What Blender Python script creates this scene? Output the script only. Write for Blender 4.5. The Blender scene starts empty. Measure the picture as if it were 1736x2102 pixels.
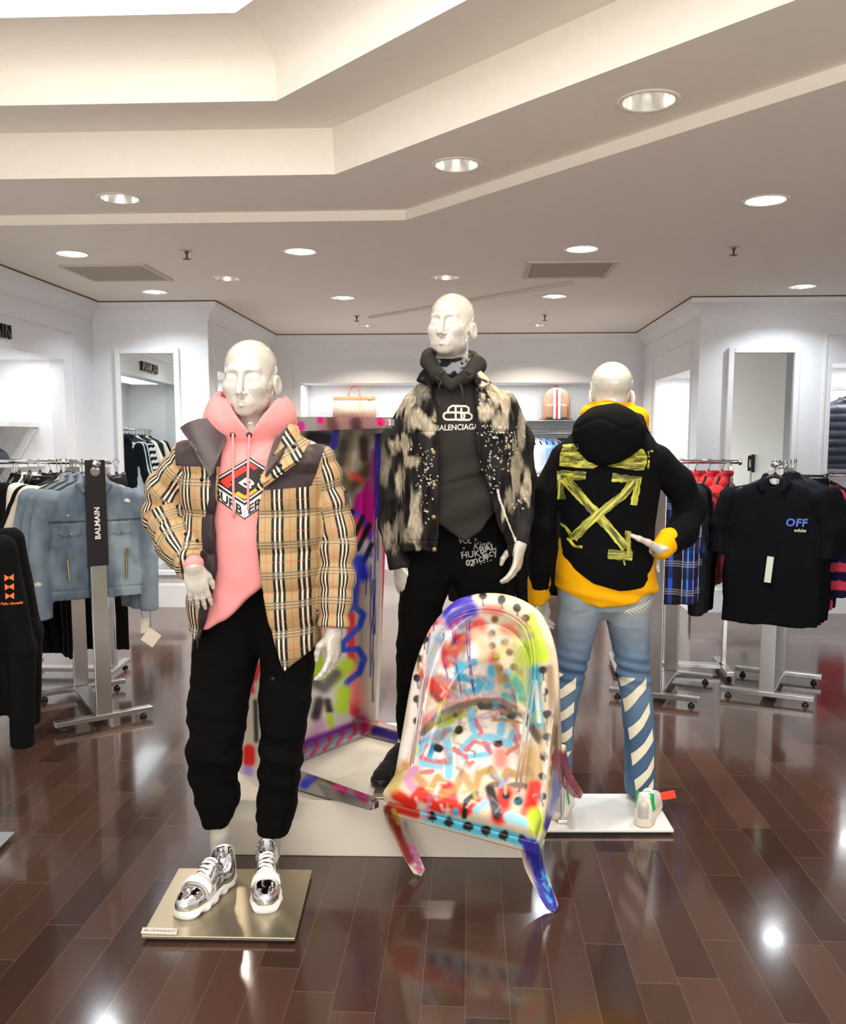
import bpy, bmesh, math, random
import numpy as np
from mathutils import Vector, Matrix
from mathutils.bvhtree import BVHTree
from mathutils.geometry import tessellate_polygon

random.seed(7)
S = bpy.context.scene
COL = S.collection

# ------------------------------------------------------------------ camera
F, CX, CY, CH = 1850.0, 868.0, 1110.0, 1.53
TH = math.atan(205 / 1850)
cT, sT = math.cos(TH), math.sin(TH)
cam = bpy.data.cameras.new('camera'); camo = bpy.data.objects.new('camera', cam); COL.objects.link(camo)
camo.location = (0, 0, CH); camo.rotation_euler = (math.pi / 2 - TH, 0, 0)
cam.sensor_fit = 'VERTICAL'; cam.sensor_height = 24.0; cam.lens = F / 2102 * 24.0
cam.shift_x = 0.0; cam.shift_y = (CY - 1051) / 2102
cam.clip_start = 0.05
S.camera = camo

# ------------------------------------------------------------------ world and exposure
world = bpy.data.worlds.new('world'); S.world = world; world.use_nodes = True
world.node_tree.nodes['Background'].inputs[0].default_value = (0.9, 0.95, 1.0, 1)
world.node_tree.nodes['Background'].inputs[1].default_value = 0.15
S.view_settings.view_transform = 'Standard'; S.view_settings.look = 'None'
S.view_settings.gamma = 1.0; S.view_settings.use_curve_mapping = False
S.view_settings.exposure = 0.25
S.cycles.use_denoising = True
S.cycles.max_bounces = 8; S.cycles.diffuse_bounces = 4; S.cycles.glossy_bounces = 5
S.cycles.sample_clamp_indirect = 6.0
S.cycles.caustics_reflective = False; S.cycles.caustics_refractive = False

# room frame: u to the right, v to the back; turned slightly against the camera
RA = math.atan(0.05); cA, sA = math.cos(RA), math.sin(RA)
ROOM = Matrix.Rotation(-RA, 4, 'Z')
def R2W(u, v, z=0.0): return Vector((u * cA + v * sA, -u * sA + v * cA, z))

def area(name, loc, power, size, color, rot=(0, 0, 0), shape='DISK', size_y=None, spread=180):
    l = bpy.data.lights.new(name, 'AREA'); l.energy = power; l.shape = shape; l.size = size
    if size_y: l.size_y = size_y
    l.color = color; l.spread = math.radians(spread)
    o = bpy.data.objects.new(name, l); COL.objects.link(o); o.location = loc; o.rotation_euler = rot
    return o

WARM, COOL, NEUT = (1.0, 0.86, 0.70), (0.86, 0.93, 1.0), (1.0, 0.95, 0.88)
# light of the bright luminous ceiling in the raised tray (over the viewer)
area('tray_light', (-0.9, 1.6, 3.18), 35, 3.2, (1.0, 0.95, 0.87), shape='RECTANGLE', size_y=3.0)
# strip lights of the wall niches
# added fill light behind the viewer, tilted up to brighten the ceiling
area('fill_behind', (0.2, -3.5, 0.7), 230, 5.5, (1.0, 0.96, 0.9), (math.radians(143), 0, 0), 'RECTANGLE', 1.0)
_p = R2W(-0.3, 10.80, 2.19); area('rear_niche_light', _p, 25, 3.2, (0.93, 0.97, 1.0), (0, 0, -RA), 'RECTANGLE', 0.2)
_p = R2W(-3.62, 6.5, 2.19); area('left_niche_light', _p, 6, 0.3, (0.95, 0.96, 1.0), (0, 0, -RA), 'RECTANGLE', 1.8)
_p = R2W(2.24, 9.15, 2.18); area('side_niche_light', _p, 12, 0.25, (1, 0.97, 0.9), (0, 0, -RA), 'RECTANGLE', 1.2)
_p = R2W(-2.56, 9.15, 2.18); area('side_niche_light_left', _p, 12, 0.25, (1, 0.97, 0.9), (0, 0, -RA), 'RECTANGLE', 1.2)
_p = R2W(3.9, 8.28, 2.18); area('right_niche_light', _p, 20, 1.2, (0.95, 0.97, 1), (0, 0, -RA), 'RECTANGLE', 0.25)

# ------------------------------------------------------------------ pixel helpers (a point of the photo at a known distance)
def W(px, py, Y):
    k = (CY - py) / F; h = Y * (k * cT - sT) / (cT + k * sT); d = Y * cT - h * sT
    return Vector(((px - CX) / F * d, Y, CH + h))
def Zp(px, py, z=0.0):
    k = (CY - py) / F; h = z - CH; Y = h * (cT + k * sT) / (k * cT - sT); d = Y * cT - h * sT
    return Vector(((px - CX) / F * d, Y, z))
def PXa(X, Y, Z):
    h = Z - CH; d = Y * cT - h * sT; u = Y * sT + h * cT
    return CX + F * X / d, CY - F * u / d

# ------------------------------------------------------------------ materials
def lin(c):
    c = [x / 255.0 for x in c[:3]]
    return tuple((x / 12.92 if x <= 0.04045 else ((x + 0.055) / 1.055) ** 2.4) for x in c)
MATS = {}
class NT:
    def __init__(s, name):
        s.m = bpy.data.materials.new(name); s.m.use_nodes = True; s.t = s.m.node_tree; s.n = s.t.nodes
        s.b = s.n['Principled BSDF']
    def node(s, typ, **kw):
        n = s.n.new(typ)
        for k, v in kw.items(): setattr(n, k, v)
        return n
    def put(s, sock, v):
        if v is None: return
        if hasattr(v, 'bl_idname') or isinstance(v, bpy.types.NodeSocket): s.t.links.new(v, sock)
        elif isinstance(v, (tuple, list)): sock.default_value = (*v, 1) if len(v) == 3 and sock.type == 'RGBA' else v
        else: sock.default_value = v
    def math(s, op, a, b=None, c=None, clamp=False):
        n = s.node('ShaderNodeMath', operation=op, use_clamp=clamp)
        s.put(n.inputs[0], a)
        if b is not None: s.put(n.inputs[1], b)
        if c is not None: s.put(n.inputs[2], c)
        return n.outputs[0]
    def mix(s, f, a, b, blend='MIX'):
        n = s.node('ShaderNodeMix', data_type='RGBA', blend_type=blend)
        s.put(n.inputs[0], f); s.put(n.inputs[6], a); s.put(n.inputs[7], b)
        return n.outputs[2]
    def attr(s, name): return s.node('ShaderNodeAttribute', attribute_name=name)
    def sep(s, v):
        n = s.node('ShaderNodeSeparateXYZ'); s.t.links.new(v, n.inputs[0]); return n.outputs
    def obj(s): return s.node('ShaderNodeTexCoord').outputs['Object']
    def noise(s, scale=5, detail=2, vec=None, rough=0.5, dist=0.0):
        n = s.node('ShaderNodeTexNoise'); n.inputs['Scale'].default_value = scale
        n.inputs['Detail'].default_value = detail; n.inputs['Roughness'].default_value = rough
        n.inputs['Distortion'].default_value = dist
        if vec is not None: s.t.links.new(vec, n.inputs['Vector'])
        return n.outputs[0]
    def mapping(s, vec, scale=(1, 1, 1), rot=(0, 0, 0)):
        n = s.node('ShaderNodeMapping'); s.t.links.new(vec, n.inputs[0])
        n.inputs['Scale'].default_value = scale; n.inputs['Rotation'].default_value = rot
        return n.outputs[0]
    def ramp(s, f, stops, interp='LINEAR'):
        n = s.node('ShaderNodeValToRGB'); cr = n.color_ramp; cr.interpolation = interp
        while len(cr.elements) > 1: cr.elements.remove(cr.elements[-1])
        cr.elements[0].position = stops[0][0]; cr.elements[0].color = (*stops[0][1], 1) if len(stops[0][1]) == 3 else stops[0][1]
        for p, c in stops[1:]:
            e = cr.elements.new(p); e.color = (*c, 1) if len(c) == 3 else c
        s.t.links.new(f, n.inputs[0]); return n
    def bump(s, h, strength=0.3, dist=0.01):
        n = s.node('ShaderNodeBump'); n.inputs['Strength'].default_value = strength; n.inputs['Distance'].default_value = dist
        s.t.links.new(h, n.inputs['Height']); s.t.links.new(n.outputs[0], s.b.inputs['Normal'])
    def set(s, **kw):
        mp = dict(color='Base Color', rough='Roughness', metal='Metallic', spec='Specular IOR Level', coat='Coat Weight',
                  coatr='Coat Roughness', sheen='Sheen Weight', ecol='Emission Color', estr='Emission Strength',
                  trans='Transmission Weight', alpha='Alpha', aniso='Anisotropic', ior='IOR', sss='Subsurface Weight')
        for k, v in kw.items(): s.put(s.b.inputs[mp[k]], v)
        return s
def M(name, rgb=None, rough=0.5, metal=0.0, var=0.0, vscale=20, bump=0.0, bscale=200, **kw):
    """plain material with a faint procedural variation"""
    if name in MATS: return MATS[name]
    t = NT(name); c = lin(rgb)
    nz = t.noise(vscale, 3, t.obj())
    v = var if var else 0.04
    col = t.mix(nz, tuple(x * (1 - v) for x in c), tuple(min(1, x * (1 + v)) for x in c))
    t.set(color=col, rough=rough, metal=metal, **kw)
    if bump: t.bump(t.noise(bscale, 2, t.obj()), bump, 0.004)
    MATS[name] = t.m; return t.m
def M_emit(name, rgb, strength):
    if name in MATS: return MATS[name]
    t = NT(name); t.set(color=(0.8, 0.8, 0.8), ecol=rgb, estr=strength); MATS[name] = t.m; return t.m
def M_vcol(name, rough=0.5, metal=0.0, bump=0.0, bscale=300, **kw):
    if name in MATS: return MATS[name]
    t = NT(name); a = t.attr('Col')
    t.set(color=a.outputs['Color'], rough=rough, metal=metal, **kw)
    if bump: t.bump(t.noise(bscale, 2, t.obj()), bump, 0.003)
    MATS[name] = t.m; return t.m

# ------------------------------------------------------------------ objects
def empty(name, loc, label, cat, group=None, rotz=0.0):
    o = bpy.data.objects.new(name, None); COL.objects.link(o); o.location = loc; o.rotation_euler = (0, 0, rotz)
    o.empty_display_size = 0.1
    o['label'] = label; o['category'] = cat
    if group: o['group'] = group
    return o
def tag(o, label, cat, group=None, kind=None):
    o['label'] = label; o['category'] = cat
    if group: o['group'] = group
    if kind: o['kind'] = kind
    return o
WM = {}   # world matrices, kept by hand (no depsgraph updates needed)
def world_of(o):
    m = Matrix.Translation(o.location) @ o.rotation_euler.to_matrix().to_4x4()
    m = m @ Matrix.Diagonal((*o.scale, 1))
    return (world_of(o.parent) @ m) if o.parent else m
def link(name, me, mat=None, parent=None, loc=None, smooth=None):
    """link a mesh given in WORLD coordinates as a top-level object or as a child"""
    if parent is not None:
        me.transform(world_of(parent).inverted())
    elif loc is not None:
        me.transform(Matrix.Translation(-Vector(loc)))
    o = bpy.data.objects.new(name, me); COL.objects.link(o)
    if parent is not None: o.parent = parent
    elif loc is not None: o.location = loc
    if mat:
        for m in (mat if isinstance(mat, (list, tuple)) else [mat]): me.materials.append(m)
    if smooth is not None:
        for p in me.polygons: p.use_smooth = smooth
    return o
def mesh_np(name, V, Fq, smooth=True):
    """mesh from numpy vertices and quads (or tris)"""
    me = bpy.data.meshes.new(name); n, k = Fq.shape
    me.vertices.add(len(V)); me.vertices.foreach_set('co', np.ascontiguousarray(V, dtype=np.float32).ravel())
    me.loops.add(n * k); me.loops.foreach_set('vertex_index', np.ascontiguousarray(Fq, dtype=np.int32).ravel())
    me.polygons.add(n); me.polygons.foreach_set('loop_start', np.arange(0, n * k, k, dtype=np.int32))
    me.polygons.foreach_set('use_smooth', np.full(n, smooth, dtype=bool))
    me.update(calc_edges=True); me.validate()
    return me
def vattr(me, name, data, kind='FLOAT_COLOR'):
    a = me.attributes.new(name, kind, 'POINT'); d = np.asarray(data, dtype=np.float32)
    if kind == 'FLOAT_COLOR':
        if d.shape[1] == 3: d = np.concatenate([d, np.ones((len(d), 1), np.float32)], 1)
        a.data.foreach_set('color', np.ascontiguousarray(d).ravel())
    elif kind == 'FLOAT_VECTOR': a.data.foreach_set('vector', np.ascontiguousarray(d).ravel())
    else: a.data.foreach_set('value', np.ascontiguousarray(d).ravel())
def bm_mesh(name, bm, mtx=None):
    me = bpy.data.meshes.new(name)
    if mtx is not None: bm.transform(mtx)
    bmesh.ops.recalc_face_normals(bm, faces=bm.faces)
    bm.to_mesh(me); bm.free(); return me
def box(bm, c, d, rot=None, bev=0.0, seg=2):
    """box of centre c and full size d"""
    r = bmesh.ops.create_cube(bm, size=1.0); vs = r['verts']
    m = Matrix.Translation(c) @ (rot.to_4x4() if rot is not None else Matrix.Identity(4)) @ Matrix.Diagonal((*d, 1))
    bmesh.ops.transform(bm, matrix=m, verts=vs)
    if bev > 0:
        es = list({e for v in vs for e in v.link_edges})
        bmesh.ops.bevel(bm, geom=es, offset=bev, segments=seg, affect='EDGES', profile=0.5)
    return vs
def boxes(name, specs, mat, parent=None, bev=0.0, mtx=None, loc=None, smooth=None):
    bm = bmesh.new()
    for sp in specs: box(bm, sp[0], sp[1], sp[2] if len(sp) > 2 else None, bev)
    return link(name, bm_mesh(name, bm, mtx), mat, parent, loc, smooth)
def bar(bm, a, b, w, h, bev=0.0, up=Vector((0, 0, 1))):
    """rectangular bar from a to b, w wide, h along up"""
    a, b = Vector(a), Vector(b); d = b - a; L = d.length; x = d.normalized()
    y = up.cross(x)
    if y.length < 1e-4: y = Vector((0, 1, 0))
    y.normalize(); z = x.cross(y)
    rot = Matrix((x, y, z)).transposed()
    return box(bm, (a + b) / 2, (L, w, h), rot, bev)
def tube_into(V, Fs, pts, rad, n=10, cap=True):
    pts = [Vector(p) for p in pts]; m = len(pts)
    rad = rad if isinstance(rad, (list, tuple)) else [rad] * m
    base = len(V); prev = None
    for i, p in enumerate(pts):
        t = (pts[min(i + 1, m - 1)] - pts[max(i - 1, 0)]).normalized()
        if prev is None:
            a = Vector((0, 0, 1)) if abs(t.z) < 0.9 else Vector((1, 0, 0))
            x = t.cross(a).normalized()
        else:
            x = (prev - t * prev.dot(t)).normalized()
        prev = x; y = t.cross(x)
        for k in range(n):
            an = 2 * math.pi * k / n
            V.append(p + (x * math.cos(an) + y * math.sin(an)) * rad[i])
    for i in range(m - 1):
        for k in range(n):
            a = base + i * n + k; b = base + i * n + (k + 1) % n
            Fs.append((a, b, b + n, a + n))
    if cap:
        Fs.append(tuple(base + k for k in range(n))[::-1]); Fs.append(tuple(base + (m - 1) * n + k for k in range(n)))
def smooth_pts(pts, sub=4):
    """Catmull-Rom through the points"""
    P = [Vector(p) for p in pts]; out = []
    for i in range(len(P) - 1):
        p0, p1, p2, p3 = P[max(i - 1, 0)], P[i], P[i + 1], P[min(i + 2, len(P) - 1)]
        for k in range(sub):
            t = k / sub
            out.append(0.5 * ((2 * p1) + (p2 - p0) * t + (2 * p0 - 5 * p1 + 4 * p2 - p3) * t * t + (3 * p1 - p0 - 3 * p2 + p3) * t ** 3))
    out.append(P[-1]); return out
def tube(name, chains, rad, mat, parent=None, n=10, loc=None, smooth=True):
    V, Fs = [], []
    for c in chains:
        if isinstance(c, tuple) and len(c) == 2 and isinstance(c[0], list): tube_into(V, Fs, c[0], c[1], n)
        else: tube_into(V, Fs, c, rad, n)
    me = bpy.data.meshes.new(name); me.from_pydata([tuple(v) for v in V], [], Fs); me.update()
    return link(name, me, mat, parent, loc, smooth)
def lathe(name, prof, mat, parent=None, loc=None, n=32, mtx=None, smooth=True):
    """profile [(r,z)] turned about z"""
    V, Fs = [], []
    for r, z in prof:
        for k in range(n):
            a = 2 * math.pi * k / n; V.append((r * math.cos(a), r * math.sin(a), z))
    for i in range(len(prof) - 1):
        for k in range(n):
            a = i * n + k; b = i * n + (k + 1) % n; Fs.append((a, b, b + n, a + n))
    me = bpy.data.meshes.new(name); me.from_pydata(V, [], Fs)
    if mtx is not None: me.transform(mtx)
    me.update()
    return link(name, me, mat, parent, loc, smooth)
def copy_tree(o, parent=None):
    c = o.copy(); COL.objects.link(c)
    if parent is not None: c.parent = parent
    for ch in list(o.children): copy_tree(ch, c)
    return c

# ------------------------------------------------------------------ noise (numpy)
def _h(i, j, k, s):
    n = (i.astype(np.int64) * 374761393 + j.astype(np.int64) * 668265263 + k.astype(np.int64) * 2147483647 + s * 974711) & 0xFFFFFFFF
    n = ((n ^ (n >> 13)) * 1274126177) & 0xFFFFFFFF
    return ((n ^ (n >> 16)) & 0xFFFF).astype(np.float32) / 65535.0
def vnoise(P, scale=1.0, seed=0):
    Q = P * np.float32(1) * scale if np.isscalar(scale) else P * np.asarray(scale, np.float32)
    I = np.floor(Q).astype(np.int64); f = (Q - I).astype(np.float32); f = f * f * (3 - 2 * f)
    i, j, k = I[:, 0], I[:, 1], I[:, 2]; fx, fy, fz = f[:, 0], f[:, 1], f[:, 2]
    r = 0
    for a in (0, 1):
        wa = fx if a else 1 - fx
        for b in (0, 1):
            wb = fy if b else 1 - fy
            for c in (0, 1):
                wc = fz if c else 1 - fz
                r = r + wa * wb * wc * _h(i + a, j + b, k + c, seed)
    return r * 2 - 1
def fbm(P, scale, seed=0, oct=3):
    r = 0; a = 1.0; sc = np.asarray(scale, np.float32) if not np.isscalar(scale) else scale
    for o in range(oct):
        r = r + a * vnoise(P, sc, seed + o * 17); a *= 0.5; sc = sc * 2.03
    return r

# ------------------------------------------------------------------ signed distance shapes (numpy) and their polygons
f32 = np.float32
def A3(p): return np.array([p[0], p[1], p[2]], f32)
def ss(x, a, b):
    t = np.clip((x - a) / (b - a), 0, 1); return t * t * (3 - 2 * t)
def smin(a, b, k):
    if k <= 0: return np.minimum(a, b)
    h = np.clip(0.5 + 0.5 * (b - a) / k, 0, 1); return b * (1 - h) + a * h - k * h * (1 - h)
def smax(a, b, k): return -smin(-a, -b, k)
def caps(P, a, b, ra, rb):
    a, b = A3(a), A3(b); ba = b - a; pa = P - a
    h = np.clip(pa @ ba / max(float(ba @ ba), 1e-9), 0, 1)
    return np.linalg.norm(pa - h[:, None] * ba, axis=1) - (ra + (rb - ra) * h)
def chain(P, pts, rads, k=0.02):
    d = None
    for i in range(len(pts) - 1):
        e = caps(P, pts[i], pts[i + 1], rads[i], rads[i + 1]); d = e if d is None else smin(d, e, k)
    return d
def ell(P, c, r, rot=None):
    Q = P - A3(c)
    if rot is not None: Q = Q @ np.asarray(rot, f32)     # rot: local axes as columns
    r = np.asarray(r, f32)
    k0 = np.linalg.norm(Q / r, axis=1); k1 = np.linalg.norm(Q / (r * r), axis=1) + 1e-9
    return k0 * (k0 - 1) / k1
def rbox(P, c, half, rad, rot=None):
    Q = P - A3(c)
    if rot is not None: Q = Q @ np.asarray(rot, f32)
    q = np.abs(Q) - (np.asarray(half, f32) - rad)
    return np.linalg.norm(np.maximum(q, 0), axis=1) + np.minimum(q.max(1), 0) - rad
def loft(P, tab, pw=2.3):
    """upright body of elliptic sections; tab rows: z, cx, cy, rx, ry"""
    t = np.asarray(sorted(tab), f32); z = P[:, 2]
    cx, cy, rx, ry = (np.interp(z, t[:, 0], t[:, i]) for i in (1, 2, 3, 4))
    X = np.abs(P[:, 0] - cx) / rx; Yv = np.abs(P[:, 1] - cy) / ry
    k = (X ** pw + Yv ** pw + 1e-12) ** (1 / pw)
    d = (k - 1) * np.minimum(rx, ry) * (0.6 + 0.4 * np.minimum(1.5, np.maximum(rx, ry) / np.minimum(rx, ry)))
    return np.maximum(d, np.maximum(t[0, 0] - z, z - t[-1, 0]))
def polyx(z, pts):
    p = np.asarray(sorted(pts), f32); return np.interp(z, p[:, 0], p[:, 1])
def sdf_mesh(name, fn, lo, hi, h, B=6, slack=1.6):
    lo = np.asarray(lo, f32); hi = np.asarray(hi, f32)
    nb = np.maximum(1, np.ceil((hi - lo) / (h * B)).astype(int)); n = nb * B
    g = [lo[i] + (np.arange(nb[i]) * B + (B - 1) / 2) * h for i in range(3)]
    C = np.stack(np.meshgrid(*g, indexing='ij'), -1).reshape(-1, 3).astype(f32)
    dc = np.concatenate([fn(C[i:i + 200000]) for i in range(0, len(C), 200000)]).astype(f32)
    keep = np.abs(dc) < (B * h * 0.87 * slack + h * 2)
    A = np.broadcast_to(dc.reshape(nb[0], 1, nb[1], 1, nb[2], 1), (nb[0], B, nb[1], B, nb[2], B)).copy()
    off = np.stack(np.meshgrid(*[(np.arange(B) - (B - 1) / 2) * h] * 3, indexing='ij'), -1).reshape(-1, 3).astype(f32)
    ids = np.nonzero(keep)[0]; ii = np.stack(np.unravel_index(ids, tuple(nb)), -1)
    for s in range(0, len(ids), 1500):
        sl = slice(s, s + 1500); Pp = (C[ids[sl]][:, None, :] + off[None]).reshape(-1, 3)
        d = fn(Pp).astype(f32).reshape(-1, B, B, B); q = ii[sl]
        A[q[:, 0], :, q[:, 1], :, q[:, 2], :] = d
    A = A.reshape(n[0], n[1], n[2])
    for ax in range(3):                     # closed at the border of the grid
        sl = [slice(None)] * 3
        for e in (0, -1):
            sl[ax] = e; A[tuple(sl)] = np.maximum(A[tuple(sl)], h * 0.5)
    ins = A < 0
    cs = np.zeros(tuple(n - 1), np.int8)
    for a in (0, 1):
        for b in (0, 1):
            for c in (0, 1): cs += ins[a:n[0] - 1 + a, b:n[1] - 1 + b, c:n[2] - 1 + c]
    act = np.argwhere((cs > 0) & (cs < 8)); idx = np.full(tuple(n - 1), -1, np.int32); idx[act[:, 0], act[:, 1], act[:, 2]] = np.arange(len(act))
    cor = [(a, b, c) for a in (0, 1) for b in (0, 1) for c in (0, 1)]
    val = {q: A[act[:, 0] + q[0], act[:, 1] + q[1], act[:, 2] + q[2]] for q in cor}
    acc = np.zeros((len(act), 3), f32); cnt = np.zeros(len(act), f32)
    for q in cor:
        for ax in range(3):
            if q[ax] == 0:
                r = list(q); r[ax] = 1; r = tuple(r); v0, v1 = val[q], val[r]
                cr = (v0 < 0) != (v1 < 0); t = np.where(cr, v0 / np.where(cr, v0 - v1, 1), 0)
                p = np.broadcast_to(np.array(q, f32), acc.shape).copy(); p[:, ax] = t
                acc += p * cr[:, None]; cnt += cr
    V = lo + (act + acc / cnt[:, None]) * h
    Fs = []
    for ax in range(3):
        o1, o2 = (ax + 1) % 3, (ax + 2) % 3
        s0 = [slice(None)] * 3; s1 = [slice(None)] * 3; s0[ax] = slice(0, -1); s1[ax] = slice(1, None)
        e = np.argwhere(ins[tuple(s0)] != ins[tuple(s1)])
        e = e[(e[:, o1] > 0) & (e[:, o2] > 0) & (e[:, o1] < n[o1] - 1) & (e[:, o2] < n[o2] - 1)]
        fl = ins[e[:, 0], e[:, 1], e[:, 2]]
        def at(d1, d2):
            q = e.copy(); q[:, o1] -= d1; q[:, o2] -= d2; return idx[q[:, 0], q[:, 1], q[:, 2]]
        Q = np.stack([at(1, 1), at(0, 1), at(0, 0), at(1, 0)], 1); Q[~fl] = Q[~fl][:, ::-1]
        Fs.append(Q)
    Fq = np.concatenate(Fs); Fq = Fq[(Fq >= 0).all(1)]
    return mesh_np(name, V, Fq), V
def bvh_of(V_or_me):
    me = V_or_me
    vs = [v.co.copy() for v in me.vertices]; ps = [tuple(p.vertices) for p in me.polygons]
    return BVHTree.FromPolygons(vs, ps)

# ------------------------------------------------------------------ flat marks laid on a surface
def text_polys(s, size=1.0, bold=0.0, shear=0.0, space=1.0, align='CENTER'):
    cu = bpy.data.curves.new('t', 'FONT'); cu.body = s; cu.size = size; cu.offset = bold; cu.shear = shear
    cu.align_x = align; cu.align_y = 'CENTER'; cu.space_character = space; cu.resolution_u = 3
    o = bpy.data.objects.new('t', cu); COL.objects.link(o)
    dg = bpy.context.evaluated_depsgraph_get(); me = bpy.data.meshes.new_from_object(o.evaluated_get(dg))
    V = [(v.co.x, v.co.y) for v in me.vertices]; Fs = [tuple(p.vertices) for p in me.polygons]
    bpy.data.objects.remove(o); bpy.data.curves.remove(cu); bpy.data.meshes.remove(me)
    return V, Fs
def poly2(pts):
    t = tessellate_polygon([[Vector((p[0], p[1], 0)) for p in pts]])
    return [tuple(p) for p in pts], [tuple(x) for x in t]
def stroke2(pts, w):
    """a band of width w along points -> polygons"""
    P = [Vector((p[0], p[1], 0)) for p in pts]; V, Fs = [], []
    ws = w if isinstance(w, (list, tuple)) else [w] * len(P)
    for i, p in enumerate(P):
        t = (P[min(i + 1, len(P) - 1)] - P[max(i - 1, 0)]).normalized(); n = Vector((-t.y, t.x, 0))
        V += [tuple((p + n * ws[i] / 2).xy), tuple((p - n * ws[i] / 2).xy)]
    for i in range(len(P) - 1): Fs.append((2 * i, 2 * i + 1, 2 * i + 3, 2 * i + 2))
    return V, Fs
def ring2(c, r0, r1, n=24, sx=1.0):
    V, Fs = [], []
    for k in range(n):
        a = 2 * math.pi * k / n
        V += [(c[0] + r0 * math.cos(a) * sx, c[1] + r0 * math.sin(a)), (c[0] + r1 * math.cos(a) * sx, c[1] + r1 * math.sin(a))]
    for k in range(n):
        j = (k + 1) % n; Fs.append((2 * k, 2 * k + 1, 2 * j + 1, 2 * j))
    return V, Fs
def disc2(c, r, n=20, sx=1.0): return poly2([(c[0] + r * sx * math.cos(2 * math.pi * k / n), c[1] + r * math.sin(2 * math.pi * k / n)) for k in range(n)])
def merge2(*parts):
    V, Fs = [], []
    for v, f in parts:
        b = len(V); V += list(v); Fs += [tuple(i + b for i in q) for q in f]
    return V, Fs
def decal(name, VF, bvh, mat, parent, y0, res=0.012, off=0.0015, toworld=None, sgn=1.0, thick=0.0):
    """lay a flat drawing (x,z) on a surface along the depth axis; kept as thin cloth print"""
    V, Fs = VF; bm = bmesh.new(); vs = [bm.verts.new((v[0], 0, v[1])) for v in V]
    for f in Fs:
        try: bm.faces.new([vs[i] for i in f])
        except ValueError: pass
    bmesh.ops.triangulate(bm, faces=bm.faces)
    for _ in range(6):
        es = [e for e in bm.edges if e.calc_length() > res]
        if not es: break
        bmesh.ops.subdivide_edges(bm, edges=es, cuts=1)
        bmesh.ops.triangulate(bm, faces=[f for f in bm.faces if len(f.verts) > 3])
    last = None; dead = []
    for v in bm.verts:
        hit = bvh.ray_cast(Vector((v.co.x, y0, v.co.z)), Vector((0, sgn, 0)))
        if hit[0] is not None: v.co = hit[0] + Vector((0, -sgn * off, 0)) + hit[1] * off
        else: dead.append(v)
    if dead: bmesh.ops.delete(bm, geom=dead, context='VERTS')
    me = bpy.data.meshes.new(name); bm.to_mesh(me); bm.free()
    return link(name, me, mat, parent, smooth=True)
# ================================================================== ROOM
WALL = M('wall_paint', (230, 232, 235), 0.55, bump=0.05)
TRIMM = M('trim_paint', (232, 232, 234), 0.4)
NICHE = M('niche_paint', (245, 245, 246), 0.6)
CEILM = M('ceiling_paint', (244, 236, 224), 0.7, bump=0.04, bscale=120)
GAPM = M('gap_shade_brown', (92, 72, 60), 0.6)
CEIL = 2.76
def structure(o): o['kind'] = 'structure'; return o
def Rbox(name, specs, mat, bev=0.0):
    """boxes given in room coordinates as (u0,u1,v0,v1,z0,z1)"""
    bm = bmesh.new()
    for u0, u1, v0, v1, z0, z1 in specs: box(bm, ((u0 + u1) / 2, (v0 + v1) / 2, (z0 + z1) / 2), (u1 - u0, v1 - v0, z1 - z0), None, bev)
    return link(name, bm_mesh(name, bm, ROOM), mat)

# floor of dark glossy planks running towards the back
def mat_floor():
    t = NT('floor_planks'); g = t.node('ShaderNodeNewGeometry').outputs['Position']
    p = t.mapping(g, rot=(0, 0, RA)); x, y, z = t.sep(p)
    PW, PL = 0.121, 0.82
    ru = t.math('DIVIDE', x, PW); row = t.math('FLOOR', ru); fu = t.math('FRACT', ru)
    wn = t.node('ShaderNodeTexWhiteNoise', noise_dimensions='1D'); t.put(wn.inputs['W'], row)
    rv = t.math('ADD', t.math('DIVIDE', y, PL), t.math('MULTIPLY', wn.outputs['Value'], 7.3))
    pl = t.math('FLOOR', rv); fv = t.math('FRACT', rv)
    cmb = t.node('ShaderNodeCombineXYZ'); t.put(cmb.inputs[0], row); t.put(cmb.inputs[1], pl)
    w2 = t.node('ShaderNodeTexWhiteNoise', noise_dimensions='2D'); t.t.links.new(cmb.outputs[0], w2.inputs['Vector'])
    eu = t.math('MINIMUM', fu, t.math('SUBTRACT', 1.0, fu)); ev = t.math('MINIMUM', fv, t.math('SUBTRACT', 1.0, fv))
    su = t.math('LESS_THAN', eu, 0.0065); sv = t.math('LESS_THAN', ev, 0.0014)
    seam = t.math('MAXIMUM', su, sv)
    grain = t.noise(1.0, 4, t.mapping(p, scale=(60, 4, 1)), 0.6)
    c0, c1 = lin((58, 41, 35)), lin((84, 61, 51))
    base = t.mix(w2.outputs['Value'], c0, c1)
    base = t.mix(t.math('MULTIPLY', grain, 0.35), base, lin((46, 28, 22)))
    spk = t.noise(420, 1, p); spk = t.math('GREATER_THAN', spk, 0.79)
    base = t.mix(t.math('MULTIPLY', spk, 0.35), base, lin((150, 130, 115)))
    col = t.mix(t.math('MULTIPLY', seam, 0.42), base, lin((130, 112, 100)))
    sc = t.noise(2.2, 4, p); rough = t.math('ADD', 0.085, t.math('MULTIPLY', sc, 0.09))
    t.set(color=col, rough=rough, spec=0.5, coat=0.25, coatr=0.06)
    hgt = t.math('ADD', t.math('MULTIPLY', seam, -0.6), t.math('MULTIPLY', t.noise(9, 2, p), 0.5))
    t.bump(hgt, 0.10, 0.004)
    return t.m
structure(Rbox('floor', [(-3.95, 6.6, -4.0, 11.4, -0.1, 0.0)], mat_floor()))

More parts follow.
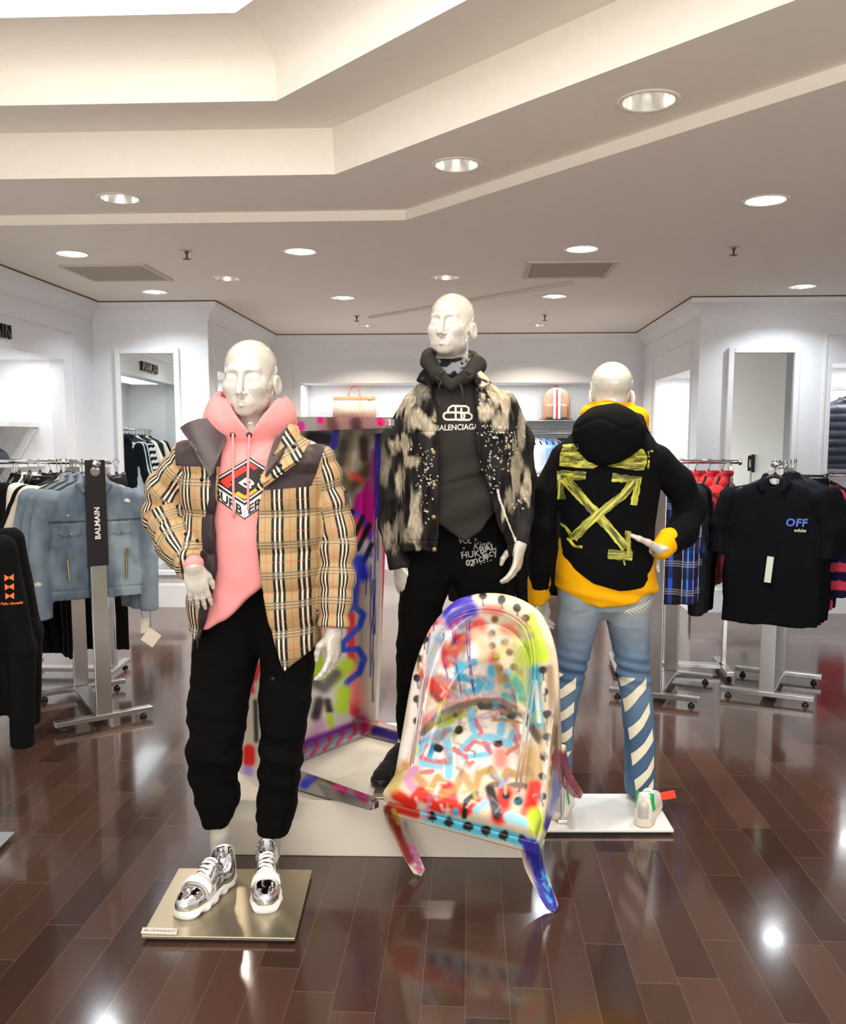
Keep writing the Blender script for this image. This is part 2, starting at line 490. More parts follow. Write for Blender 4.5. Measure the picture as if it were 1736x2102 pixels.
# ---- ceiling with a stepped tray and holes for the recessed lights
T1z, T2z, T3z, T4z = CEIL, 2.815, 3.025, 3.15
def line_pts(pL, pC, pD, z):
    a, b, d = Zp(*pL, z), Zp(*pC, z), Zp(*pD, z)
    return b, (a - b).normalized(), (d - b).normalized()
def tray(pL, pC, pD, z, xl, yr):
    c, l, d = line_pts(pL, pC, pD, z)
    L = c + l * ((xl - c.x) / l.x); Dp = c + d * ((yr - c.y) / d.y)
    return [(L.x, L.y), (c.x, c.y), (Dp.x, Dp.y)]
t1 = tray((0, 463), (832, 452), (1736, 165), T1z, -2.78, 1.0)
t2 = tray((0, 368), (687, 358), (1630, 1), T2z, -2.55, 1.0)
t3 = tray((0, 217), (567, 207), (958, 0), T3z, -2.3, 1.0)
def close(t, e): return t + [(t[2][0], -1.9 + e), (t[0][0], -1.9 + e)]
t1, t2, t3 = close(t1, 0), close(t2, 0.25), close(t3, 0.5)
def inset(p, d):
    out = []
    for i in range(len(p)):
        a, b, c = Vector(p[i - 1]), Vector(p[i]), Vector(p[(i + 1) % len(p)])
        n1 = Vector((-(b - a).y, (b - a).x)).normalized(); n2 = Vector((-(c - b).y, (c - b).x)).normalized()
        m = (n1 + n2).normalized(); out.append(tuple(b - m * d / max(0.3, m.dot(n1))))
    return out
LIGHTS = [(148, 521, 0, 1), (616, 516, 0, 1), (465, 571, 1, 1), (318, 599, 0, 1), (704, 611, 0, 1), (915, 569, 1, 1), (753, 668, 1, 1),
          (1138, 608, 0, 1), (1104, 667, 1, 1), (1194, 511, 0, 1), (1571, 411, 0, 1), (1647, 588, 0, 1)]
LIGHTS2 = [(245, 407, 1), (937, 338, 1), (1331, 207, 1)]
CAN_R = 0.1
LIGHTS += [(0, 0, 0, 0), (0, 0, 0, 0)]
l1 = [Zp(x, y, T1z) for x, y, *_ in LIGHTS[:-2]] + [R2W(5.2, 3.4, T1z), R2W(5.4, 6.2, T1z)]  # last pair is added to brighten the space seen in the right mirror
l2 = [Zp(x, y, T2z) for x, y, *_ in LIGHTS2] + [Vector((2.3, 1.6, T2z))]
def circ(c, r, n=24): return [(c.x + r * math.cos(2 * math.pi * k / n), c.y + r * math.sin(2 * math.pi * k / n)) for k in range(n)]
bm = bmesh.new()
def fill(loops, z):
    flat = [p for l in loops for p in l]
    tr = tessellate_polygon([[Vector((p[0], p[1], 0)) for p in l] for l in loops])
    vs = [bm.verts.new((p[0], p[1], z)) for p in flat]
    for a, b, c in tr:
        try: bm.faces.new((vs[a], vs[b], vs[c]))
        except ValueError: pass
def wallring(pa, za, pb, zb):
    n = len(pa); va = [bm.verts.new((*p, za)) for p in pa]; vb = [bm.verts.new((*p, zb)) for p in pb]
    for i in range(n): bm.faces.new((va[i], va[(i + 1) % n], vb[(i + 1) % n], vb[i]))
outer = [tuple(R2W(*q).xy) for q in ((-3.95, -4.0), (6.6, -4.0), (6.6, 11.4), (-3.95, 11.4))]
fill([outer, t1] + [circ(p, CAN_R) for p in l1], T1z)
wallring(t1, T1z, t1, T2z)
fill([t1, t2] + [circ(p, CAN_R) for p in l2], T2z)
wallring(t2, T2z, inset(t2, 0.02), T3z)
fill([inset(t2, 0.02), t3], T3z)
wallring(t3, T3z, t3, T4z)
prev, pz = t3, T4z
for k in range(1, 17):
    a = k / 16 * math.pi / 2; q = inset(t3, 0.26 * (1 - math.cos(a)) if True else 0); z = T4z + 0.13 * math.sin(a)
    wallring(prev, pz, q, z); prev, pz = q, z
bmesh.ops.remove_doubles(bm, verts=bm.verts, dist=1e-5)
structure(link('ceiling', bm_mesh('ceiling', bm), CEILM))
bm = bmesh.new(); fill([inset(prev, -0.02)], pz + 0.005)
glow = link('ceiling_light_panel', bm_mesh('ceiling_light_panel', bm), M_emit('luminous_ceiling', (1.0, 0.97, 0.93), 1.6))
tag(glow, 'large glowing white luminous panel inside the raised ceiling tray', 'ceiling light')

# ---- recessed lights
CAN_IN = M('reflector_metal', (225, 222, 215), 0.18, 0.9)
RING = M('light_ring', (235, 228, 218), 0.4)
LAMPC = M_emit('lamp_cool', (0.86, 0.94, 1.0), 12.0); LAMPW = M_emit('lamp_warm', (1.0, 0.93, 0.82), 12.0)
PLACE = ['second-farthest row at far left', 'left of centre', 'warm one', 'x', 'x']
LBL = ['round recessed ceiling light in front of the left air vent, by the left wall', 'round recessed ceiling light left of centre, right of the left sprinkler',
       'warm round recessed ceiling light right of the left air vent', 'small round recessed ceiling light behind the left air vent',
       'small round recessed ceiling light left of the head of the tall mannequin', 'warm round recessed ceiling light right above the tall mannequin head',
       'farthest round ceiling light on the left, before the rear wall', 'small round recessed ceiling light behind the right air vent',
       'farthest round ceiling light on the right, before the rear wall', 'round recessed ceiling light in front of the right air vent',
       'large round recessed ceiling light at the right, in front of the right sprinkler', 'round recessed ceiling light at far right above the mirror wall',
       'added round ceiling light beyond the right pillar, brightening the view in the right mirror', 'second added round ceiling light beyond the right pillar, beside the far wall',
       'warm round ceiling light inside the tray step at the left', 'warm round ceiling light inside the tray step at the centre',
       'nearest and largest round ceiling light, on the tray step at upper right', 'round ceiling light on the tray step beyond the right picture edge']
def downlight(p, warm, label, power):
    r = CAN_R
    e = empty('ceiling_light', p, label, 'ceiling light', 'recessed ceiling lights')
    lathe('light_ring', [(r - 0.001, 0.0), (r + 0.004, -0.006), (r + 0.016, -0.006), (r + 0.02, 0.0)], RING, e, mtx=Matrix.Translation(p))
    lathe('reflector', [(r, -0.003), (r * 0.94, 0.035), (r * 0.80, 0.085), (r * 0.62, 0.12)], CAN_IN, e, mtx=Matrix.Translation(p))
    q = -0.01 if warm else -0.078
    lathe('lamp', [(0.0001, 0.085 + q), (r * 0.45, 0.088 + q), (r * (0.62 if warm else 0.86), 0.095 + q), (r * (0.62 if warm else 0.86), 0.115 + q), (0.0001, 0.116 + q)], LAMPW if warm else LAMPC, e, mtx=Matrix.Translation(p))
    area('lamp_light', (p.x, p.y, p.z + 0.004), power, 0.15, WARM if warm else COOL, spread=130)
k = 0
for p, s in zip(l1, LIGHTS): downlight(p, s[2], LBL[k], 28 if s[2] else {148: 9, 318: 9, 1647: 12}.get(s[0], 18)); k += 1
for p in l2: downlight(p, 1, LBL[k], 14); k += 1
# lights over the part of the shop behind and beside the viewer, and beyond the right pillar
for q in ((-1.2, 1.0), (0.9, 0.4), (-0.4, -1.4), (2.6, 3.6)):
    pass

# ---- walls
NZ = 2.205
structure(Rbox('wall_left', [(-3.505, -3.385, -4, 5.2, 0, CEIL), (-3.505, -3.385, 7.5, 8.30, 0, CEIL), (-3.505, -3.385, 5.2, 7.5, NZ, CEIL), (-3.505, -3.385, 5.2, 7.5, 0, 0.12)], WALL))
structure(Rbox('wall_left_niche', [(-4.05, -3.95, 5.0, 7.7, 0, CEIL), (-3.95, -3.505, 5.08, 5.2, 0, CEIL), (-3.95, -3.505, 7.5, 7.62, 0, CEIL), (-3.95, -3.505, 5.2, 7.5, NZ, NZ + 0.1), (-3.95, -3.505, 5.2, 7.5, 0, 0.12)], NICHE))
structure(Rbox('wall_left_front', [(-3.385, -2.335, 8.12, 8.24, 0, CEIL)], WALL))
structure(Rbox('wall_left_inner', [(-2.455, -2.335, 8.24, 8.40, 0, CEIL), (-2.455, -2.335, 9.96, 10.67, 0, CEIL), (-2.455, -2.335, 8.40, 9.96, NZ - 0.03, CEIL), (-2.95, -2.85, 8.3, 10.1, 0, CEIL),
                                   (-2.85, -2.455, 8.28, 8.4, 0, CEIL), (-2.85, -2.455, 9.96, 10.08, 0, CEIL), (-2.85, -2.455, 8.4, 9.96, NZ - 0.01, NZ + 0.1)], WALL))
structure(Rbox('wall_right_inner', [(2.01, 2.13, 8.23, 8.40, 0, CEIL), (2.01, 2.13, 9.96, 10.67, 0, CEIL), (2.01, 2.13, 8.40, 9.96, NZ - 0.03, CEIL), (2.5, 2.6, 8.3, 10.1, 0, CEIL),
                                    (2.13, 2.5, 8.28, 8.4, 0, CEIL), (2.13, 2.5, 9.96, 10.08, 0, CEIL), (2.13, 2.5, 8.4, 9.96, NZ - 0.01, NZ + 0.1)], WALL))
structure(Rbox('wall_back', [(-2.6, -1.976, 10.67, 10.79, 0, CEIL), (1.65, 2.3, 10.67, 10.79, 0, CEIL), (-1.976, 1.65, 10.67, 10.79, NZ, CEIL), (-1.976, 1.65, 10.67, 10.79, 0, 0.2)], WALL))
structure(Rbox('wall_back_niche', [(-2.1, 1.8, 11.25, 11.35, 0, CEIL), (-2.09, -1.976, 10.79, 11.25, 0, CEIL), (1.65, 1.77, 10.79, 11.25, 0, CEIL), (-1.976, 1.65, 10.79, 11.25, NZ, NZ + 0.1), (-1.976, 1.65, 10.79, 11.25, 0, 0.2)], NICHE))
structure(Rbox('wall_right_front', [(2.01, 3.15, 8.11, 8.23, 0, CEIL), (3.15, 4.7, 8.11, 8.23, NZ, CEIL), (4.7, 6.6, 8.11, 8.23, 0, CEIL), (3.15, 4.7, 8.11, 8.23, 0, 0.12)], WALL))
structure(Rbox('wall_right_niche', [(3.0, 4.8, 8.72, 8.82, 0, CEIL), (3.03, 3.15, 8.23, 8.72, 0, CEIL), (4.7, 4.82, 8.23, 8.72, 0, CEIL), (3.15, 4.7, 8.23, 8.72, NZ, NZ + 0.1), (3.15, 4.7, 8.23, 8.72, 0, 0.12)], NICHE))
structure(Rbox('wall_right', [(3.7, 4.2, -4, 5.3, 0, CEIL)], WALL))
structure(Rbox('wall_right_far', [(6.5, 6.6, -4, 8.2, 0, CEIL)], WALL))
structure(Rbox('wall_front', [(-3.5, 6.6, -4.1, -4.0, 0, CEIL)], WALL))

# ---- crown, gap-shade strip, baseboards swept along the walls
PATH = [(-3.385, -3.95), (-3.385, 8.12), (-2.335, 8.12), (-2.335, 10.67), (2.01, 10.67), (2.01, 8.11), (6.4, 8.11)]
def sweep(name, path, prof, mat):
    """profile [(out,z)]; out = distance from the wall into the room"""
    n = len(path); offs = []
    for i in range(n):
        p = Vector(path[i]); ds = []
        if i > 0: ds.append((p - Vector(path[i - 1])).normalized())
        if i < n - 1: ds.append((Vector(path[i + 1]) - p).normalized())
        ns = [Vector((d.y, -d.x)) for d in ds]
        m = sum(ns, Vector((0, 0))); m = m / max(1e-6, m.dot(ns[0])) if len(ns) > 1 else ns[0]
        offs.append(m)
    V, Fs, k = [], [], len(prof)
    for i in range(n):
        for o, z in prof: q = Vector(path[i]) + offs[i] * o; V.append((q.x, q.y, z))
    for i in range(n - 1):
        for j in range(k):
            a = i * k + j; b = i * k + (j + 1) % k; Fs.append((a, b, b + k, a + k))
    me = bpy.data.meshes.new(name); me.from_pydata(V, [], Fs); me.transform(ROOM); me.update()
    return structure(link(name, me, mat))
sweep('trim_1', PATH, [(0, 2.605), (0.012, 2.605), (0.016, 2.625), (0.022, 2.63), (0.03, 2.65), (0.05, 2.68), (0.085, 2.705), (0.1, 2.712), (0.105, 2.75), (0, 2.75)], TRIMM)
sweep('trim_2', PATH, [(0, 2.75), (0.112, 2.75), (0.112, 2.7595), (0, 2.7595)], GAPM)  # brown strip stands in for the shade of the gap above the crown
BASE = [(0, 0), (0.02, 0), (0.02, 0.2), (0.012, 0.225), (0.012, 0.26), (0.0, 0.27)]
sweep('baseboard_left', PATH[1:3], BASE, TRIMM)
sweep('baseboard_left_inner', PATH[2:4], BASE, TRIMM)
sweep('baseboard_back', PATH[3:5], BASE, TRIMM)
sweep('baseboard_right_inner', PATH[4:6], BASE, TRIMM)
sweep('baseboard_right', PATH[5:7], BASE, TRIMM)
# thin panel mouldings around the niches
def mould_u(name, u, sg, v0, v1, z1):
    t, w = 0.012 * sg, 0.018
    a, b = sorted((u, u + t))
    structure(Rbox(name, [(a, b, v0, v1, z1 - w, z1), (a, b, v0, v0 + w, 0.3, z1 - w), (a, b, v1 - w, v1, 0.3, z1 - w)], TRIMM))
def mould_v(name, v, u0, u1, z1):
    w = 0.018
    structure(Rbox(name, [(u0, u1, v - 0.012, v, z1 - w, z1), (u0, u0 + w, v - 0.012, v, 0.3, z1 - w), (u1 - w, u1, v - 0.012, v, 0.3, z1 - w)], TRIMM))
mould_u('trim_3', -3.385, 1, 5.0, 7.69, 2.46); mould_u('trim_4', -2.335, 1, 8.25, 10.1, 2.44); mould_u('trim_5', 2.01, -1, 8.36, 10.1, 2.445)
mould_v('trim_6', 10.67, -2.09, 1.76, 2.465); mould_v('trim_7', 8.11, 3.08, 4.78, 2.456)

# ---- mirrors
def mat_mirror():
    t = NT('mirror_glass'); n = t.noise(3, 1, t.obj())
    t.set(color=t.mix(n, (0.80, 0.86, 0.84), (0.83, 0.88, 0.86)), metal=1.0, rough=0.015); return t.m
MIRR = mat_mirror()
def mirror(u0, u1, z0, z1, v, yaw, label):
    w, dp = 0.048, 0.05
    c = R2W((u0 + u1) / 2, v, 0.0); e = empty('wall_mirror', (c.x, c.y, z0), label, 'mirror')
    bm = bmesh.new()
    for a in ((u0, u0 + w, z0, z1), (u1 - w, u1, z0, z1), (u0 + w, u1 - w, z1 - w, z1), (u0 + w, u1 - w, z0, z0 + w)):
        box(bm, ((a[0] + a[1]) / 2, v - dp / 2, (a[2] + a[3]) / 2), (a[1] - a[0], dp, a[3] - a[2]), None, 0.006)
    link('frame', bm_mesh('frame', bm, ROOM), TRIMM, e)
    bm = bmesh.new(); box(bm, (0, 0, (z0 + z1) / 2), (u1 - u0 - 2 * w + 0.004, 0.006, z1 - z0 - 2 * w + 0.004), Matrix.Rotation(yaw, 3, 'Z'))
    m = ROOM @ Matrix.Translation(((u0 + u1) / 2, v - 0.022, 0)); link('mirror_glass', bm_mesh('glass', bm, m), MIRR, e)
mirror(-3.177, -2.593, 0.30, 2.355, 8.12, math.radians(1.9), 'tall white-framed mirror on the left wall face, reflecting a wall sign')
mirror(2.25, 2.862, 0.30, 2.335, 8.11, 0.0, 'tall white-framed mirror on the right wall face, reflecting a telephone')

# wall telephone seen in the right mirror, on the pillar beside the viewer
def telephone():
    u, v, z = 3.7, 4.22, 1.24
    BK = M('phone_black', (22, 26, 27), 0.35); GR = M('phone_keys', (190, 195, 195), 0.4)
    c = R2W(u, v, z - 0.11); e = empty('wall_telephone', c, 'black wall telephone with a hanging cord, seen in the right mirror', 'telephone')
    bm = bmesh.new(); box(bm, (u - 0.02, v, z), (0.04, 0.10, 0.23), None, 0.012); link('body', bm_mesh('b', bm, ROOM), BK, e)
    bm = bmesh.new(); box(bm, (u - 0.058, v - 0.025, z + 0.0), (0.025, 0.035, 0.17), None, 0.01)
    box(bm, (u - 0.05, v - 0.025, z + 0.075), (0.04, 0.045, 0.05), None, 0.012); box(bm, (u - 0.05, v - 0.025, z - 0.075), (0.04, 0.045, 0.05), None, 0.012)
    link('handset', bm_mesh('b', bm, ROOM), BK, e)
    bm = bmesh.new()
    for i in range(3):
        for j in range(2): box(bm, (u - 0.042, v + 0.018 + j * 0.018, z - 0.05 + i * 0.02), (0.004, 0.01, 0.01))
    link('keypad', bm_mesh('b', bm, ROOM), GR, e)
    pts = [R2W(u - 0.03, v - 0.02 + 0.05 * (1 - math.cos(t)) / 2 * 1.0, z - 0.11 - 0.22 * math.sin(t) ** 0.8) for t in [i * math.pi / 14 for i in range(15)]]
    tube('cord', [pts], 0.004, BK, e, 6)
telephone()

# wall sign of the left niche (read in the left mirror too)
def wall_sign():
    BK = M('sign_black', (20, 20, 20), 0.3)
    V, Fs = text_polys('BALMAIN', 0.145, 0.003, 0, 1.1)
    bm = bmesh.new(); vs = [bm.verts.new((0, x, y)) for x, y in V]
    for f in Fs: bm.faces.new([vs[i] for i in f])
    w = max(v[0] for v in V) - min(v[0] for v in V)
    r = bmesh.ops.extrude_face_region(bm, geom=list(bm.faces)); bmesh.ops.translate(bm, vec=(0.025, 0, 0), verts=[g for g in r['geom'] if isinstance(g, bmesh.types.BMVert)])
    sc = 0.60 / w
    m = ROOM @ Matrix.Translation((-3.383, 6.6 - 0.30, 2.318)) @ Matrix.Diagonal((1, sc, sc, 1))
    o = link('wall_sign', bm_mesh('s', bm, m), BK, None, R2W(-3.385, 6.3, 2.32)); tag(o, 'black raised brand lettering above the left wall niche', 'sign')
wall_sign()

# ---- vents, sprinklers, ceiling track
VENT = M('vent_grey', (176, 168, 150), 0.8, bump=0.4, bscale=500); VFR = M('vent_frame', (205, 196, 182), 0.6)
def vent(cx, cy, label):
    e = empty('air_vent', (cx, cy, CEIL), label, 'vent', 'ceiling air vents')
    m = Matrix.Translation((cx, cy, CEIL)) @ Matrix.Rotation(-RA, 4, 'Z')
    boxes('vent_panel', [((0, 0, -0.003), (0.56, 0.56, 0.006))], VENT, e, mtx=m)
    boxes('vent_frame', [((0, 0.295, -0.006), (0.62, 0.03, 0.012)), ((0, -0.295, -0.006), (0.62, 0.03, 0.012)), ((0.295, 0, -0.006), (0.03, 0.56, 0.012)), ((-0.295, 0, -0.006), (0.03, 0.56, 0.012))], VFR, e, mtx=m)
vent(-2.24, 6.80, 'square grey ceiling air vent at the left, near the left wall'); vent(1.05, 6.68, 'square grey ceiling air vent right of centre, behind the tall mannequin')
SPR = M('sprinkler_metal', (96, 84, 74), 0.35, 0.8)
def sprinkler(p, label):
    e = empty('fire_sprinkler', p, label, 'sprinkler', 'ceiling sprinklers'); m = Matrix.Translation(p)
    lathe('escutcheon', [(0.0, -0.004), (0.036, -0.004), (0.04, 0.0)], VFR, e, mtx=m, n=20)
    lathe('sprinkler_head', [(0.012, 0.0), (0.012, -0.02), (0.006, -0.024), (0.006, -0.05), (0.004, -0.052), (0.026, -0.054), (0.026, -0.057), (0.0, -0.058)], SPR, e, mtx=m, n=16)
for q, lb in (((383, 514), 'small dark ceiling sprinkler at left beside the left air vent'), ((1506, 506), 'small dark ceiling sprinkler at right behind the big round light'),
              ((732, 648), 'tiny far ceiling sprinkler left of the tall mannequin head'), ((1118, 646), 'tiny far ceiling sprinkler right of the tall mannequin head')):
    sprinkler(Zp(*q, CEIL), lb)
a, b = Zp(760, 652, CEIL - 0.01), Zp(1172, 582, CEIL - 0.01)
bm = bmesh.new(); bar(bm, a, b, 0.05, 0.02, 0.003); bar(bm, a + Vector((0, 0.045, 0)), b + Vector((0, 0.045, 0)), 0.012, 0.012)
tag(link('ceiling_track', bm_mesh('tr', bm), M('track_white', (214, 204, 190), 0.5), None, (a + b) / 2), 'thin pale track running diagonally on the ceiling behind the tall mannequin', 'track')
# ================================================================== MANNEQUINS
QS = 0.85          # voxel scale
GLOSS = M('mannequin_gloss', (203, 197, 185), 0.10, coat=1.0, coatr=0.025, spec=0.7, var=0.01)
CHAMP = M('plate_champagne', (176, 164, 140), 0.32, 0.85, var=0.05, vscale=8)
STEEL = M('brushed_steel', (192, 192, 193), 0.26, 0.95, var=0.05, vscale=10)
CHROME = M('chrome', (225, 225, 228), 0.06, 1.0)
RUBBER = M('white_rubber', (238, 235, 230), 0.5)
BLACKM = M('black_plastic', (18, 18, 19), 0.4)
def nrm(v): v = np.asarray(v, float); return v / np.linalg.norm(v)
def frame_of(yaw, pitch=0.0, roll=0.0):
    """columns: right, back, up of a head whose face looks along -y"""
    return np.array((Matrix.Rotation(yaw, 3, 'Z') @ Matrix.Rotation(pitch, 3, 'X') @ Matrix.Rotation(roll, 3, 'Y')), float)
def head(P, c, R, s=1.0):
    Q = ((P - A3(c)) @ R.astype(f32)) / f32(s); X = np.abs(Q[:, 0]); Qs = Q.copy(); Qs[:, 0] = X
    d = ell(Q, (0, 0.022, 0.040), (0.0835, 0.100, 0.084))                      # skull
    d = smin(d, ell(Q, (0, -0.012, -0.030), (0.0735, 0.083, 0.085)), 0.03)      # face block
    d = smin(d, ell(Q, (0, -0.024, -0.077), (0.062, 0.064, 0.047)), 0.025)      # jaw
    d = smin(d, ell(Q, (0, -0.072, -0.104), (0.028, 0.019, 0.018)), 0.02)       # chin
    d = smin(d, ell(Qs, (0.046, -0.058, -0.026), (0.022, 0.022, 0.018)), 0.035) # cheekbones
    d = smin(d, caps(Qs, (0.014, -0.084, 0.023), (0.044, -0.072, 0.024), 0.007, 0.006), 0.025)  # brow
    d = smax(d, -ell(Qs, (0.0335, -0.106, 0.001), (0.027, 0.027, 0.0175)), 0.018) # eye sockets
    d = smin(d, ell(Qs, (0.033, -0.0735, -0.003), (0.020, 0.013, 0.012)), 0.012) # lids
    d = smin(d, caps(Q, (0, -0.088, 0.018), (0, -0.1185, -0.045), 0.0078, 0.0112), 0.012)   # nose ridge
    d = smin(d, ell(Qs, (0.0125, -0.105, -0.050), (0.0085, 0.012, 0.0075)), 0.005)          # nostrils
    d = smin(d, ell(Q, (0, -0.083, -0.079), (0.030, 0.014, 0.018)), 0.014)      # mouth mound
    d = smin(d, caps(Qs, (0.004, -0.0985, -0.0742), (0.027, -0.0860, -0.0775), 0.0058, 0.003), 0.003)  # upper lip
    d = smin(d, caps(Qs, (0.0, -0.0985, -0.0862), (0.021, -0.0875, -0.0822), 0.0068, 0.0035), 0.003)   # lower lip
    er = np.array(Matrix.Rotation(0.2, 3, 'X') @ Matrix.Rotation(-0.35, 3, 'Z'), float)
    ear = ell(Qs, (0.0875, 0.020, -0.024), (0.0085, 0.021, 0.034), er)
    ear = smax(ear, -ell(Qs, (0.0955, 0.016, -0.022), (0.006, 0.012, 0.022), er), 0.004)
    d = smin(d, ear, 0.006)
    return d * f32(s)
def hand(P, w, fdir, tdir, ndir, curl=0.25, s=1.0, spread=0.02, thumb=None):
    Zf = nrm(fdir); X = np.asarray(tdir, float); X = nrm(X - Zf * X.dot(Zf)); Yn = np.cross(Zf, X)
    if Yn.dot(ndir) < 0: Yn = -Yn
    R = np.stack([X, Yn, Zf], 1).astype(f32); Q = (P - A3(w)) @ R / f32(s)
    d = ell(Q, (0, 0, 0.05), (0.041, 0.0165, 0.056))
    d = smin(d, ell(Q, (0, 0, 0.0), (0.029, 0.022, 0.045)), 0.02)
    for i, (x, z, L) in enumerate(((0.030, 0.086, 0.072), (0.010, 0.091, 0.080), (-0.010, 0.088, 0.075), (-0.028, 0.078, 0.058))):
        p = np.array([x * 0.9, 0, z - 0.022]); pts = [p]; a = curl * 0.4 * (1 + 0.12 * i); dx = x * spread / 0.03
        for fr in (0.022 / L + 0.0, 0.45, 0.30, 0.25):
            p = p + np.array([dx * fr, math.sin(a) * L * fr, math.cos(a) * L * fr]); pts.append(p); a += curl * (1 + 0.15 * i)
        d = smin(d, chain(Q, pts, [0.0105, 0.0100, 0.0092, 0.0084, 0.0070], 0.004), 0.005)
    th = thumb or [(0.020, 0.004, 0.020), (0.046, 0.012, 0.052), (0.052, 0.018, 0.078), (0.053, 0.021, 0.097)]
    d = smin(d, chain(Q, th, [0.0165, 0.0125, 0.0105, 0.0082], 0.006), 0.012)
    return d * f32(s)
def tabpx(rows, Y0):
    """rows (py, xl, xr, depth offset, half depth) -> loft table"""
    out = []
    for py, xl, xr, dy, ry in rows:
        a, b = W(xl, py, Y0 + dy), W(xr, py, Y0 + dy); out.append((a.z, (a.x + b.x) / 2, Y0 + dy, (b.x - a.x) / 2, ry))
    return out
def xz(pts, Y0): return [(lambda w: (w.x, w.z))(W(px, py, Y0)) for px, py in pts]
def zx(pts, Y0): return [(lambda w: (w.z, w.x))(W(px, py, Y0)) for px, py in pts]
def folds(P, amp, sc, seed):
    return amp * (fbm(P, sc, seed, 3))
def bnds(pts, pad):
    a = np.asarray(pts, float); return a.min(0) - pad, a.max(0) + pad
def thicken(bm, thick):
    """give an open sheet its thickness along the vertex normals"""
    bm.normal_update(); vs = list(bm.verts); fs = list(bm.faces); es = [e for e in bm.edges if len(e.link_faces) == 1]
    nv = {v: bm.verts.new(v.co + v.normal * thick) for v in vs}
    for e in es:
        l = e.link_loops[0]; a, b = l.vert, l.link_loop_next.vert
        try: bm.faces.new((b, a, nv[a], nv[b]))
        except ValueError: pass
    for f in fs:
        bm.faces.new([nv[v] for v in f.verts]); f.normal_flip()
def flap(name, pxpoly, Y0, bvh, mat, parent, off=0.01, thick=0.008, res=0.014, lift=None):
    """a turned-over piece of cloth: outline in px at distance Y0, laid over the surface with its own thickness"""
    V2, F2 = poly2(xz(pxpoly, Y0)); bm = bmesh.new(); vs = [bm.verts.new((v[0], 0, v[1])) for v in V2]
    for f in F2: bm.faces.new([vs[i] for i in f])
    for _ in range(6):
        es = [e_ for e_ in bm.edges if e_.calc_length() > res]
        if not es: break
        bmesh.ops.subdivide_edges(bm, edges=es, cuts=1); bmesh.ops.triangulate(bm, faces=[f for f in bm.faces if len(f.verts) > 3])
    Pv = np.array([tuple(v.co) for v in bm.verts]); hy = []
    for p in Pv:
        h = bvh.ray_cast(Vector((p[0], Y0 - .8, p[2])), Vector((0, 1, 0))); hy.append(h[0].y - off if h[0] is not None else np.nan)
    hy = np.array(hy); ok = ~np.isnan(hy); c0 = Pv.mean(0); x, z = Pv[:, 0] - c0[0], Pv[:, 2] - c0[2]
    Aq = np.stack([np.ones_like(x), x, z, .3 * x * x, .3 * x * z, .3 * z * z], 1); wt = np.ones(len(x))
    for _ in range(6):
        Ak, bk = (Aq * wt[:, None])[ok], (hy * wt)[ok]; k_ = np.linalg.solve(Ak.T @ Ak + np.diag([0, 1e-4, 1e-4, 1e-2, 1e-2, 1e-2]), Ak.T @ bk); rs = hy - Aq @ k_; wt = np.where(ok, 1 / (1 + (np.nan_to_num(rs) / .015) ** 2), 0)
    for v, y in zip(bm.verts, Aq @ k_): v.co.y = y
    bmesh.ops.recalc_face_normals(bm, faces=bm.faces)
    if sum(f.normal.y for f in bm.faces) > 0: bmesh.ops.reverse_faces(bm, faces=bm.faces)
    if lift:
        for v in bm.verts: v.co += Vector(lift(v.co))
    thicken(bm, thick)
    me = bpy.data.meshes.new(name); bm.to_mesh(me); bm.free()
    return link(name, me, mat, parent, smooth=True)
def mat_cloth(name, rgb, rough=0.85, var=0.08, sheen=0.0, bump=0.25, bscale=600):
    if name in MATS: return MATS[name]
    t = NT(name); c = lin(rgb); n = t.noise(14, 3, t.obj())
    t.set(color=t.mix(n, tuple(x * (1 - var) for x in c), tuple(min(1, x * (1 + var)) for x in c)), rough=rough, sheen=sheen, spec=0.12)
    t.bump(t.noise(bscale, 2, t.obj()), bump, 0.002); MATS[name] = t.m; return t.m
def base_plate(e, corners, z0, z1, mat):
    bm = bmesh.new(); lo = [bm.verts.new((*c.xy, z0)) for c in corners]; hi = [bm.verts.new((*c.xy, z1)) for c in corners]
    bm.faces.new(lo[::-1]); bm.faces.new(hi)
    for i in range(4): bm.faces.new((lo[i], lo[(i + 1) % 4], hi[(i + 1) % 4], hi[i]))
    bmesh.ops.bevel(bm, geom=bm.edges[:], offset=0.0015, segments=1, affect='EDGES')
    o = link('base_plate', bm_mesh('base_plate', bm), mat, e)
    c = sum(corners, Vector()) / 4
    bm = bmesh.new(); lo = [bm.verts.new((*(c + (q - c) * 0.94).xy, z0 - 0.012)) for q in corners]; hi = [bm.verts.new((*(c + (q - c) * 0.94).xy, z0)) for q in corners]
    bm.faces.new(lo[::-1]); bm.faces.new(hi)
    for i in range(4): bm.faces.new((lo[i], lo[(i + 1) % 4], hi[(i + 1) % 4], hi[i]))
    link('gap_shade_pad', bm_mesh('pad', bm), BLACKM, o)  # black slab stands in for the shaded gap under the plate
    return o

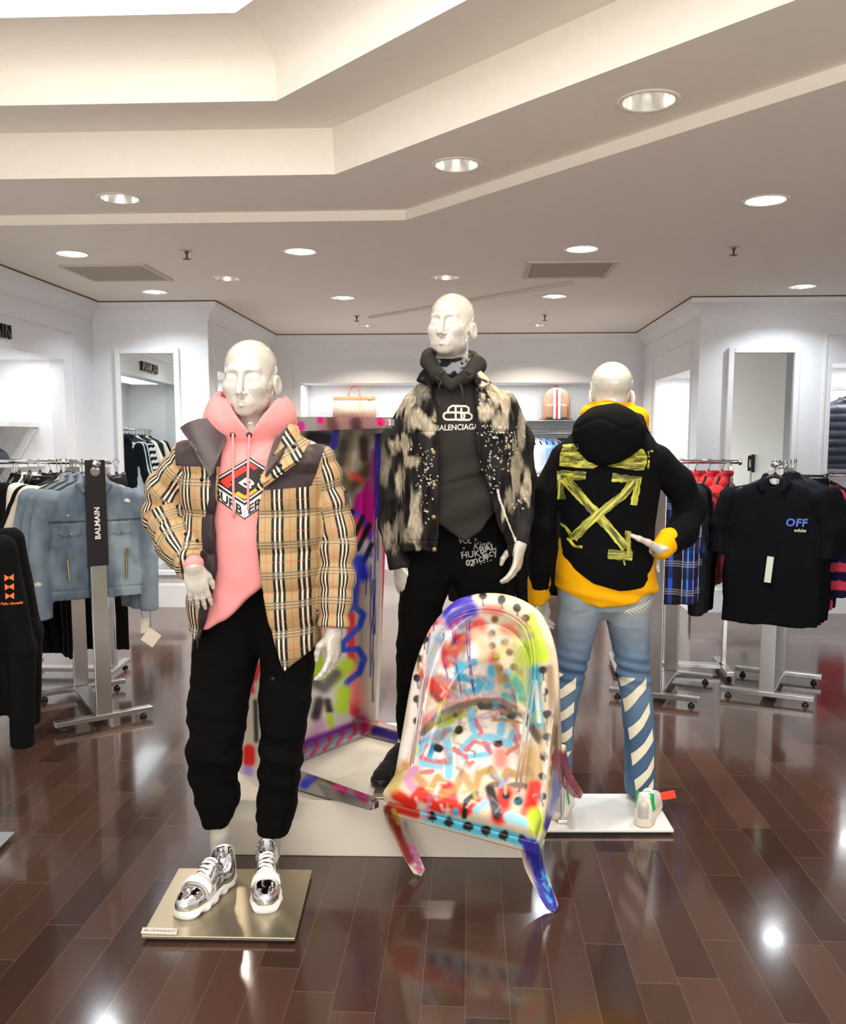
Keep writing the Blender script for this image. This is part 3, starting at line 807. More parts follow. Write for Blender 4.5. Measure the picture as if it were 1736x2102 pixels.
# ---------------------------------------------------------------- shoes
def foot_frame(heel, toe):
    f = Vector((toe.x - heel.x, toe.y - heel.y, 0)); L = f.length; f.normalize(); x = Vector((f.y, -f.x, 0))
    return Matrix(((x.x, f.x, 0, heel.x), (x.y, f.y, 0, heel.y), (0, 0, 1, heel.z), (0, 0, 0, 1))), L
def half_w(y, L, k=1.0):   # half width of a foot along its length
    return np.interp(y / L, [0, 0.06, 0.2, 0.42, 0.68, 0.85, 0.95, 1.0], np.array([0.016, 0.031, 0.037, 0.038, 0.049, 0.044, 0.028, 0.008]) * k)
def foot_loft(P, L, zlo, zhi_y, k=1.0, rnd=0.01):
    """shoe-like solid: P in foot frame (x across, y to toe, z up)"""
    hw = half_w(np.clip(P[:, 1], 0, L), L, k); zh = np.interp(P[:, 1] / L, [q[0] for q in zhi_y], [q[1] for q in zhi_y])
    t = np.clip((P[:, 2] - zlo) / np.maximum(zh - zlo, 0.01), 0, 1)
    dx = np.abs(P[:, 0]) - hw * np.sqrt(np.clip(1 - (t ** 2.6) * 0.75, 0.05, 1)); dz = np.maximum(zlo - P[:, 2], P[:, 2] - zh); dy = np.maximum(-P[:, 1], P[:, 1] - L)
    return smax(smax(dx, dz, rnd), dy, rnd)
def sneaker(parent, heel, toe, name='shoe', style='chrome'):
    m, L = foot_frame(heel, toe); k = L / 0.30
    lo, hi = (-0.075, -0.03, -0.005), (0.075, L + 0.03, 0.17)
    mesh = lambda n, fn, h: sdf_mesh(n, fn, lo, hi, h * QS)
    if style == 'chrome':
        st = [(0, 0.052), (0.15, 0.056), (0.4, 0.042), (0.7, 0.034), (0.9, 0.034), (1.0, 0.04)]
        top = [(0, 0.125), (0.12, 0.12), (0.3, 0.10), (0.42, 0.125), (0.55, 0.10), (0.7, 0.078), (0.85, 0.072), (0.96, 0.062), (1, 0.045)]
    else:
        st = [(0, 0.034), (0.5, 0.032), (1.0, 0.03)]; top = [(0, 0.095), (0.12, 0.09), (0.3, 0.075), (0.42, 0.10), (0.55, 0.09), (0.7, 0.07), (0.88, 0.056), (1, 0.04)]
    def sole(P):
        Q = P.copy(); d = foot_loft(Q, L, 0.0, st, 1.12 if style == 'chrome' else 1.06, 0.012)
        if style == 'chrome': d = d + 0.0022 * np.sin(P[:, 1] * 110) * (P[:, 2] < 0.012) + 0.0012 * np.sin(P[:, 1] * 60 + P[:, 2] * 120)
        return d
    def upper(P):
        Q = P.copy(); d = foot_loft(Q, L, 0.02, top, 0.96, 0.014)
        d = smin(d, caps(P, (0, 0.06 * k, 0.05), (0, 0.055 * k, 0.115), 0.037, 0.035), 0.025)
        d = smax(d, -caps(P, (0, 0.06 * k, 0.09), (0, 0.06 * k, 0.2), 0.03, 0.032), 0.006)
        return d
    me, V = mesh(name, upper, 0.003)
    if style == 'chrome':
        c = np.tile(np.array([[1.0, 0, 0]]), (len(V), 1)); y = V[:, 1] / L
        c[(y > 0.57) & (y < 0.70) & (V[:, 2] > 0.03)] = (0, 0, 0); c[(V[:, 2] < 0.062) & (y < 0.60) & (y > 0.50)] = (0, 0, 0)
        c[(y < 0.10)] = (0.0, 0, 0); vattr(me, 'Col', c); mu = MAT_CHROMESHOE
    else:
        c = np.tile(np.array([lin((235, 232, 226))]), (len(V), 1)); y = V[:, 1] / L
        g = (V[:, 2] > 0.06) & (y < 0.30) & (y > 0.10); c[g] = lin((40, 190, 95))
        s_ = (y < 0.07) & (np.abs(V[:, 0]) < 0.022) & (V[:, 2] > 0.035); c[s_] = lin((190, 186, 178))
        vattr(me, 'Col', c); mu = M_vcol('leather_sneaker', 0.45)
    me.transform(m); shoe = link(name, me, mu, parent, smooth=True)
    me, V = mesh('sole', sole, 0.003); me.transform(m); link('sole', me, RUBBER if style == 'chrome' else M('cream_rubber', (222, 212, 190), 0.6), shoe, smooth=True)
    bv = None
    ch = []
    for i in range(5):
        y = (0.405 + 0.047 * i) * L if style == 'chrome' else (0.45 + 0.04 * i) * L; zt = np.interp(y / L, [q[0] for q in top], [q[1] for q in top]) + 0.004
        w = 0.024
        ch.append([m @ Vector((w * math.sin(a), y + 0.005 * math.sin(a * 2 + i), zt + 0.001 - 0.022 * (1 - math.cos(a)))) for a in [(-1.2 + 2.4 * j / 8) for j in range(9)]])
    tube('lace', ch, 0.0046, RUBBER, shoe, 6)
    if style == 'chrome':
        bm = bmesh.new(); N = 14; rows = []
        for j in range(N + 1):
            a = -1.45 + 2.9 * j / N; row = []
            for y in (0.615 * L, 0.70 * L):
                hw = float(half_w(np.array([y]), L)[0]) * 1.0; zt = float(np.interp(y / L, [q[0] for q in top], [q[1] for q in top]))
                row.append(bm.verts.new(m @ Vector((math.sin(a) * hw * 1.03, y, 0.03 + (zt - 0.03) * (math.cos(a) ** 0.55 if math.cos(a) > 0 else 0) + 0.006))))
            rows.append(row)
        for j in range(N): bm.faces.new((rows[j][0], rows[j + 1][0], rows[j + 1][1], rows[j][1]))
        bmesh.ops.recalc_face_normals(bm, faces=bm.faces)
        thicken(bm, 0.007)
        link('strap', bm_mesh('strap', bm), RUBBER, shoe, smooth=True)
    return shoe
def _ms():
    t = NT('chrome_sneaker'); a = t.attr('Col'); f = t.sep(a.outputs['Vector'])[0]
    t.set(color=t.mix(f, lin((236, 233, 228)), lin((222, 222, 226))), metal=f, rough=t.math('SUBTRACT', 0.5, t.math('MULTIPLY', f, 0.42)))
    t.bump(t.noise(35, 1, t.obj()), 0.25, 0.01); return t.m
MAT_CHROMESHOE = _ms()

# ---------------------------------------------------------------- plaid
def mat_plaid(name, base, pu, pv, su, sv, over=None, rough=0.6, bump=0.1, lining=None, dirt=0.0, sheen=0.0):
    """su/sv: constant stripes [(pos,(rgb),alpha)] across u and v; attribute puv in metres; attribute Msk: x dark lining, y yoke"""
    t = NT(name); uv = t.sep(t.attr('puv').outputs['Vector'])
    def ramp(c, per, st):
        f = t.math('FRACT', t.math('DIVIDE', c, per))
        return t.ramp(f, [(p, (*lin(c_), a)) for p, c_, a in st], 'CONSTANT')
    ru, rv = ramp(uv[0], pu, su), ramp(uv[1], pv, sv)
    col = t.mix(ru.outputs['Alpha'], lin(base), ru.outputs['Color'])
    col2 = t.mix(t.math('MULTIPLY', rv.outputs['Alpha'], 0.85), col, rv.outputs['Color'])
    if lining is not None:
        ms = t.sep(t.attr('Msk').outputs['Vector'])
        col2 = t.mix(t.math('GREATER_THAN', ms[1], 0.0), col2, lin(lining[1])); col2 = t.mix(t.math('GREATER_THAN', ms[0], 0.0), col2, lin(lining[0]))
    t.set(color=col2, rough=rough, spec=0.3, sheen=sheen)
    t.bump(t.noise(160, 3, t.obj()), bump, 0.004); MATS[name] = t.m; return t.m
K_, WH, RD, GY = (38, 33, 30), (232, 220, 196), (205, 88, 52), (120, 106, 80)
BG = (180, 153, 110)
def check_stripes(k):
    n = (0, 0, 0)
    return [(0.0, K_, k), (0.11, WH, k), (0.19, K_, k), (0.30, WH, k), (0.38, K_, k), (0.49, BG, 0), (0.73, RD, 0.85), (0.757, BG, 0)]
PLAID = mat_plaid('beige_check', BG, 0.074, 0.098, check_stripes(1.0), [(0.0, BG, 0), (.16, GY, .85), (.21, WH, .25), (.25, GY, .85), (.31, WH, .25), (.35, GY, .85), (.41, BG, 0), (.72, RD, .7), (.745, BG, 0)], lining=((46, 37, 38), (62, 50, 52)), rough=0.55, bump=0.12)
# ---------------------------------------------------------------- the left mannequin: checked puffer jacket
def mannequin_left():
    Y0 = 3.0
    base = Zp(465, 1852, 0.0)
    e = empty('mannequin', base, 'white bald mannequin in beige checked puffer jacket and pink hoodie, on a metal plate', 'mannequin')
    w = lambda px, py, dy=0.0: np.array(W(px, py, Y0 + dy))
    hc = w(512, 776, -0.03); HR = frame_of(math.radians(-6), math.radians(3))
    sl, sr, el, er_, wl, wr = w(405, 935, .02), w(630, 935, .02), w(350, 1055, .06), w(680, 1110, 0), w(396, 1160, -.205), w(684, 1300, -.06)
    kl, kr, al, ar = w(437, 1520, .01), w(578, 1530, .01), w(452, 1765, .06), w(553, 1760, .08)
    # body
    def body(P):
        d = head(P, hc, HR, 1.0)
        nb = w(515, 890, .03); d = smin(d, caps(P, hc + HR @ np.array((0, .03, -.05)), nb, .056, .062), .03)
        d = smin(d, chain(P, [sl, nb, sr], [.04, .07, .04], .04), .04)
        d = smin(d, ell(P, w(515, 1010, .03), (.165, .10, .24)), .05); d = smin(d, ell(P, w(520, 1230, .03), (.15, .10, .16)), .06)
        d = smin(d, chain(P, [sl, el, wl], [.048, .040, .028], .01), .03); d = smin(d, chain(P, [sr, er_, wr], [.048, .040, .028], .01), .03)
        d = smin(d, chain(P, [w(462, 1300, .03), kl, w(447, 1600, .05), al, w(456, 1800, .06)], [.08, .048, .044, .034, .034], .02), .04)
        d = smin(d, chain(P, [w(580, 1300, .03), kr, w(570, 1610, .03), ar, w(551, 1795, .08)], [.08, .048, .044, .034, .034], .02), .04)
        d = smin(d, hand(P, wl, (.16, .05, -1), (.9, .25, .3), (.3, 1, .1), .12, .88, .007), .012)
        d = smin(d, hand(P, wr, (.02, -.05, -1), (-.45, -1, 0), (-1, .3, 0), .26, 1.0,
                         thumb=[(0.018, 0.008, 0.015), (0.030, 0.036, 0.040), (0.030, 0.046, 0.065), (0.027, 0.050, 0.088)]), .012)
        return d
    lo, hi = bnds([hc, w(290, 1000, .2), w(730, 1000, -.25), al, w(400, 1840, .2)], .14); hi[2] = hc[2] + .14; lo[2] = 0.05
    me, V = sdf_mesh('body', body, lo, hi, .0037 * QS); link('body', me, GLOSS, e)
    # hoodie
    hood_pts = [w(509, 893, -.135), w(482, 869, -.125), w(457, 852, -.08), w(442, 838, -.0), w(456, 832, .08), w(514, 834, .13), w(570, 832, .08), w(589, 840, -.0), w(574, 853, -.08), w(541, 869, -.125), w(509, 893, -.135)]
    htab = tabpx([(1300, 400, 620, 0, .15), (1200, 420, 620, 0, .155), (1100, 415, 630, -.005, .165), (1000, 400, 635, 0, .165), (940, 400, 635, .01, .15), (905, 430, 605, .02, .11), (870, 462, 570, .03, .08)], Y0)
    hc_e = w(514, 867, .03); zV, zT = w(0, 893)[2], w(0, 814)[2]
    hem = zx([(400, 1290), (430, 1282), (480, 1258), (535, 1208), (600, 1150), (640, 1140)], Y0); hem = sorted((x, z) for z, x in hem)
    neckhole = (w(514, 850, .0), w(512, 905, -.10))
    def hoodie(P):
        d = loft(P, htab); hd_ = np.abs(ell(P, hc_e, (.148, .15, .115))) - .011; zc_ = np.minimum(zV + 1.55 * np.abs(P[:, 0] - w(510, 0)[0]), np.where(P[:, 1] > Y0 + .02, zT + .03, zT)); hd_ = smax(hd_, P[:, 2] - zc_ - .010 * vnoise(P, 16.0, 5), .012); hd_ = hd_ + .006 * folds(P, 1, (11, 11, 11), 77); d = smin(d, hd_, .016) if True else smin(d, chain(P, [p for p in hood_pts], [.014, .024, .031, .036, .044, .048, .044, .036, .031, .024, .014], .02), .022)
        d = smin(d, ell(P, w(515, 880, .15), (.12, .06, .08)), .04)
        d = smax(d, -chain(P, [w(514, 800, .02), w(514, 860, .02), w(514, 880, -.06)], [.10, .095, .03], .02), .012)
        zh = np.interp(P[:, 0], [q[0] for q in hem], [q[1] for q in hem])
        d = smax(d, (zh - P[:, 2]) * .8, .02)
        d = smin(d, chain(P, [wr + np.array((0, 0, .05)), wr + np.array((0.0, 0.0, -.004))], [.042, .042], .01), .005)
        d = smin(d, chain(P, [wl + nrm(el - wl) * .05, wl + nrm(el - wl) * .008], [.036, .036], .01), .005)
        fr = np.clip((P[:, 2] - .9) / .5, 0, 1)
        return d + folds(P, .0045, (9, 9, 5), 3) + .004 * np.sin((P[:, 2] * 1.2 + P[:, 0] * 1.1) * 34) * np.clip(1.12 - P[:, 2], 0, .25) * 4
    lo, hi = bnds([w(285, 800, .25), w(735, 1300, -.25)], .02)
    me, V = sdf_mesh('hoodie', hoodie, lo, hi, .005 * QS)
    PINK = mat_cloth('pink_fleece', (238, 154, 153), .85, .05)
    hb = bvh_of(me); hd = link('hoodie', me, PINK, e)
    # drawstrings, eyelets
    def on(bv, px, py, off=.006):
        p = W(px, py, Y0); h = bv.ray_cast(Vector((p.x, Y0 - .8, p.z)), Vector((0, 1, 0))); return (h[0] if h[0] else Vector((p.x, Y0 - .16, p.z))) + Vector((0, -off, 0))
    c2 = lambda cx, cy: (270 + .288 * cx, 680 + .288 * cy)
    tube('drawstring', [smooth_pts([on(hb, *c2(*q)) for q in ((775, 730), (788, 900), (800, 1080), (806, 1295))], 4)], .0042, PINK, hd, 8)
    tube('drawstring', [smooth_pts([on(hb, *c2(*q)) for q in ((890, 745), (893, 900), (899, 1080), (904, 1245))], 4)], .0042, PINK, hd, 8)
    for q in ((772, 742), (889, 742)):
        p = on(hb, *c2(*q), .004); o = lathe('eyelet', [(.004, .0), (.004, .002), (.0085, .003), (.0095, 0.0)], M('eyelet_brown', (70, 30, 35), .35, .6), hd, mtx=Matrix.Translation(p) @ Matrix.Rotation(math.pi / 2, 4, 'X'), n=16)
    # chest print
    PB, PW, PR, PY = M('print_black', (22, 20, 20), .6), M('print_white', (238, 234, 230), .6), M('print_red', (222, 46, 34), .6), M('print_yellow', (238, 178, 40), .6)
    q = lambda pts: xz([c2(*p) for p in pts], Y0 - .16)
    dc = lambda n, polys, m, off: decal(n, merge2(*polys), hb, m, hd, Y0 - .8, .012, off)
    dc('print_border', [poly2(q([(835, 900), (1060, 1045), (1055, 1165), (810, 1340), (560, 1165), (565, 1065)]))], PB, .0008)
    dc('print_panel', [poly2(q([(835, 912), (1048, 1050), (810, 1222), (575, 1070)])), poly2(q([(575, 1090), (810, 1240), (808, 1330), (572, 1160)])), poly2(q([(812, 1240), (1047, 1068), (1046, 1158), (812, 1330)]))], PW, .0012)
    dc('print_panel', [poly2(q([(835, 924), (1030, 1050), (810, 1208), (594, 1070)]))], PB, .0016)
    dc('print_panel', [poly2(q([(628, 1070), (800, 958), (838, 983), (698, 1076), (720, 1092), (690, 1120)])), poly2(q([(815, 948), (838, 935), (896, 975), (868, 993)]))], PR, .002)
    dc('print_panel', [poly2(q([(735, 1160), (765, 1140), (812, 1170), (970, 1058), (910, 1030), (935, 1012), (1012, 1055), (812, 1198)]))], PY, .002)
    def affine_text(s, size, o, ex, ey, bold=0.0):
        V2, F2 = text_polys(s, 1.0, bold); return [(o[0] + x * ex[0] * size + y * ey[0] * size, o[1] + x * ex[1] * size + y * ey[1] * size) for x, y in V2], F2
    def tq(VF): return q(VF[0]), VF[1]
    dc('print_text', [tq(affine_text('B', 150, (822, 1085), (.95, .66), (.55, -.38), .02)),
                      ], PW, .0024)
    dc('print_text', [tq(affine_text('BURB', 90, (690, 1212), (.93, .66), (0, -1), .03)), tq(affine_text('ERRY', 90, (930, 1212), (.93, -.66), (0, -1), .03))], PB, .002)
    # jacket
    jt = tabpx([(1392, 398, 652, .02, .175), (1320, 392, 655, .02, .185), (1200, 390, 660, .01, .20), (1100, 386, 660, .0, .205), (1000, 378, 660, .0, .20), (950, 372, 664, .0, .185), (925, 385, 650, .01, .165), (900, 412, 622, .015, .14), (872, 440, 596, .03, .12)], Y0)
    it = tabpx([(1392, 410, 640, .02, .155), (1200, 408, 640, .01, .165), (1000, 400, 642, .0, .172), (940, 396, 645, .01, .155), (905, 426, 612, .02, .115), (870, 452, 584, .03, .10), (850, 455, 580, .03, .10)], Y0)
    SL = [w(388, 952, .0), w(350, 1010, .05), w(343, 1062, .06), w(370, 1118, -.09), w(396, 1164, -.20)]
    SR = [w(650, 955, .0), w(676, 1040, .01), w(690, 1110, .0), w(688, 1200, -.03), w(684, 1288, -.06)]
    XL = zx([(445, 860), (454, 867), (452, 939), (447, 1025), (440, 1069), (444, 1170), (428, 1241), (402, 1315), (400, 1400)], Y0 - .17)
    XR = zx([(572, 860), (566, 905), (556, 950), (541, 1005), (531, 1040), (528, 1112), (535, 1170), (545, 1256), (575, 1385), (577, 1400)], Y0 - .17)
    hemz = [(p[0], p[1]) for p in xz([(380, 1302), (405, 1312), (560, 1385), (577, 1384), (620, 1352), (655, 1325), (700, 1320)], Y0 - .1)]
    def arm_t(P, pts):
        """length along the arm and the nearest segment's frame"""
        best = np.full(len(P), 9e9, f32); u = np.zeros(len(P), f32); L0 = 0; ux = np.zeros(len(P), f32)
        for i in range(len(pts) - 1):
            a, b = A3(pts[i]), A3(pts[i + 1]); ba = b - a; L = float(np.linalg.norm(ba)); dr = ba / L; pa = P - a
            t = np.clip(pa @ dr, 0 if i else -1, L if i < len(pts) - 2 else L + 1); r = pa - t[:, None] * dr; dd = np.linalg.norm(r, axis=1)
            sx = nrm(np.cross(dr, (0, 1, 0))).astype(f32); sy = np.cross(sx, dr)
            k = dd < best; best = np.where(k, dd, best); u = np.where(k, t + L0, u)
            an = np.arctan2(r @ sx, -(r @ sy) * (1 if (sy[1] > 0) else -1)); ux = np.where(k, an * .075, ux); L0 += L
        return u, ux, best
    def sleeve(P, pts, r):
        d = chain(P, pts, r, .03); u, _, _ = arm_t(P, pts)
        d = d - .010 * np.abs(np.sin(math.pi * u / .085)) + .006
        a, b = A3(pts[-1]), A3(pts[-2]); ax = (b - a) / np.linalg.norm(b - a)
        return d, smax(d, -(P - a) @ ax, .006)
    def inner(P): return loft(P, it)
    def torso(P):
        d = loft(P, jt); puff = np.abs(np.sin(math.pi * (P[:, 2] - .80) / .125)) ** .7
        return d - .013 * puff + .006 + .003 * folds(P, 1, (8, 8, 14), 5)
    def jacket(P):
        t = torso(P); d = smax(t, -inner(P), .008)
        y = P[:, 1] - (Y0 + .02); op = np.maximum(np.maximum(polyx(P[:, 2], XL) - P[:, 0], P[:, 0] - polyx(P[:, 2], XR)), y)
        d = smax(d, -op, .012)
        zh = np.interp(P[:, 0], [q_[0] for q_ in hemz], [q_[1] for q_ in hemz]); d = smax(d, (zh - P[:, 2]) * .9, .014)
        s1 = sleeve(P, SL, [.075, .078, .078, .070, .050])[1]; s2 = sleeve(P, SR, [.070, .066, .064, .060, .052])[1]
        return smin(smin(d, s1, .012), s2, .008) + folds(P, .003, (14, 14, 14), 9)
    lo, hi = bnds([w(280, 850, .28), w(740, 1400, -.30)], .02)
    me, V = sdf_mesh('puffer_jacket', jacket, lo, hi, .0048 * QS)
    V = V.astype(f32); jb = bvh_of(me)
    # cloth coordinates: flat across the body, along each sleeve
    uL, xL_, dL = arm_t(V, SL); uR, xR_, dR = arm_t(V, SR); dt = torso(V)
    sL = (dL - .08 < dt) & (V[:, 0] < SL[0][0] + .02); sR = (dR - .066 < dt - .004) & (V[:, 0] > SR[0][0] - .005)
    uv = np.stack([V[:, 0] + .03, V[:, 2], V[:, 1]], 1)
    side = (~sL) & (~sR); uv[sL] = np.stack([xL_, uL, V[:, 1]], 1)[sL]; uv[sR] = np.stack([xR_ + .055, -uR, V[:, 1]], 1)[sR]
    vattr(me, 'puv', uv, 'FLOAT_VECTOR')
    ind = inner(V); fy = (Y0 - V[:, 1]) * .5; sv = -np.maximum(dt - .004 - (dR - .066), 0) if False else np.where(sL | sR, -.01, .01)
    lin_ = np.minimum(np.minimum(.007 - np.abs(ind), -.012 - dt), sv)
    stw = np.interp(V[:, 2], [w(0, 1310)[2], w(0, 1240)[2], w(0, 1170)[2], w(0, 1069)[2], w(0, 1000)[2], w(0, 960)[2]], [.002, .028, .044, .036, .018, .03])
    lstrip = np.minimum(np.minimum(V[:, 0] - polyx(V[:, 2], XL) + stw, w(470, 1000)[0] - V[:, 0]), np.minimum(fy, sv))
    zl, zr = w(400, 955)[2], w(600, 1000)[2]; xm = w(500, 950)[0]
    seamL = w(372, 950)[0] - .10 * (V[:, 2] - zl) ; seamR = w(645, 990)[0] + .32 * (V[:, 2] - zr)
    yk = np.where(V[:, 0] < xm, np.minimum(V[:, 2] - zl, V[:, 0] - seamL), np.minimum(V[:, 2] - zr - (V[:, 0] - w(560, 1000)[0]) * .06, seamR - V[:, 0]))
    msk = np.zeros((len(V), 3), f32); msk[:, 0] = np.maximum(lin_, lstrip); msk[:, 1] = yk
    vattr(me, 'Msk', msk, 'FLOAT_VECTOR')
    jk = link('puffer_jacket', me, PLAID, e)
    DARK = M('nylon_brown_black', (66, 55, 57), .42, bump=.15, bscale=90)
    # collar flaps
    flap('collar', [c2(*p) for p in ((312, 690), (440, 645), (600, 632), (640, 660), (632, 850), (618, 1010), (590, 1060), (560, 990), (480, 860), (400, 770))], Y0 - .15, jb, DARK, jk, .012, .014,
         lift=lambda c: (0, -.028 + 7.0 * (c.x - W(418, 920, Y0).x) ** 2 - .012 * math.sin((c.z + c.x) * 40), 0))
    o = flap('collar', [c2(*p) for p in ((1105, 672), (1155, 688), (1170, 750), (1250, 805), (1200, 925), (1080, 1025), (985, 1100), (940, 1132), (985, 960), (1050, 800))], Y0 - .15, jb, PLAID, jk, .012, .014, lift=lambda c: (0, -.026 + 5.0 * (c.x - W(585, 930, Y0).x) ** 2 - .008 * math.sin((c.z - c.x) * 45), 0))
    flap('collar', [(560, 908), (583, 882), (600, 886), (590, 915), (577, 950), (556, 978), (555, 950)], Y0 - .15, jb, DARK, jk, .010, .010, .012, lift=lambda c: (0, -.012, 0))
    me = o.data; cv = np.array([tuple(v.co) for v in me.vertices]); c45, s45 = math.cos(.6), math.sin(.6)
    vattr(me, 'puv', np.stack([cv[:, 0] * c45 + cv[:, 2] * s45, cv[:, 2] * c45 - cv[:, 0] * s45, cv[:, 1]], 1), 'FLOAT_VECTOR')
    vattr(me, 'Msk', np.full((len(cv), 3), -1.0), 'FLOAT_VECTOR')
    # snaps, zip pull, arm patch
    flaps = [c_ for c_ in jk.children if c_.name.startswith('collar')]
    def on2(px, py):
        p = W(px, py, Y0)
        for c_ in flaps:
            h = bvh_of(c_.data).ray_cast(Vector((p.x, Y0 - .8, p.z)) - Vector(base), Vector((0, 1, 0)))
            if h[0]: return h[0] + Vector(base) + Vector((0, -.001, 0))
        return None
    SN = M('snap_dark', (30, 26, 26), .3, .7)
    for cx, cy, r in ((937, 1585, .010), (990, 1990, .0095), (472, 1412, .006), (590, 1043, .006), (560, 1452, .006)):
        p = on(jb, *c2(cx, cy), .001); lathe('snap_button', [(.0, -.004), (r * .8, -.0035), (r, -.001), (r, .003)], SN, jk, mtx=Matrix.Translation(p) @ Matrix.Rotation(-math.pi / 2, 4, 'X'), n=16)
    for px, py, r in ((557, 1253, .009), (576, 1369, .009)):
        p = on(jb, px, py, .001); lathe('snap_button', [(.0, -.004), (r * .8, -.0035), (r, -.001), (r, .003)], SN, jk, mtx=Matrix.Translation(p) @ Matrix.Rotation(-math.pi / 2, 4, 'X'), n=16)
    for px, py in ((372, 878), (402, 902), (615, 917), (594, 953)):
        p = on2(px, py)
        if p is None: continue
        lathe('snap_button', [(.0, -.004), (.006, -.0035), (.008, -.001), (.008, .003)], SN, jk, mtx=Matrix.Translation(p) @ Matrix.Rotation(-math.pi / 2, 4, 'X'), n=14)
    p = W(398, 1312, Y0 - .17); bm = bmesh.new(); bar(bm, p, p + Vector((-.003, 0, -.035)), .007, .004, .001); bar(bm, p + Vector((.012, 0, .004)), p + Vector((.012, 0, -.03)), .01, .006, .001); link('zip_pull', bm_mesh('z', bm), SN, jk)
    flap('arm_patch', [c2(*p) for p in ((1512, 1135), (1545, 1130), (1552, 1235), (1525, 1240))], Y0 - .02, jb, M('patch_grey', (58, 54, 54), .7), jk, .003, .003, .02)
    # trousers
    lt = tabpx([(1180, 425, 560, .02, .10), (1260, 402, 545, .02, .115), (1365, 394, 527, .02, .11), (1440, 388, 508, .01, .10), (1500, 388, 502, .0, .095), (1548, 385, 497, .0, .09), (1585, 388, 489, .02, .088), (1640, 403, 490, .03, .08), (1690, 417, 474, .05, .062)], Y0)
    rt = tabpx([(1180, 500, 630, .02, .10), (1260, 500, 648, .02, .115), (1345, 536, 646, .02, .11), (1440, 534, 639, .0, .10), (1540, 535, 623, .0, .09), (1640, 531, 610, .03, .08), (1700, 528, 592, .05, .068), (1753, 531, 576, .07, .055)], Y0)
    def trousers(P):
        d = smin(loft(P, lt), loft(P, rt), .02)
        u = np.clip((1.0 - P[:, 2]) / .5, .2, 1)
        d = d + folds(P, .009, (7, 7, 17), 21) * u + .004 * np.sin(P[:, 2] * 55 + P[:, 0] * 30 + 3 * vnoise(P, 6.0, 8)) * ss(P[:, 2], .62, .5) * ss(P[:, 2], .2, .3)
        inn = np.minimum(chain(P, [w(446, 1650, .05), w(447, 1720, .05)], [.045, .045]), chain(P, [w(553, 1715, .07), w(553, 1780, .07)], [.037, .037]))
        return smax(d, -inn, .006)
    lo, hi = bnds([w(370, 1190, .22), w(665, 1770, -.2)], .01)
    me, V = sdf_mesh('trousers', trousers, lo, hi, .005 * QS)
    link('trousers', me, mat_cloth('black_jersey', (5, 5, 5), .9, .1), e)
    # shoes and plate
    zp = .022
    sneaker(e, Zp(476, 1803, zp), Zp(367, 1890, zp)); sneaker(e, Zp(549, 1790, zp), Zp(545, 1878, zp))
    pl = base_plate(e, [Zp(290, 1921, zp), Zp(605, 1926, zp), Zp(640, 1785, zp), Zp(367, 1782, zp)], .012, zp, CHAMP)
    a, b, c, d = (Zp(*p_, zp) for p_ in ((289, 1918), (362, 1921), (366, 1908), (293, 1906)))
    bm = bmesh.new(); vs = [bm.verts.new(v + Vector((0, 0, h))) for h in (.0005, .004) for v in (a, b, c, d)]
    bm.faces.new(vs[3::-1]); bm.faces.new(vs[4:])
    for i in range(4): bm.faces.new((vs[i], vs[(i + 1) % 4], vs[4 + (i + 1) % 4], vs[4 + i]))
    pq = link('name_plaque', bm_mesh('pq', bm), M('plaque_silver', (205, 200, 190), .35, .6), pl)
    V2, F2 = text_polys('BURBERRY', 1, .0, 0, 1.05); wd = max(v[0] for v in V2) - min(v[0] for v in V2)
    ctr = (a + b + c + d) / 4; ex = (b - a).normalized(); ey = (d - a).normalized(); sc = (b - a).length * .86 / wd
    me = bpy.data.meshes.new('t'); me.from_pydata([tuple(ctr + ex * x * sc + ey * y * sc * .8 + Vector((0, 0, .0046))) for x, y in V2], [], F2); me.update()
    link('name_lettering', me, M('plaque_text', (120, 112, 100), .4, .5), pl)
    return e
mannequin_left()
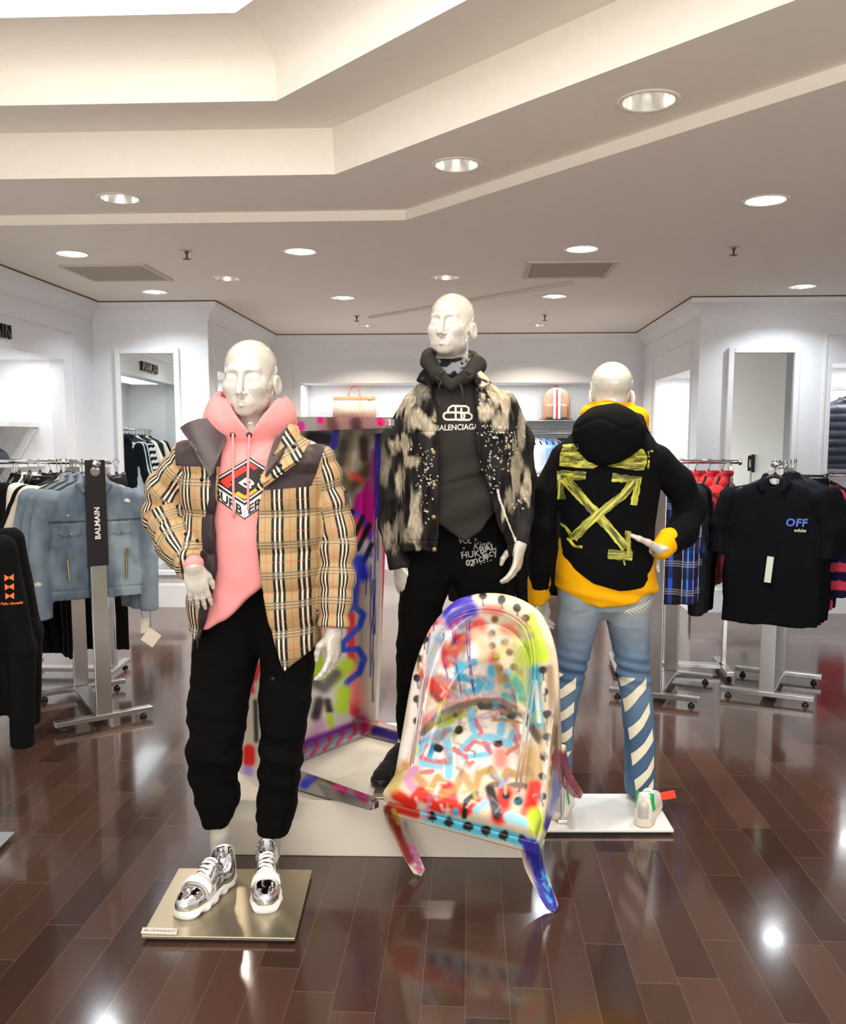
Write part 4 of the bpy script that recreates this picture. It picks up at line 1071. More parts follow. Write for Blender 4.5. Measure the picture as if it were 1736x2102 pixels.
# ---------------------------------------------------------------- the tall mannequin on the plinth: bleached denim jacket
PLZ = 0.213     # plinth top
def mannequin_middle():
    Y0 = 3.5
    base = Zp(862, 1600, PLZ)
    e = empty('mannequin', base, 'tallest white mannequin in bleach-splashed black denim jacket, standing on the white plinth', 'mannequin')
    w = lambda px, py, dy=0.0: np.array(W(px, py, Y0 + dy))
    c3 = lambda cx, cy: (740 + .3091 * cx, 590 + .3091 * cy)
    hc = w(925, 667, -.02); HR = frame_of(math.radians(-22), math.radians(-3))
    sl, sr, el, er_ = w(868, 832, .04), w(1006, 832, .04), w(812, 975, .06), w(1066, 975, .06)
    wl, wr = w(822, 1160, -.02), w(1066, 1118, -.06)
    kl, kr, al, ar = w(856, 1400, -.04), w(985, 1400, -.02), w(838, 1500, .06), w(990, 1540, .06)
    def body(P):
        d = head(P, hc, HR, .975)
        nb = w(928, 765, .04); d = smin(d, caps(P, hc + HR @ np.array((0, .03, -.05)), nb, .055, .062), .03)
        d = smin(d, chain(P, [sl, nb, sr], [.034, .066, .034], .04), .04)
        d = smin(d, ell(P, w(930, 890, .04), (.165, .10, .25)), .05); d = smin(d, ell(P, w(928, 1090, .05), (.14, .085, .15)), .06)
        d = smin(d, chain(P, [sl, el, wl], [.034, .034, .027], .01), .03); d = smin(d, chain(P, [sr, er_, wr], [.034, .034, .027], .01), .03)
        d = smin(d, chain(P, [w(880, 1150, .04), w(866, 1290, .03), w(850, 1420, .05), al, w(822, 1566, .02)], [.08, .052, .042, .034, .034], .02), .04)
        d = smin(d, chain(P, [w(975, 1150, .04), w(988, 1320, .0), w(990, 1450, .04), ar, w(990, 1590, .02)], [.08, .052, .042, .034, .034], .02), .04)
        d = smin(d, hand(P, wl, (.12, -.05, -1), (.6, -.5, 0), (.5, .8, 0), .25, .98), .012)
        d = smin(d, hand(P, wr, (-.08, -.05, -1), (-.5, -1, 0), (-1, .3, 0), .27, 1.0,
                         thumb=[(0.018, 0.008, 0.015), (0.030, 0.036, 0.036), (0.032, 0.050, 0.058), (0.030, 0.056, 0.080)]), .012)
        return d
    lo, hi = bnds([hc, w(790, 1000, .2), w(1100, 1000, -.25), w(822, 1566, -.1), w(990, 1590, .2)], .13)
    me, V = sdf_mesh('body', body, lo, hi, .0038 * QS); link('body', me, GLOSS, e)
    # patterned roll-neck collar
    ctop = w(930, 728, .02); cbot = w(926, 780, -.01)
    def roll(P):
        d = caps(P, ctop, cbot, .070, .088); d = smax(d, -caps(P, ctop + np.array((0, 0, .06)), cbot, .058, .07), .004)
        tilt = (P[:, 2] - ctop[2]) - (P[:, 0] - ctop[0]) * .12 + (P[:, 1] - ctop[1]) * -.25; d = smax(d, tilt, .006)
        return d + folds(P, .004, (14, 14, 8), 4)
    me, V = sdf_mesh('roll_neck', roll, *bnds([ctop, cbot], .12), .004 * QS)
    n = fbm(V.astype(f32), (38, 38, 55), 11, 3); c = np.where(n[:, None] > .28, np.array([lin((122, 124, 130))]), np.array([lin((24, 24, 28))])); vattr(me, 'Col', c)
    link('roll_neck', me, M_vcol('printed_jersey', .8, spec=.1), e)
    # hoodie
    GREYC = mat_cloth('charcoal_fleece', (50, 47, 44), .9, .12)
    htab = tabpx([(1110, 835, 1035, .0, .15), (1000, 850, 1030, .0, .155), (900, 850, 1030, .0, .155), (840, 850, 1025, .01, .14), (800, 868, 1000, .02, .11), (770, 885, 975, .03, .09), (745, 895, 965, .03, .08)], Y0)
    hem = sorted(xz([(820, 1020), (895, 1062), (925, 1090), (955, 1098), (985, 1082), (1020, 1050), (1060, 1030)], Y0 - .15))
    hood = [w(926, 792, -.125), w(897, 768, -.11), w(880, 742, -.03), w(884, 733, .09), w(928, 733, .13), w(965, 739, .09), w(979, 750, -.03), w(957, 772, -.11), w(926, 792, -.125)]
    def hoodie(P):
        d = loft(P, htab); d = smin(d, chain(P, hood, [.016, .023, .030, .036, .040, .036, .032, .023, .016], .014), .016)
        d = smin(d, ell(P, w(928, 780, .14), (.12, .06, .08)), .04)
        d = smax(d, -caps(P, w(928, 690, .02), w(926, 772, .0), .082, .078), .012)
        zh = np.interp(P[:, 0], [q[0] for q in hem], [q[1] for q in hem]); d = smax(d, (zh - P[:, 2]) * .8, .015)
        lo_ = w(0, 990)[2]
        pk = np.abs(P[:, 2] - (w(0, 985)[2] + (P[:, 0] - w(940, 0)[0]) * .25)); d = d + .008 * np.exp(-(pk / .012) ** 2) * (P[:, 1] < Y0)
        pouch = ss(P[:, 2], w(0, 975)[2], w(0, 1020)[2]) * (P[:, 1] < Y0); d = d - .010 * pouch
        return d + folds(P, .004, (9, 9, 6), 31) + .006 * np.sin((P[:, 2] * 1.2 - P[:, 0] * .5) * 42) * ss(P[:, 2], lo_ + .16, lo_ + .02)
    lo, hi = bnds([w(800, 720, .25), w(1060, 1110, -.25)], .02)
    me, V = sdf_mesh('hoodie', hoodie, lo, hi, .0048 * QS); hb = bvh_of(me); hd = link('hoodie', me, GREYC, e)
    def on(bv, px, py, off=.006):
        p = W(px, py, Y0); h = bv.ray_cast(Vector((p.x, Y0 - .8, p.z)), Vector((0, 1, 0))); return (h[0] if h[0] else Vector((p.x, Y0 - .16, p.z))) + Vector((0, -off, 0))
    st = M('drawstring_grey', (54, 50, 47), .8)
    for path in (((600, 560), (540, 575), (505, 610), (520, 625), (600, 575)), ((620, 560), (690, 575), (725, 600), (700, 615), (620, 575)), ((600, 565), (530, 640), (512, 720), (520, 800)), ((615, 565), (655, 660), (675, 780))):
        tube('drawstring', [smooth_pts([on(hb, *c3(*p), .006) for p in path], 4)], .0035, st, hd, 7)
    PW = M('print_pale', (206, 200, 190), .7)
    def q(pts): return xz([c3(*p) for p in pts], Y0 - .15)
    def rr(x0, y0, x1, y1, r, open_=None):
        pts = []
        for cx, cy, a0 in ((x1 - r, y0 + r, -90), (x1 - r, y1 - r, 0), (x0 + r, y1 - r, 90), (x0 + r, y0 + r, 180)):
            for k in range(7): a = math.radians(a0 + 15 * k); pts.append((cx + r * math.cos(a), cy + r * math.sin(a)))
        return pts + [pts[0]]
    segs = []
    for pts in (rr(552, 830, 690, 878, 23), [(655, 786), (610, 786), (588, 800), (578, 830)], [(632, 786), (632, 872)], rr(600, 786, 720, 832, 20)[:15] if False else [(632, 788), (700, 788), (718, 800), (720, 818), (706, 832), (650, 832)], [(655, 832), (722, 834), (740, 850), (738, 868), (722, 880), (650, 880)], [(670, 800), (670, 868)]):
        V2, F2 = stroke2(pts, 14); segs.append((q(V2), F2))
    decal('chest_print', merge2(*segs), hb, PW, hd, Y0 - .8, .012, .0014)
    V2, F2 = text_polys('BALENCIAGA', 1, .025, 0, 1.0); wd = max(v[0] for v in V2) - min(v[0] for v in V2); sc = 285 / wd
    decal('print_text', (q([(640 + x * sc, 931 - y * sc * 1.12 - (x * sc) * .035) for x, y in V2]), F2), hb, PW, hd, Y0 - .8, .012, .0016)
    # denim jacket
    jt = tabpx([(1150, 812, 1062, .02, .185), (1120, 812, 1062, .01, .185), (1080, 818, 1058, .0, .19), (1000, 822, 1060, .0, .195), (900, 822, 1060, .0, .19), (850, 822, 1056, .0, .18), (820, 828, 1046, .01, .165), (795, 852, 1022, .02, .14), (770, 878, 985, .03, .115), (745, 888, 975, .04, .10)], Y0)
    it = [(z, cx, cy, rx - .02, ry - .022) for z, cx, cy, rx, ry in jt]; it[0] = (it[0][0] - .05, *it[0][1:])
    SL = [w(852, 835, .02), w(815, 905, .05), w(805, 985, .06), w(808, 1070, .02), w(822, 1168, -.03)]
    SR = [w(1032, 832, .02), w(1062, 905, .05), w(1070, 985, .06), w(1066, 1060, .0), w(1062, 1118, -.05)]
    XL = zx([(888, 740), (885, 788), (899, 880), (900, 1000), (900, 1160)], Y0 - .17)
    XR = zx([(968, 740), (976, 790), (976, 899), (987, 961), (1012, 1038), (1027, 1078), (1044, 1115), (1051, 1160)], Y0 - .17)
    hemz = sorted(xz([(800, 1134), (816, 1134), (901, 1129), (930, 1120), (1044, 1142), (1052, 1140), (1068, 1125)], Y0 - .1))
    def sl_(P, pts, r):
        d = chain(P, pts, r, .03); a, b = A3(pts[-1]), A3(pts[-2]); ax = (b - a) / np.linalg.norm(b - a); return smax(d, -(P - a) @ ax, .006)
    def jacket(P):
        d = smax(loft(P, jt), -loft(P, it), .006); y = P[:, 1] - (Y0 + .02)
        op = np.maximum(np.maximum(polyx(P[:, 2], XL) - P[:, 0], P[:, 0] - polyx(P[:, 2], XR)), y); d = smax(d, -op, .006)
        zh = np.interp(P[:, 0], [q_[0] for q_ in hemz], [q_[1] for q_ in hemz]); d = smax(d, (zh - P[:, 2]) * .95, .006)
        d = smin(d, sl_(P, SL, [.058, .057, .055, .054, .046]), .012); d = smin(d, sl_(P, SR, [.058, .056, .054, .050, .042]), .012)
        fr = P[:, 1] < Y0                      # seams: yoke, waistband, pocket flaps, plackets
        zc = w(0, 888)[2] - (P[:, 0] - w(930, 0)[0]) * .10 * 0; tor = (P[:, 0] > w(835, 0)[0]) & (P[:, 0] < w(1062, 0)[0])
        s1 = np.exp(-((P[:, 2] - zc) / .005) ** 2); s2 = np.exp(-((P[:, 2] - (zh + .045)) / .004) ** 2)
        pl = np.exp(-((P[:, 0] - (polyx(P[:, 2], XL) - .062)) / .004) ** 2) * (P[:, 0] < w(905, 0)[0]); pr = np.exp(-((P[:, 0] - (polyx(P[:, 2], XR) + .06)) / .004) ** 2)
        d = d + .004 * np.maximum(np.maximum(s1, s2), np.maximum(pl, pr)) * fr * tor
        fl = fr & tor & (P[:, 2] < zc) & (P[:, 2] > zc - .085); px_ = np.abs(P[:, 0] - np.where(P[:, 0] < w(930, 0)[0], w(843, 0)[0] + .01, w(1035, 0)[0])); d = d - .006 * fl * (px_ < .055 - .25 * np.maximum(0, zc - .05 - P[:, 2]))
        return d + folds(P, .006, (8, 8, 9), 41) + .003 * folds(P, 1, (25, 25, 14), 42)
    lo, hi = bnds([w(765, 730, .28), w(1110, 1185, -.28)], .02)
    me, V = sdf_mesh('denim_jacket', jacket, lo, hi, .0042 * QS); V = V.astype(f32); jb = bvh_of(me)
    # bleach: pale splashes of fixed places, broken by streaky noise, and white specks
    s_ = (1 / .3091) * F / Y0
    pxy = np.array([PXa(x, Y0 - .12, z) for x, _, z in V]); cx = (pxy[:, 0] - 740) / .3091; cy = (pxy[:, 1] - 590) / .3091
    front = V[:, 1] < Y0 + .06
    st = fbm(V, (42, 42, 11), 51, 4); fine = fbm(V, (120, 120, 45), 52, 3)
    a = np.zeros(len(V), f32)
    for x, y, rx, ry, k in ((300, 760, 60, 150, .9), (400, 890, 95, 80, 1.0), (460, 940, 70, 40, .9), (270, 1040, 90, 65, .95), (350, 1150, 55, 55, .8), (255, 1310, 42, 120, 1.0), (365, 1500, 50, 180, 1.0), (240, 1600, 60, 120, .35),
                            (330, 1640, 60, 50, .6), (205, 1660, 55, 130, .75), (150, 1200, 35, 130, .35), (430, 600, 40, 60, .5), (800, 610, 55, 65, 1.0), (840, 830, 75, 75, 1.0), (930, 730, 110, 110, 1.0), (920, 880, 75, 95, 1.0), (985, 740, 70, 90, .6), (1040, 1240, 60, 170, .75),
                            (1085, 960, 40, 130, .6), (1125, 1330, 55, 120, .8), (990, 1400, 40, 100, .6), (1030, 1060, 40, 60, .4), (940, 1500, 20, 60, .8), (1000, 700, 70, 70, .5), (380, 700, 90, 90, .35)):
        dd = np.sqrt(((cx - x) / rx) ** 2 + ((cy - y) / ry) ** 2); a = np.maximum(a, k * ss(1.12 - dd + st * .55, 0.0, .62))
    a *= front; a = np.where(front, a, .7 * ss(fbm(V, (7, 7, 4), 55, 4), .1, .6))
    a = np.clip(a * (.82 + .35 * fine), 0, 1)
    c = (1 - a)[:, None] * np.array([lin((15, 13, 14))]) + a[:, None] * np.array([lin((196, 184, 160))])
    g = (np.clip(.5 + st * .6, 0, 1) * .028)[:, None] * np.array([[1, .95, .85]]); c = c + g * (1 - a)[:, None]
    rng = np.random.default_rng(5); spk = np.zeros(len(V), bool); scx, scy = [], []
    for x, y, rx, ry, n_ in ((900, 980, 160, 90, 110), (860, 1200, 60, 170, 90), (440, 1200, 80, 190, 90), (960, 1120, 120, 140, 70), (800, 720, 50, 60, 25), (1010, 1000, 100, 90, 50), (1060, 1430, 60, 60, 25), (430, 1480, 50, 100, 22), (470, 1290, 30, 40, 20)):
        for _ in range(int(n_ * .62)): scx.append(x + rng.normal() * rx * .5); scy.append(y + rng.normal() * ry * .5)
    P2 = np.stack([cx, cy], 1)
    for x, y in zip(scx, scy):
        r = 2.6 + 4.2 * rng.random() ** 3; m = (np.abs(cx - x) < r) & (np.abs(cy - y) < r) & front; m[m] = ((cx[m] - x) ** 2 + (cy[m] - y) ** 2) < r * r; spk |= m
    # frayed pale edge of the right front and stitching lines
    ed = front & (np.abs(V[:, 0] - polyx(V[:, 2], XR) - .034) < .004 + .003 * st) & (V[:, 2] < w(0, 1000)[2]); spk |= ed
    c[spk] = lin((222, 216, 204)); vattr(me, 'Col', c)
    jk = link('denim_jacket', me, M_vcol('bleached_denim', .85, bump=.3, bscale=500, spec=.1), e)
    BR = M('brass_button', (150, 125, 85), .35, .8)
    for q_ in ((487, 895), (481, 1093), (486, 1298), (482, 1500), (486, 1706), (962, 1062)):
        p = on(jb, *c3(*q_), .001); lathe('button', [(.0, -.004), (.007, -.0035), (.0095, -.001), (.0095, .003)], BR, jk, mtx=Matrix.Translation(p) @ Matrix.Rotation(-math.pi / 2, 4, 'X'), n=16)
    for poly in (((375, 622), (400, 570), (445, 520), (478, 560), (472, 700), (455, 660), (420, 640)), ((758, 562), (790, 552), (850, 620), (845, 655), (775, 688), (752, 640))):
        o = flap('collar', [c3(*p) for p in poly], Y0 - .1, jb, M_vcol('bleached_denim', .8), jk, .014, .009, .008, lift=lambda c_: (0, -.012, 0))
        cv = np.array([tuple(v.co) for v in o.data.vertices]) + np.array(base); nn = ss(fbm(cv.astype(f32), (22, 22, 14), 8, 3) + (.5 if poly[0][0] > 700 else -.1), .1, .4)
        vattr(o.data, 'Col', nn[:, None] * np.array([lin((190, 178, 152))]) + (1 - nn)[:, None] * np.array([lin((24, 21, 22))]))
    # trousers
    lt = tabpx([(1020, 850, 940, .04, .10), (1100, 832, 935, .03, .11), (1190, 822, 928, .03, .105), (1247, 818, 910, .03, .10), (1300, 816, 902, .02, .095), (1400, 814, 890, .02, .085), (1470, 814, 872, .04, .07), (1520, 818, 860, .06, .05)], Y0)
    rt = tabpx([(1020, 915, 1025, .04, .10), (1100, 925, 1045, .03, .11), (1190, 926, 1042, .03, .105), (1250, 945, 1036, .02, .10), (1330, 955, 1030, .0, .09), (1430, 960, 1025, .02, .08), (1500, 965, 1018, .04, .068), (1560, 970, 1012, .05, .05)], Y0)
    hp_ = tabpx([(1030, 850, 1020, .03, .11), (1085, 838, 1040, .03, .105), (1160, 828, 1040, .03, .105), (1185, 860, 1010, .03, .08)], Y0)
    def trousers(P): return smin(smin(loft(P, lt), loft(P, rt), .015), loft(P, hp_), .02) + folds(P, .006, (8, 8, 14), 61)
    lo, hi = bnds([w(800, 1025, .2), w(1060, 1580, -.18)], .01)
    me, V = sdf_mesh('trousers', trousers, lo, hi, .0055 * QS); tb = bvh_of(me); tr = link('trousers', me, mat_cloth('black_jersey', (9, 8, 9), .9), e)
    PG = M('print_grey', (150, 148, 145), .7); words = []
    for s, cx_, cy_, sz, an, b, sh in (('VOL', 700, 1700, 46, 0, .02, 0), ('X', 770, 1690, 34, 0, .0, 0), ('HUK', 735, 1790, 62, -8, .03, 0), ('King', 800, 1728, 62, -12, .0, .5), ('BAL', 850, 1750, 66, -18, .04, 0), ('nch', 800, 1820, 74, -18, .02, .1), ('ncy', 870, 1785, 70, -20, .02, 0), ('02', 732, 1848, 56, 0, .06, 0), ('= =', 690, 1760, 34, -80, 0, 0), ('- - - -', 840, 1838, 40, -18, .03, 0)):
        V2, F2 = text_polys(s, sz, b * sz * .6, sh); ca, sa_ = math.cos(math.radians(an)), math.sin(math.radians(an))
        words.append((q([(cx_ + x * ca + y * sa_, cy_ - y * ca + x * sa_) for x, y in V2]), F2))
    decal('thigh_print', merge2(*words), tb, PG, tr, Y0 - .8, .014, .0014)
    # boots
    SB = mat_cloth('black_knit', (30, 27, 25), .7, .2, .1, .5, 250)
    for ank, heel, toe in ((w(846, 1470, .03), Zp(850, 1560, PLZ), Zp(783, 1612, PLZ)), (w(992, 1520, .04), Zp(985, 1562, PLZ), Zp(985, 1628, PLZ))):
        hp, tp = np.array(heel), np.array(toe)
        def boot(P):
            d = chain(P, [ank, hp + (0, 0, .09), hp * .45 + tp * .55 + (0, 0, .055), tp + (0, 0, .035)], [.052, .048, .042, .034], .02)
            return smax(d, -(P[:, 2] - (PLZ + .012)), .01) + .003 * folds(P, 1, (30, 30, 30), 71)
        me, V = sdf_mesh('boot', boot, *bnds([ank, hp, tp], .09), .0045 * QS); bo = link('boot', me, SB, e)
        def so(P):
            d = np.minimum(caps(P, hp + (0, 0, .02), tp + (0, 0, .02), .046, .043), 9); return smax(smax(d, P[:, 2] - (PLZ + .034), .004), (PLZ + .006) - P[:, 2], .004)
        me, V = sdf_mesh('sole', so, *bnds([hp, tp], .07), .0045 * QS); link('sole', me, BLACKM, bo)
    z = PLZ + .008
    pl = base_plate(e, [Zp(765, 1637, z), Zp(1010, 1637, z), Zp(1002, 1563, z), Zp(779, 1563, z)], PLZ + .002, z, CHAMP)
    return e
mannequin_middle()
# ---------------------------------------------------------------- the mannequin seen from behind
def mannequin_right():
    Y0 = 3.72
    base = Zp(1255, 1670, 0)
    e = empty('mannequin', base, 'white mannequin seen from behind in black hooded jacket with yellow arrows, jeans and yellow hoodie', 'mannequin')
    w = lambda px, py, dy=0.0: np.array(W(px, py, Y0 + dy))
    c5 = lambda cx, cy: (1060 + .2617 * cx, 730 + .2617 * cy)
    c6 = lambda cx, cy: (1060 + .2569 * cx, 1200 + .2569 * cy)
    hc = w(1251, 806, -.0); HR = frame_of(math.radians(186), math.radians(2))
    sl, sr, el, er_ = w(1166, 942, -.01), w(1338, 942, -.01), w(1113, 1070, -.025), w(1420, 1045, .02)
    wl, wr = w(1106, 1222, .06), w(1356, 1130, -.13)
    kl, kr, al, ar = w(1163, 1420, .03), w(1305, 1430, .03), w(1157, 1610, -.02), w(1318, 1640, -.04)
    def body(P):
        d = head(P, hc, HR, .985)
        nb = w(1250, 880, -.03); d = smin(d, caps(P, hc + HR @ np.array((0, .03, -.05)), nb, .056, .062), .03)
        d = smin(d, chain(P, [sl, nb, sr], [.035, .07, .035], .04), .04)
        d = smin(d, ell(P, w(1248, 990, -.02), (.165, .10, .24)), .05); d = smin(d, ell(P, w(1240, 1190, -.0), (.14, .09, .115)), .06)
        d = smin(d, chain(P, [sl, el, wl], [.038, .032, .027], .01), .03); d = smin(d, chain(P, [sr, er_, wr], [.038, .032, .027], .01), .03)
        d = smin(d, chain(P, [w(1190, 1250), kl, w(1160, 1500, .0), al, w(1150, 1660, -.03)], [.075, .045, .036, .030, .032], .02), .04)
        d = smin(d, chain(P, [w(1290, 1250), kr, w(1312, 1530, -.02), ar, w(1322, 1672, -.04)], [.075, .048, .044, .032, .034], .02), .04)
        d = smin(d, hand(P, wl, (.06, .0, -1), (.5, .85, 0), (.9, -.3, 0), .28, .95), .012)
        d = smin(d, hand(P, wr, (-.25, .9, -.35), (-.8, -.3, .3), (-.3, .3, -.9), .35, 1.0, thumb=[(0.018, 0.0, 0.012), (0.026, 0.0, 0.02), (0.03, 0.0, 0.025), (0.03, 0.0, 0.028)]), .012)
        d = smin(d, chain(P, [w(1350, 1127, -.15), w(1330, 1114, -.185), w(1312, 1106, -.20), w(1296, 1099, -.20)], [.021, .0135, .0115, .0085], .008), .012)
        return d
    lo, hi = bnds([hc, w(1060, 1000, .25), w(1480, 1000, -.25), w(1150, 1665, .1)], .10); hi[2] = hc[2] + .14; lo[2] = .05
    me, V = sdf_mesh('body', body, lo, hi, .004 * QS); link('body', me, GLOSS, e)
    # yellow hoodie: collar, cuffs and hem show
    YEL = mat_cloth('yellow_fleece', (232, 168, 10), .85, .05)
    yt = tabpx([(1262, 1150, 1342, .0, .155), (1200, 1142, 1345, .0, .16), (1130, 1146, 1338, .0, .15), (1000, 1150, 1345, 0, .15), (930, 1160, 1340, .0, .14), (880, 1190, 1315, .0, .11), (850, 1204, 1304, .0, .095), (828, 1210, 1296, .0, .085)], Y0)
    yh = sorted(xz([(1120, 1140), (1149, 1214), (1178, 1235), (1230, 1248), (1269, 1246), (1325, 1226), (1350, 1222)], Y0 - .12))
    def hoodie(P):
        d = loft(P, yt); d = smin(d, chain(P, [w(1222, 845, .06), w(1212, 850, -.02), w(1250, 846, -.09), w(1305, 862, -.04), w(1300, 858, .06)], [.03, .035, .04, .045, .035], .02), .02)
        d = smin(d, caps(P, w(1300, 870, -.07), w(1322, 885, -.05), .034, .02), .02)
        d = smax(d, -caps(P, w(1251, 790, .02), w(1251, 840, .01), .066, .062), .01)
        zh = np.interp(P[:, 0], [q[0] for q in yh], [q[1] for q in yh]); d = smax(d, (zh - P[:, 2]) * .9, .012)
        d = smin(d, chain(P, [w(1106, 1190, .05), w(1106, 1231, .06)], [.046, .045]), .005); d = smax(d, -caps(P, w(1106, 1225, .06), w(1106, 1260, .06), .038, .04), .004)
        ax = nrm(wr - er_); d = smin(d, chain(P, [wr - ax * .07, wr - ax * .012], [.052, .043]), .005)
        return d + folds(P, .0045, (9, 9, 12), 81) + .005 * np.sin(P[:, 2] * 95 + P[:, 0] * 18) * ss(P[:, 2], w(0, 1190)[2], w(0, 1215)[2]) * (P[:, 0] > w(1140, 0)[0])
    lo, hi = bnds([w(1060, 815, .28), w(1400, 1275, -.25)], .02)
    me, V = sdf_mesh('hoodie', hoodie, lo, hi, .005 * QS); link('hoodie', me, YEL, e)
    # black hooded jacket
    BLK = mat_cloth('black_velour', (7, 7, 9), .9, .15)
    jt = tabpx([(1230, 1146, 1340, .0, .165), (1175, 1146, 1338, .0, .17), (1080, 1146, 1340, .0, .165), (1000, 1142, 1352, .0, .165), (950, 1140, 1356, .0, .16), (920, 1144, 1350, .0, .15), (895, 1168, 1335, .0, .135), (870, 1195, 1312, .0, .115), (845, 1205, 1300, .0, .10)], Y0)
    jh = sorted(xz([(1120, 1100), (1149, 1133), (1178, 1170), (1217, 1196), (1269, 1211), (1322, 1209), (1337, 1193), (1350, 1180)], Y0 - .14))
    def hoodsdf(P):
        d = ell(P, w(1250, 890, -.15), (.145, .075, .115)); d = smin(d, chain(P, [w(1190, 880, -.05), w(1222, 858, -.12), w(1262, 852, -.13), w(1305, 868, -.10), w(1318, 890, -.04)], [.03, .034, .036, .036, .03], .02), .03)
        d = smin(d, ell(P, w(1246, 925, -.165), (.075, .05, .06)), .03)
        cr = np.exp(-((P[:, 2] - w(0, 872)[2] - .02 * np.sin(P[:, 0] * 30)) / .008) ** 2)
        return d + .0025 * cr
    SLs, SRs = [w(1158, 940, -.01), w(1122, 1010, -.02), w(1112, 1080, -.03), w(1108, 1150, .02), w(1106, 1206, .05)], [w(1348, 945, -.01), w(1392, 990, .0), w(1417, 1042, .02), w(1400, 1092, -.05), w(1372, 1120, -.11)]
    def sl_(P, pts, r):
        d = chain(P, pts, r, .03); a, b = A3(pts[-1]), A3(pts[-2]); ax = (b - a) / np.linalg.norm(b - a); return smax(d, -(P - a) @ ax, .006)
    def jacket(P):
        d = loft(P, jt); zh = np.interp(P[:, 0], [q[0] for q in jh], [q[1] for q in jh]); d = smax(d, (zh - P[:, 2]) * .95, .01)
        d = smin(d, hoodsdf(P), .012)
        d = smax(d, -caps(P, w(1251, 780, .02), w(1251, 835, .01), .088, .085), .01)
        d = smin(d, sl_(P, SLs, [.062, .054, .050, .048, .044]), .02); d = smin(d, sl_(P, SRs, [.064, .062, .064, .058, .050]), .02)
        return d + folds(P, .0035, (10, 10, 9), 91)
    lo, hi = bnds([w(1070, 830, .28), w(1475, 1240, -.3)], .02)
    me, V = sdf_mesh('hooded_jacket', jacket, lo, hi, .005 * QS); jb = bvh_of(me); jk = link('hooded_jacket', me, BLK, e)
    # brushed yellow arrows
    def paint(name, ang):
        t = NT(name); n = t.noise(1.0, 4, t.mapping(t.mapping(t.obj(), rot=(0, math.radians(ang), 0)), scale=(9, 20, 95)), .7)
        f = t.ramp(n, [(0.43, (0, 0, 0)), (0.60, (1, 1, 1))]).outputs[0]
        t.set(color=t.mix(f, lin((74, 74, 22)), lin((208, 206, 74))), rough=.55); return t.m
    PH, PV, PD, PE = paint('brush_yellow_flat', 0), paint('brush_yellow_upright', 90), paint('brush_yellow_falling', -50), paint('brush_yellow_rising', 50)
    rng = random.Random(3)
    def q(pts): return xz([c5(*p) for p in pts], Y0 - .15)
    def rough_stroke(pts, wd):
        P = []; n = 0
        for i in range(len(pts) - 1):
            a, b = pts[i], pts[i + 1]; k = max(2, int(math.hypot(b[0] - a[0], b[1] - a[1]) / 22))
            for j in range(k): P.append((a[0] + (b[0] - a[0]) * j / k, a[1] + (b[1] - a[1]) * j / k))
        P.append(pts[-1]); V2, F2 = stroke2(P, wd); V2 = [(x + rng.uniform(-5, 5), y + rng.uniform(-5, 5)) for x, y in V2]; return q(V2), F2
    def dd(parts, m, off):
        for p_ in parts: decal('painted_stroke', p_, jb, m, jk, Y0 - .8, .012, off)
    dd([(lambda p: (q(p), poly2(p)[1]))([(395, 700), (470, 690), (485, 745), (560, 830), (640, 862), (600, 888), (470, 880), (358, 868), (365, 780)]),
        (lambda p: (q(p), poly2(p)[1]))([(960, 725), (1000, 735), (1032, 790), (1025, 850), (1000, 897), (930, 900), (800, 880), (690, 862), (790, 835), (880, 790)]),
        rough_stroke([(1048, 750), (1046, 800)], 14), rough_stroke([(1045, 820), (1035, 890)], 16)], PH, .0012)
    dd([rough_stroke([(335, 938), (545, 942)], 66), rough_stroke([(745, 955), (975, 980)], 62), rough_stroke([(708, 1552), (905, 1572)], 72)], PH, .0012)
    dd([rough_stroke([(368, 940), (365, 1040), (372, 1132)], 58), rough_stroke([(945, 975), (912, 1168)], 56), rough_stroke([(868, 1372), (864, 1440), (880, 1560)], 46)], PV, .0018)
    dd([rough_stroke([(395, 965), (520, 1120), (640, 1260), (760, 1400), (850, 1505)], 72)], PD, .0022)
    dd([rough_stroke([(905, 985), (830, 1090), (700, 1190), (560, 1310), (455, 1440)], 66)], PE, .003)
    dd([
        rough_stroke([(365, 1325), (410, 1360), (455, 1452)], 20), rough_stroke([(418, 1440), (470, 1500), (522, 1506)], 24), rough_stroke([(828, 1600), (835, 1640)], 14)], PD, .0022)
    V2, F2 = text_polys('TM', 22, .6); decal('printed_mark', (q([(1075 + x, 752 - y) for x, y in V2]), F2), jb, M('print_yellow_dull', (190, 188, 90), .7), jk, Y0 - .8, .012, .0015)
    # jeans
    lt = tabpx([(1190, 1148, 1245, .0, .12), (1226, 1146, 1243, .0, .13), (1277, 1141, 1226, .0, .12), (1328, 1142, 1212, .01, .10), (1385, 1136, 1197, .02, .088), (1431, 1133, 1187, .01, .082), (1483, 1140, 1179, -.0, .076), (1534, 1148, 1174, -.01, .07), (1622, 1144, 1170, -.02, .064)], Y0)
    rt = tabpx([(1190, 1235, 1335, .0, .12), (1226, 1238, 1334, .0, .13), (1277, 1246, 1331, .0, .12), (1316, 1255, 1330, .01, .10), (1367, 1265, 1331, .02, .088), (1418, 1273, 1336, .01, .082), (1508, 1282, 1343, -.01, .08), (1570, 1283, 1344, -.02, .078), (1638, 1284, 1344, -.03, .074)], Y0)
    hp_ = tabpx([(1190, 1150, 1334, .0, .12), (1245, 1152, 1330, .0, .12), (1266, 1195, 1285, .0, .06)], Y0)
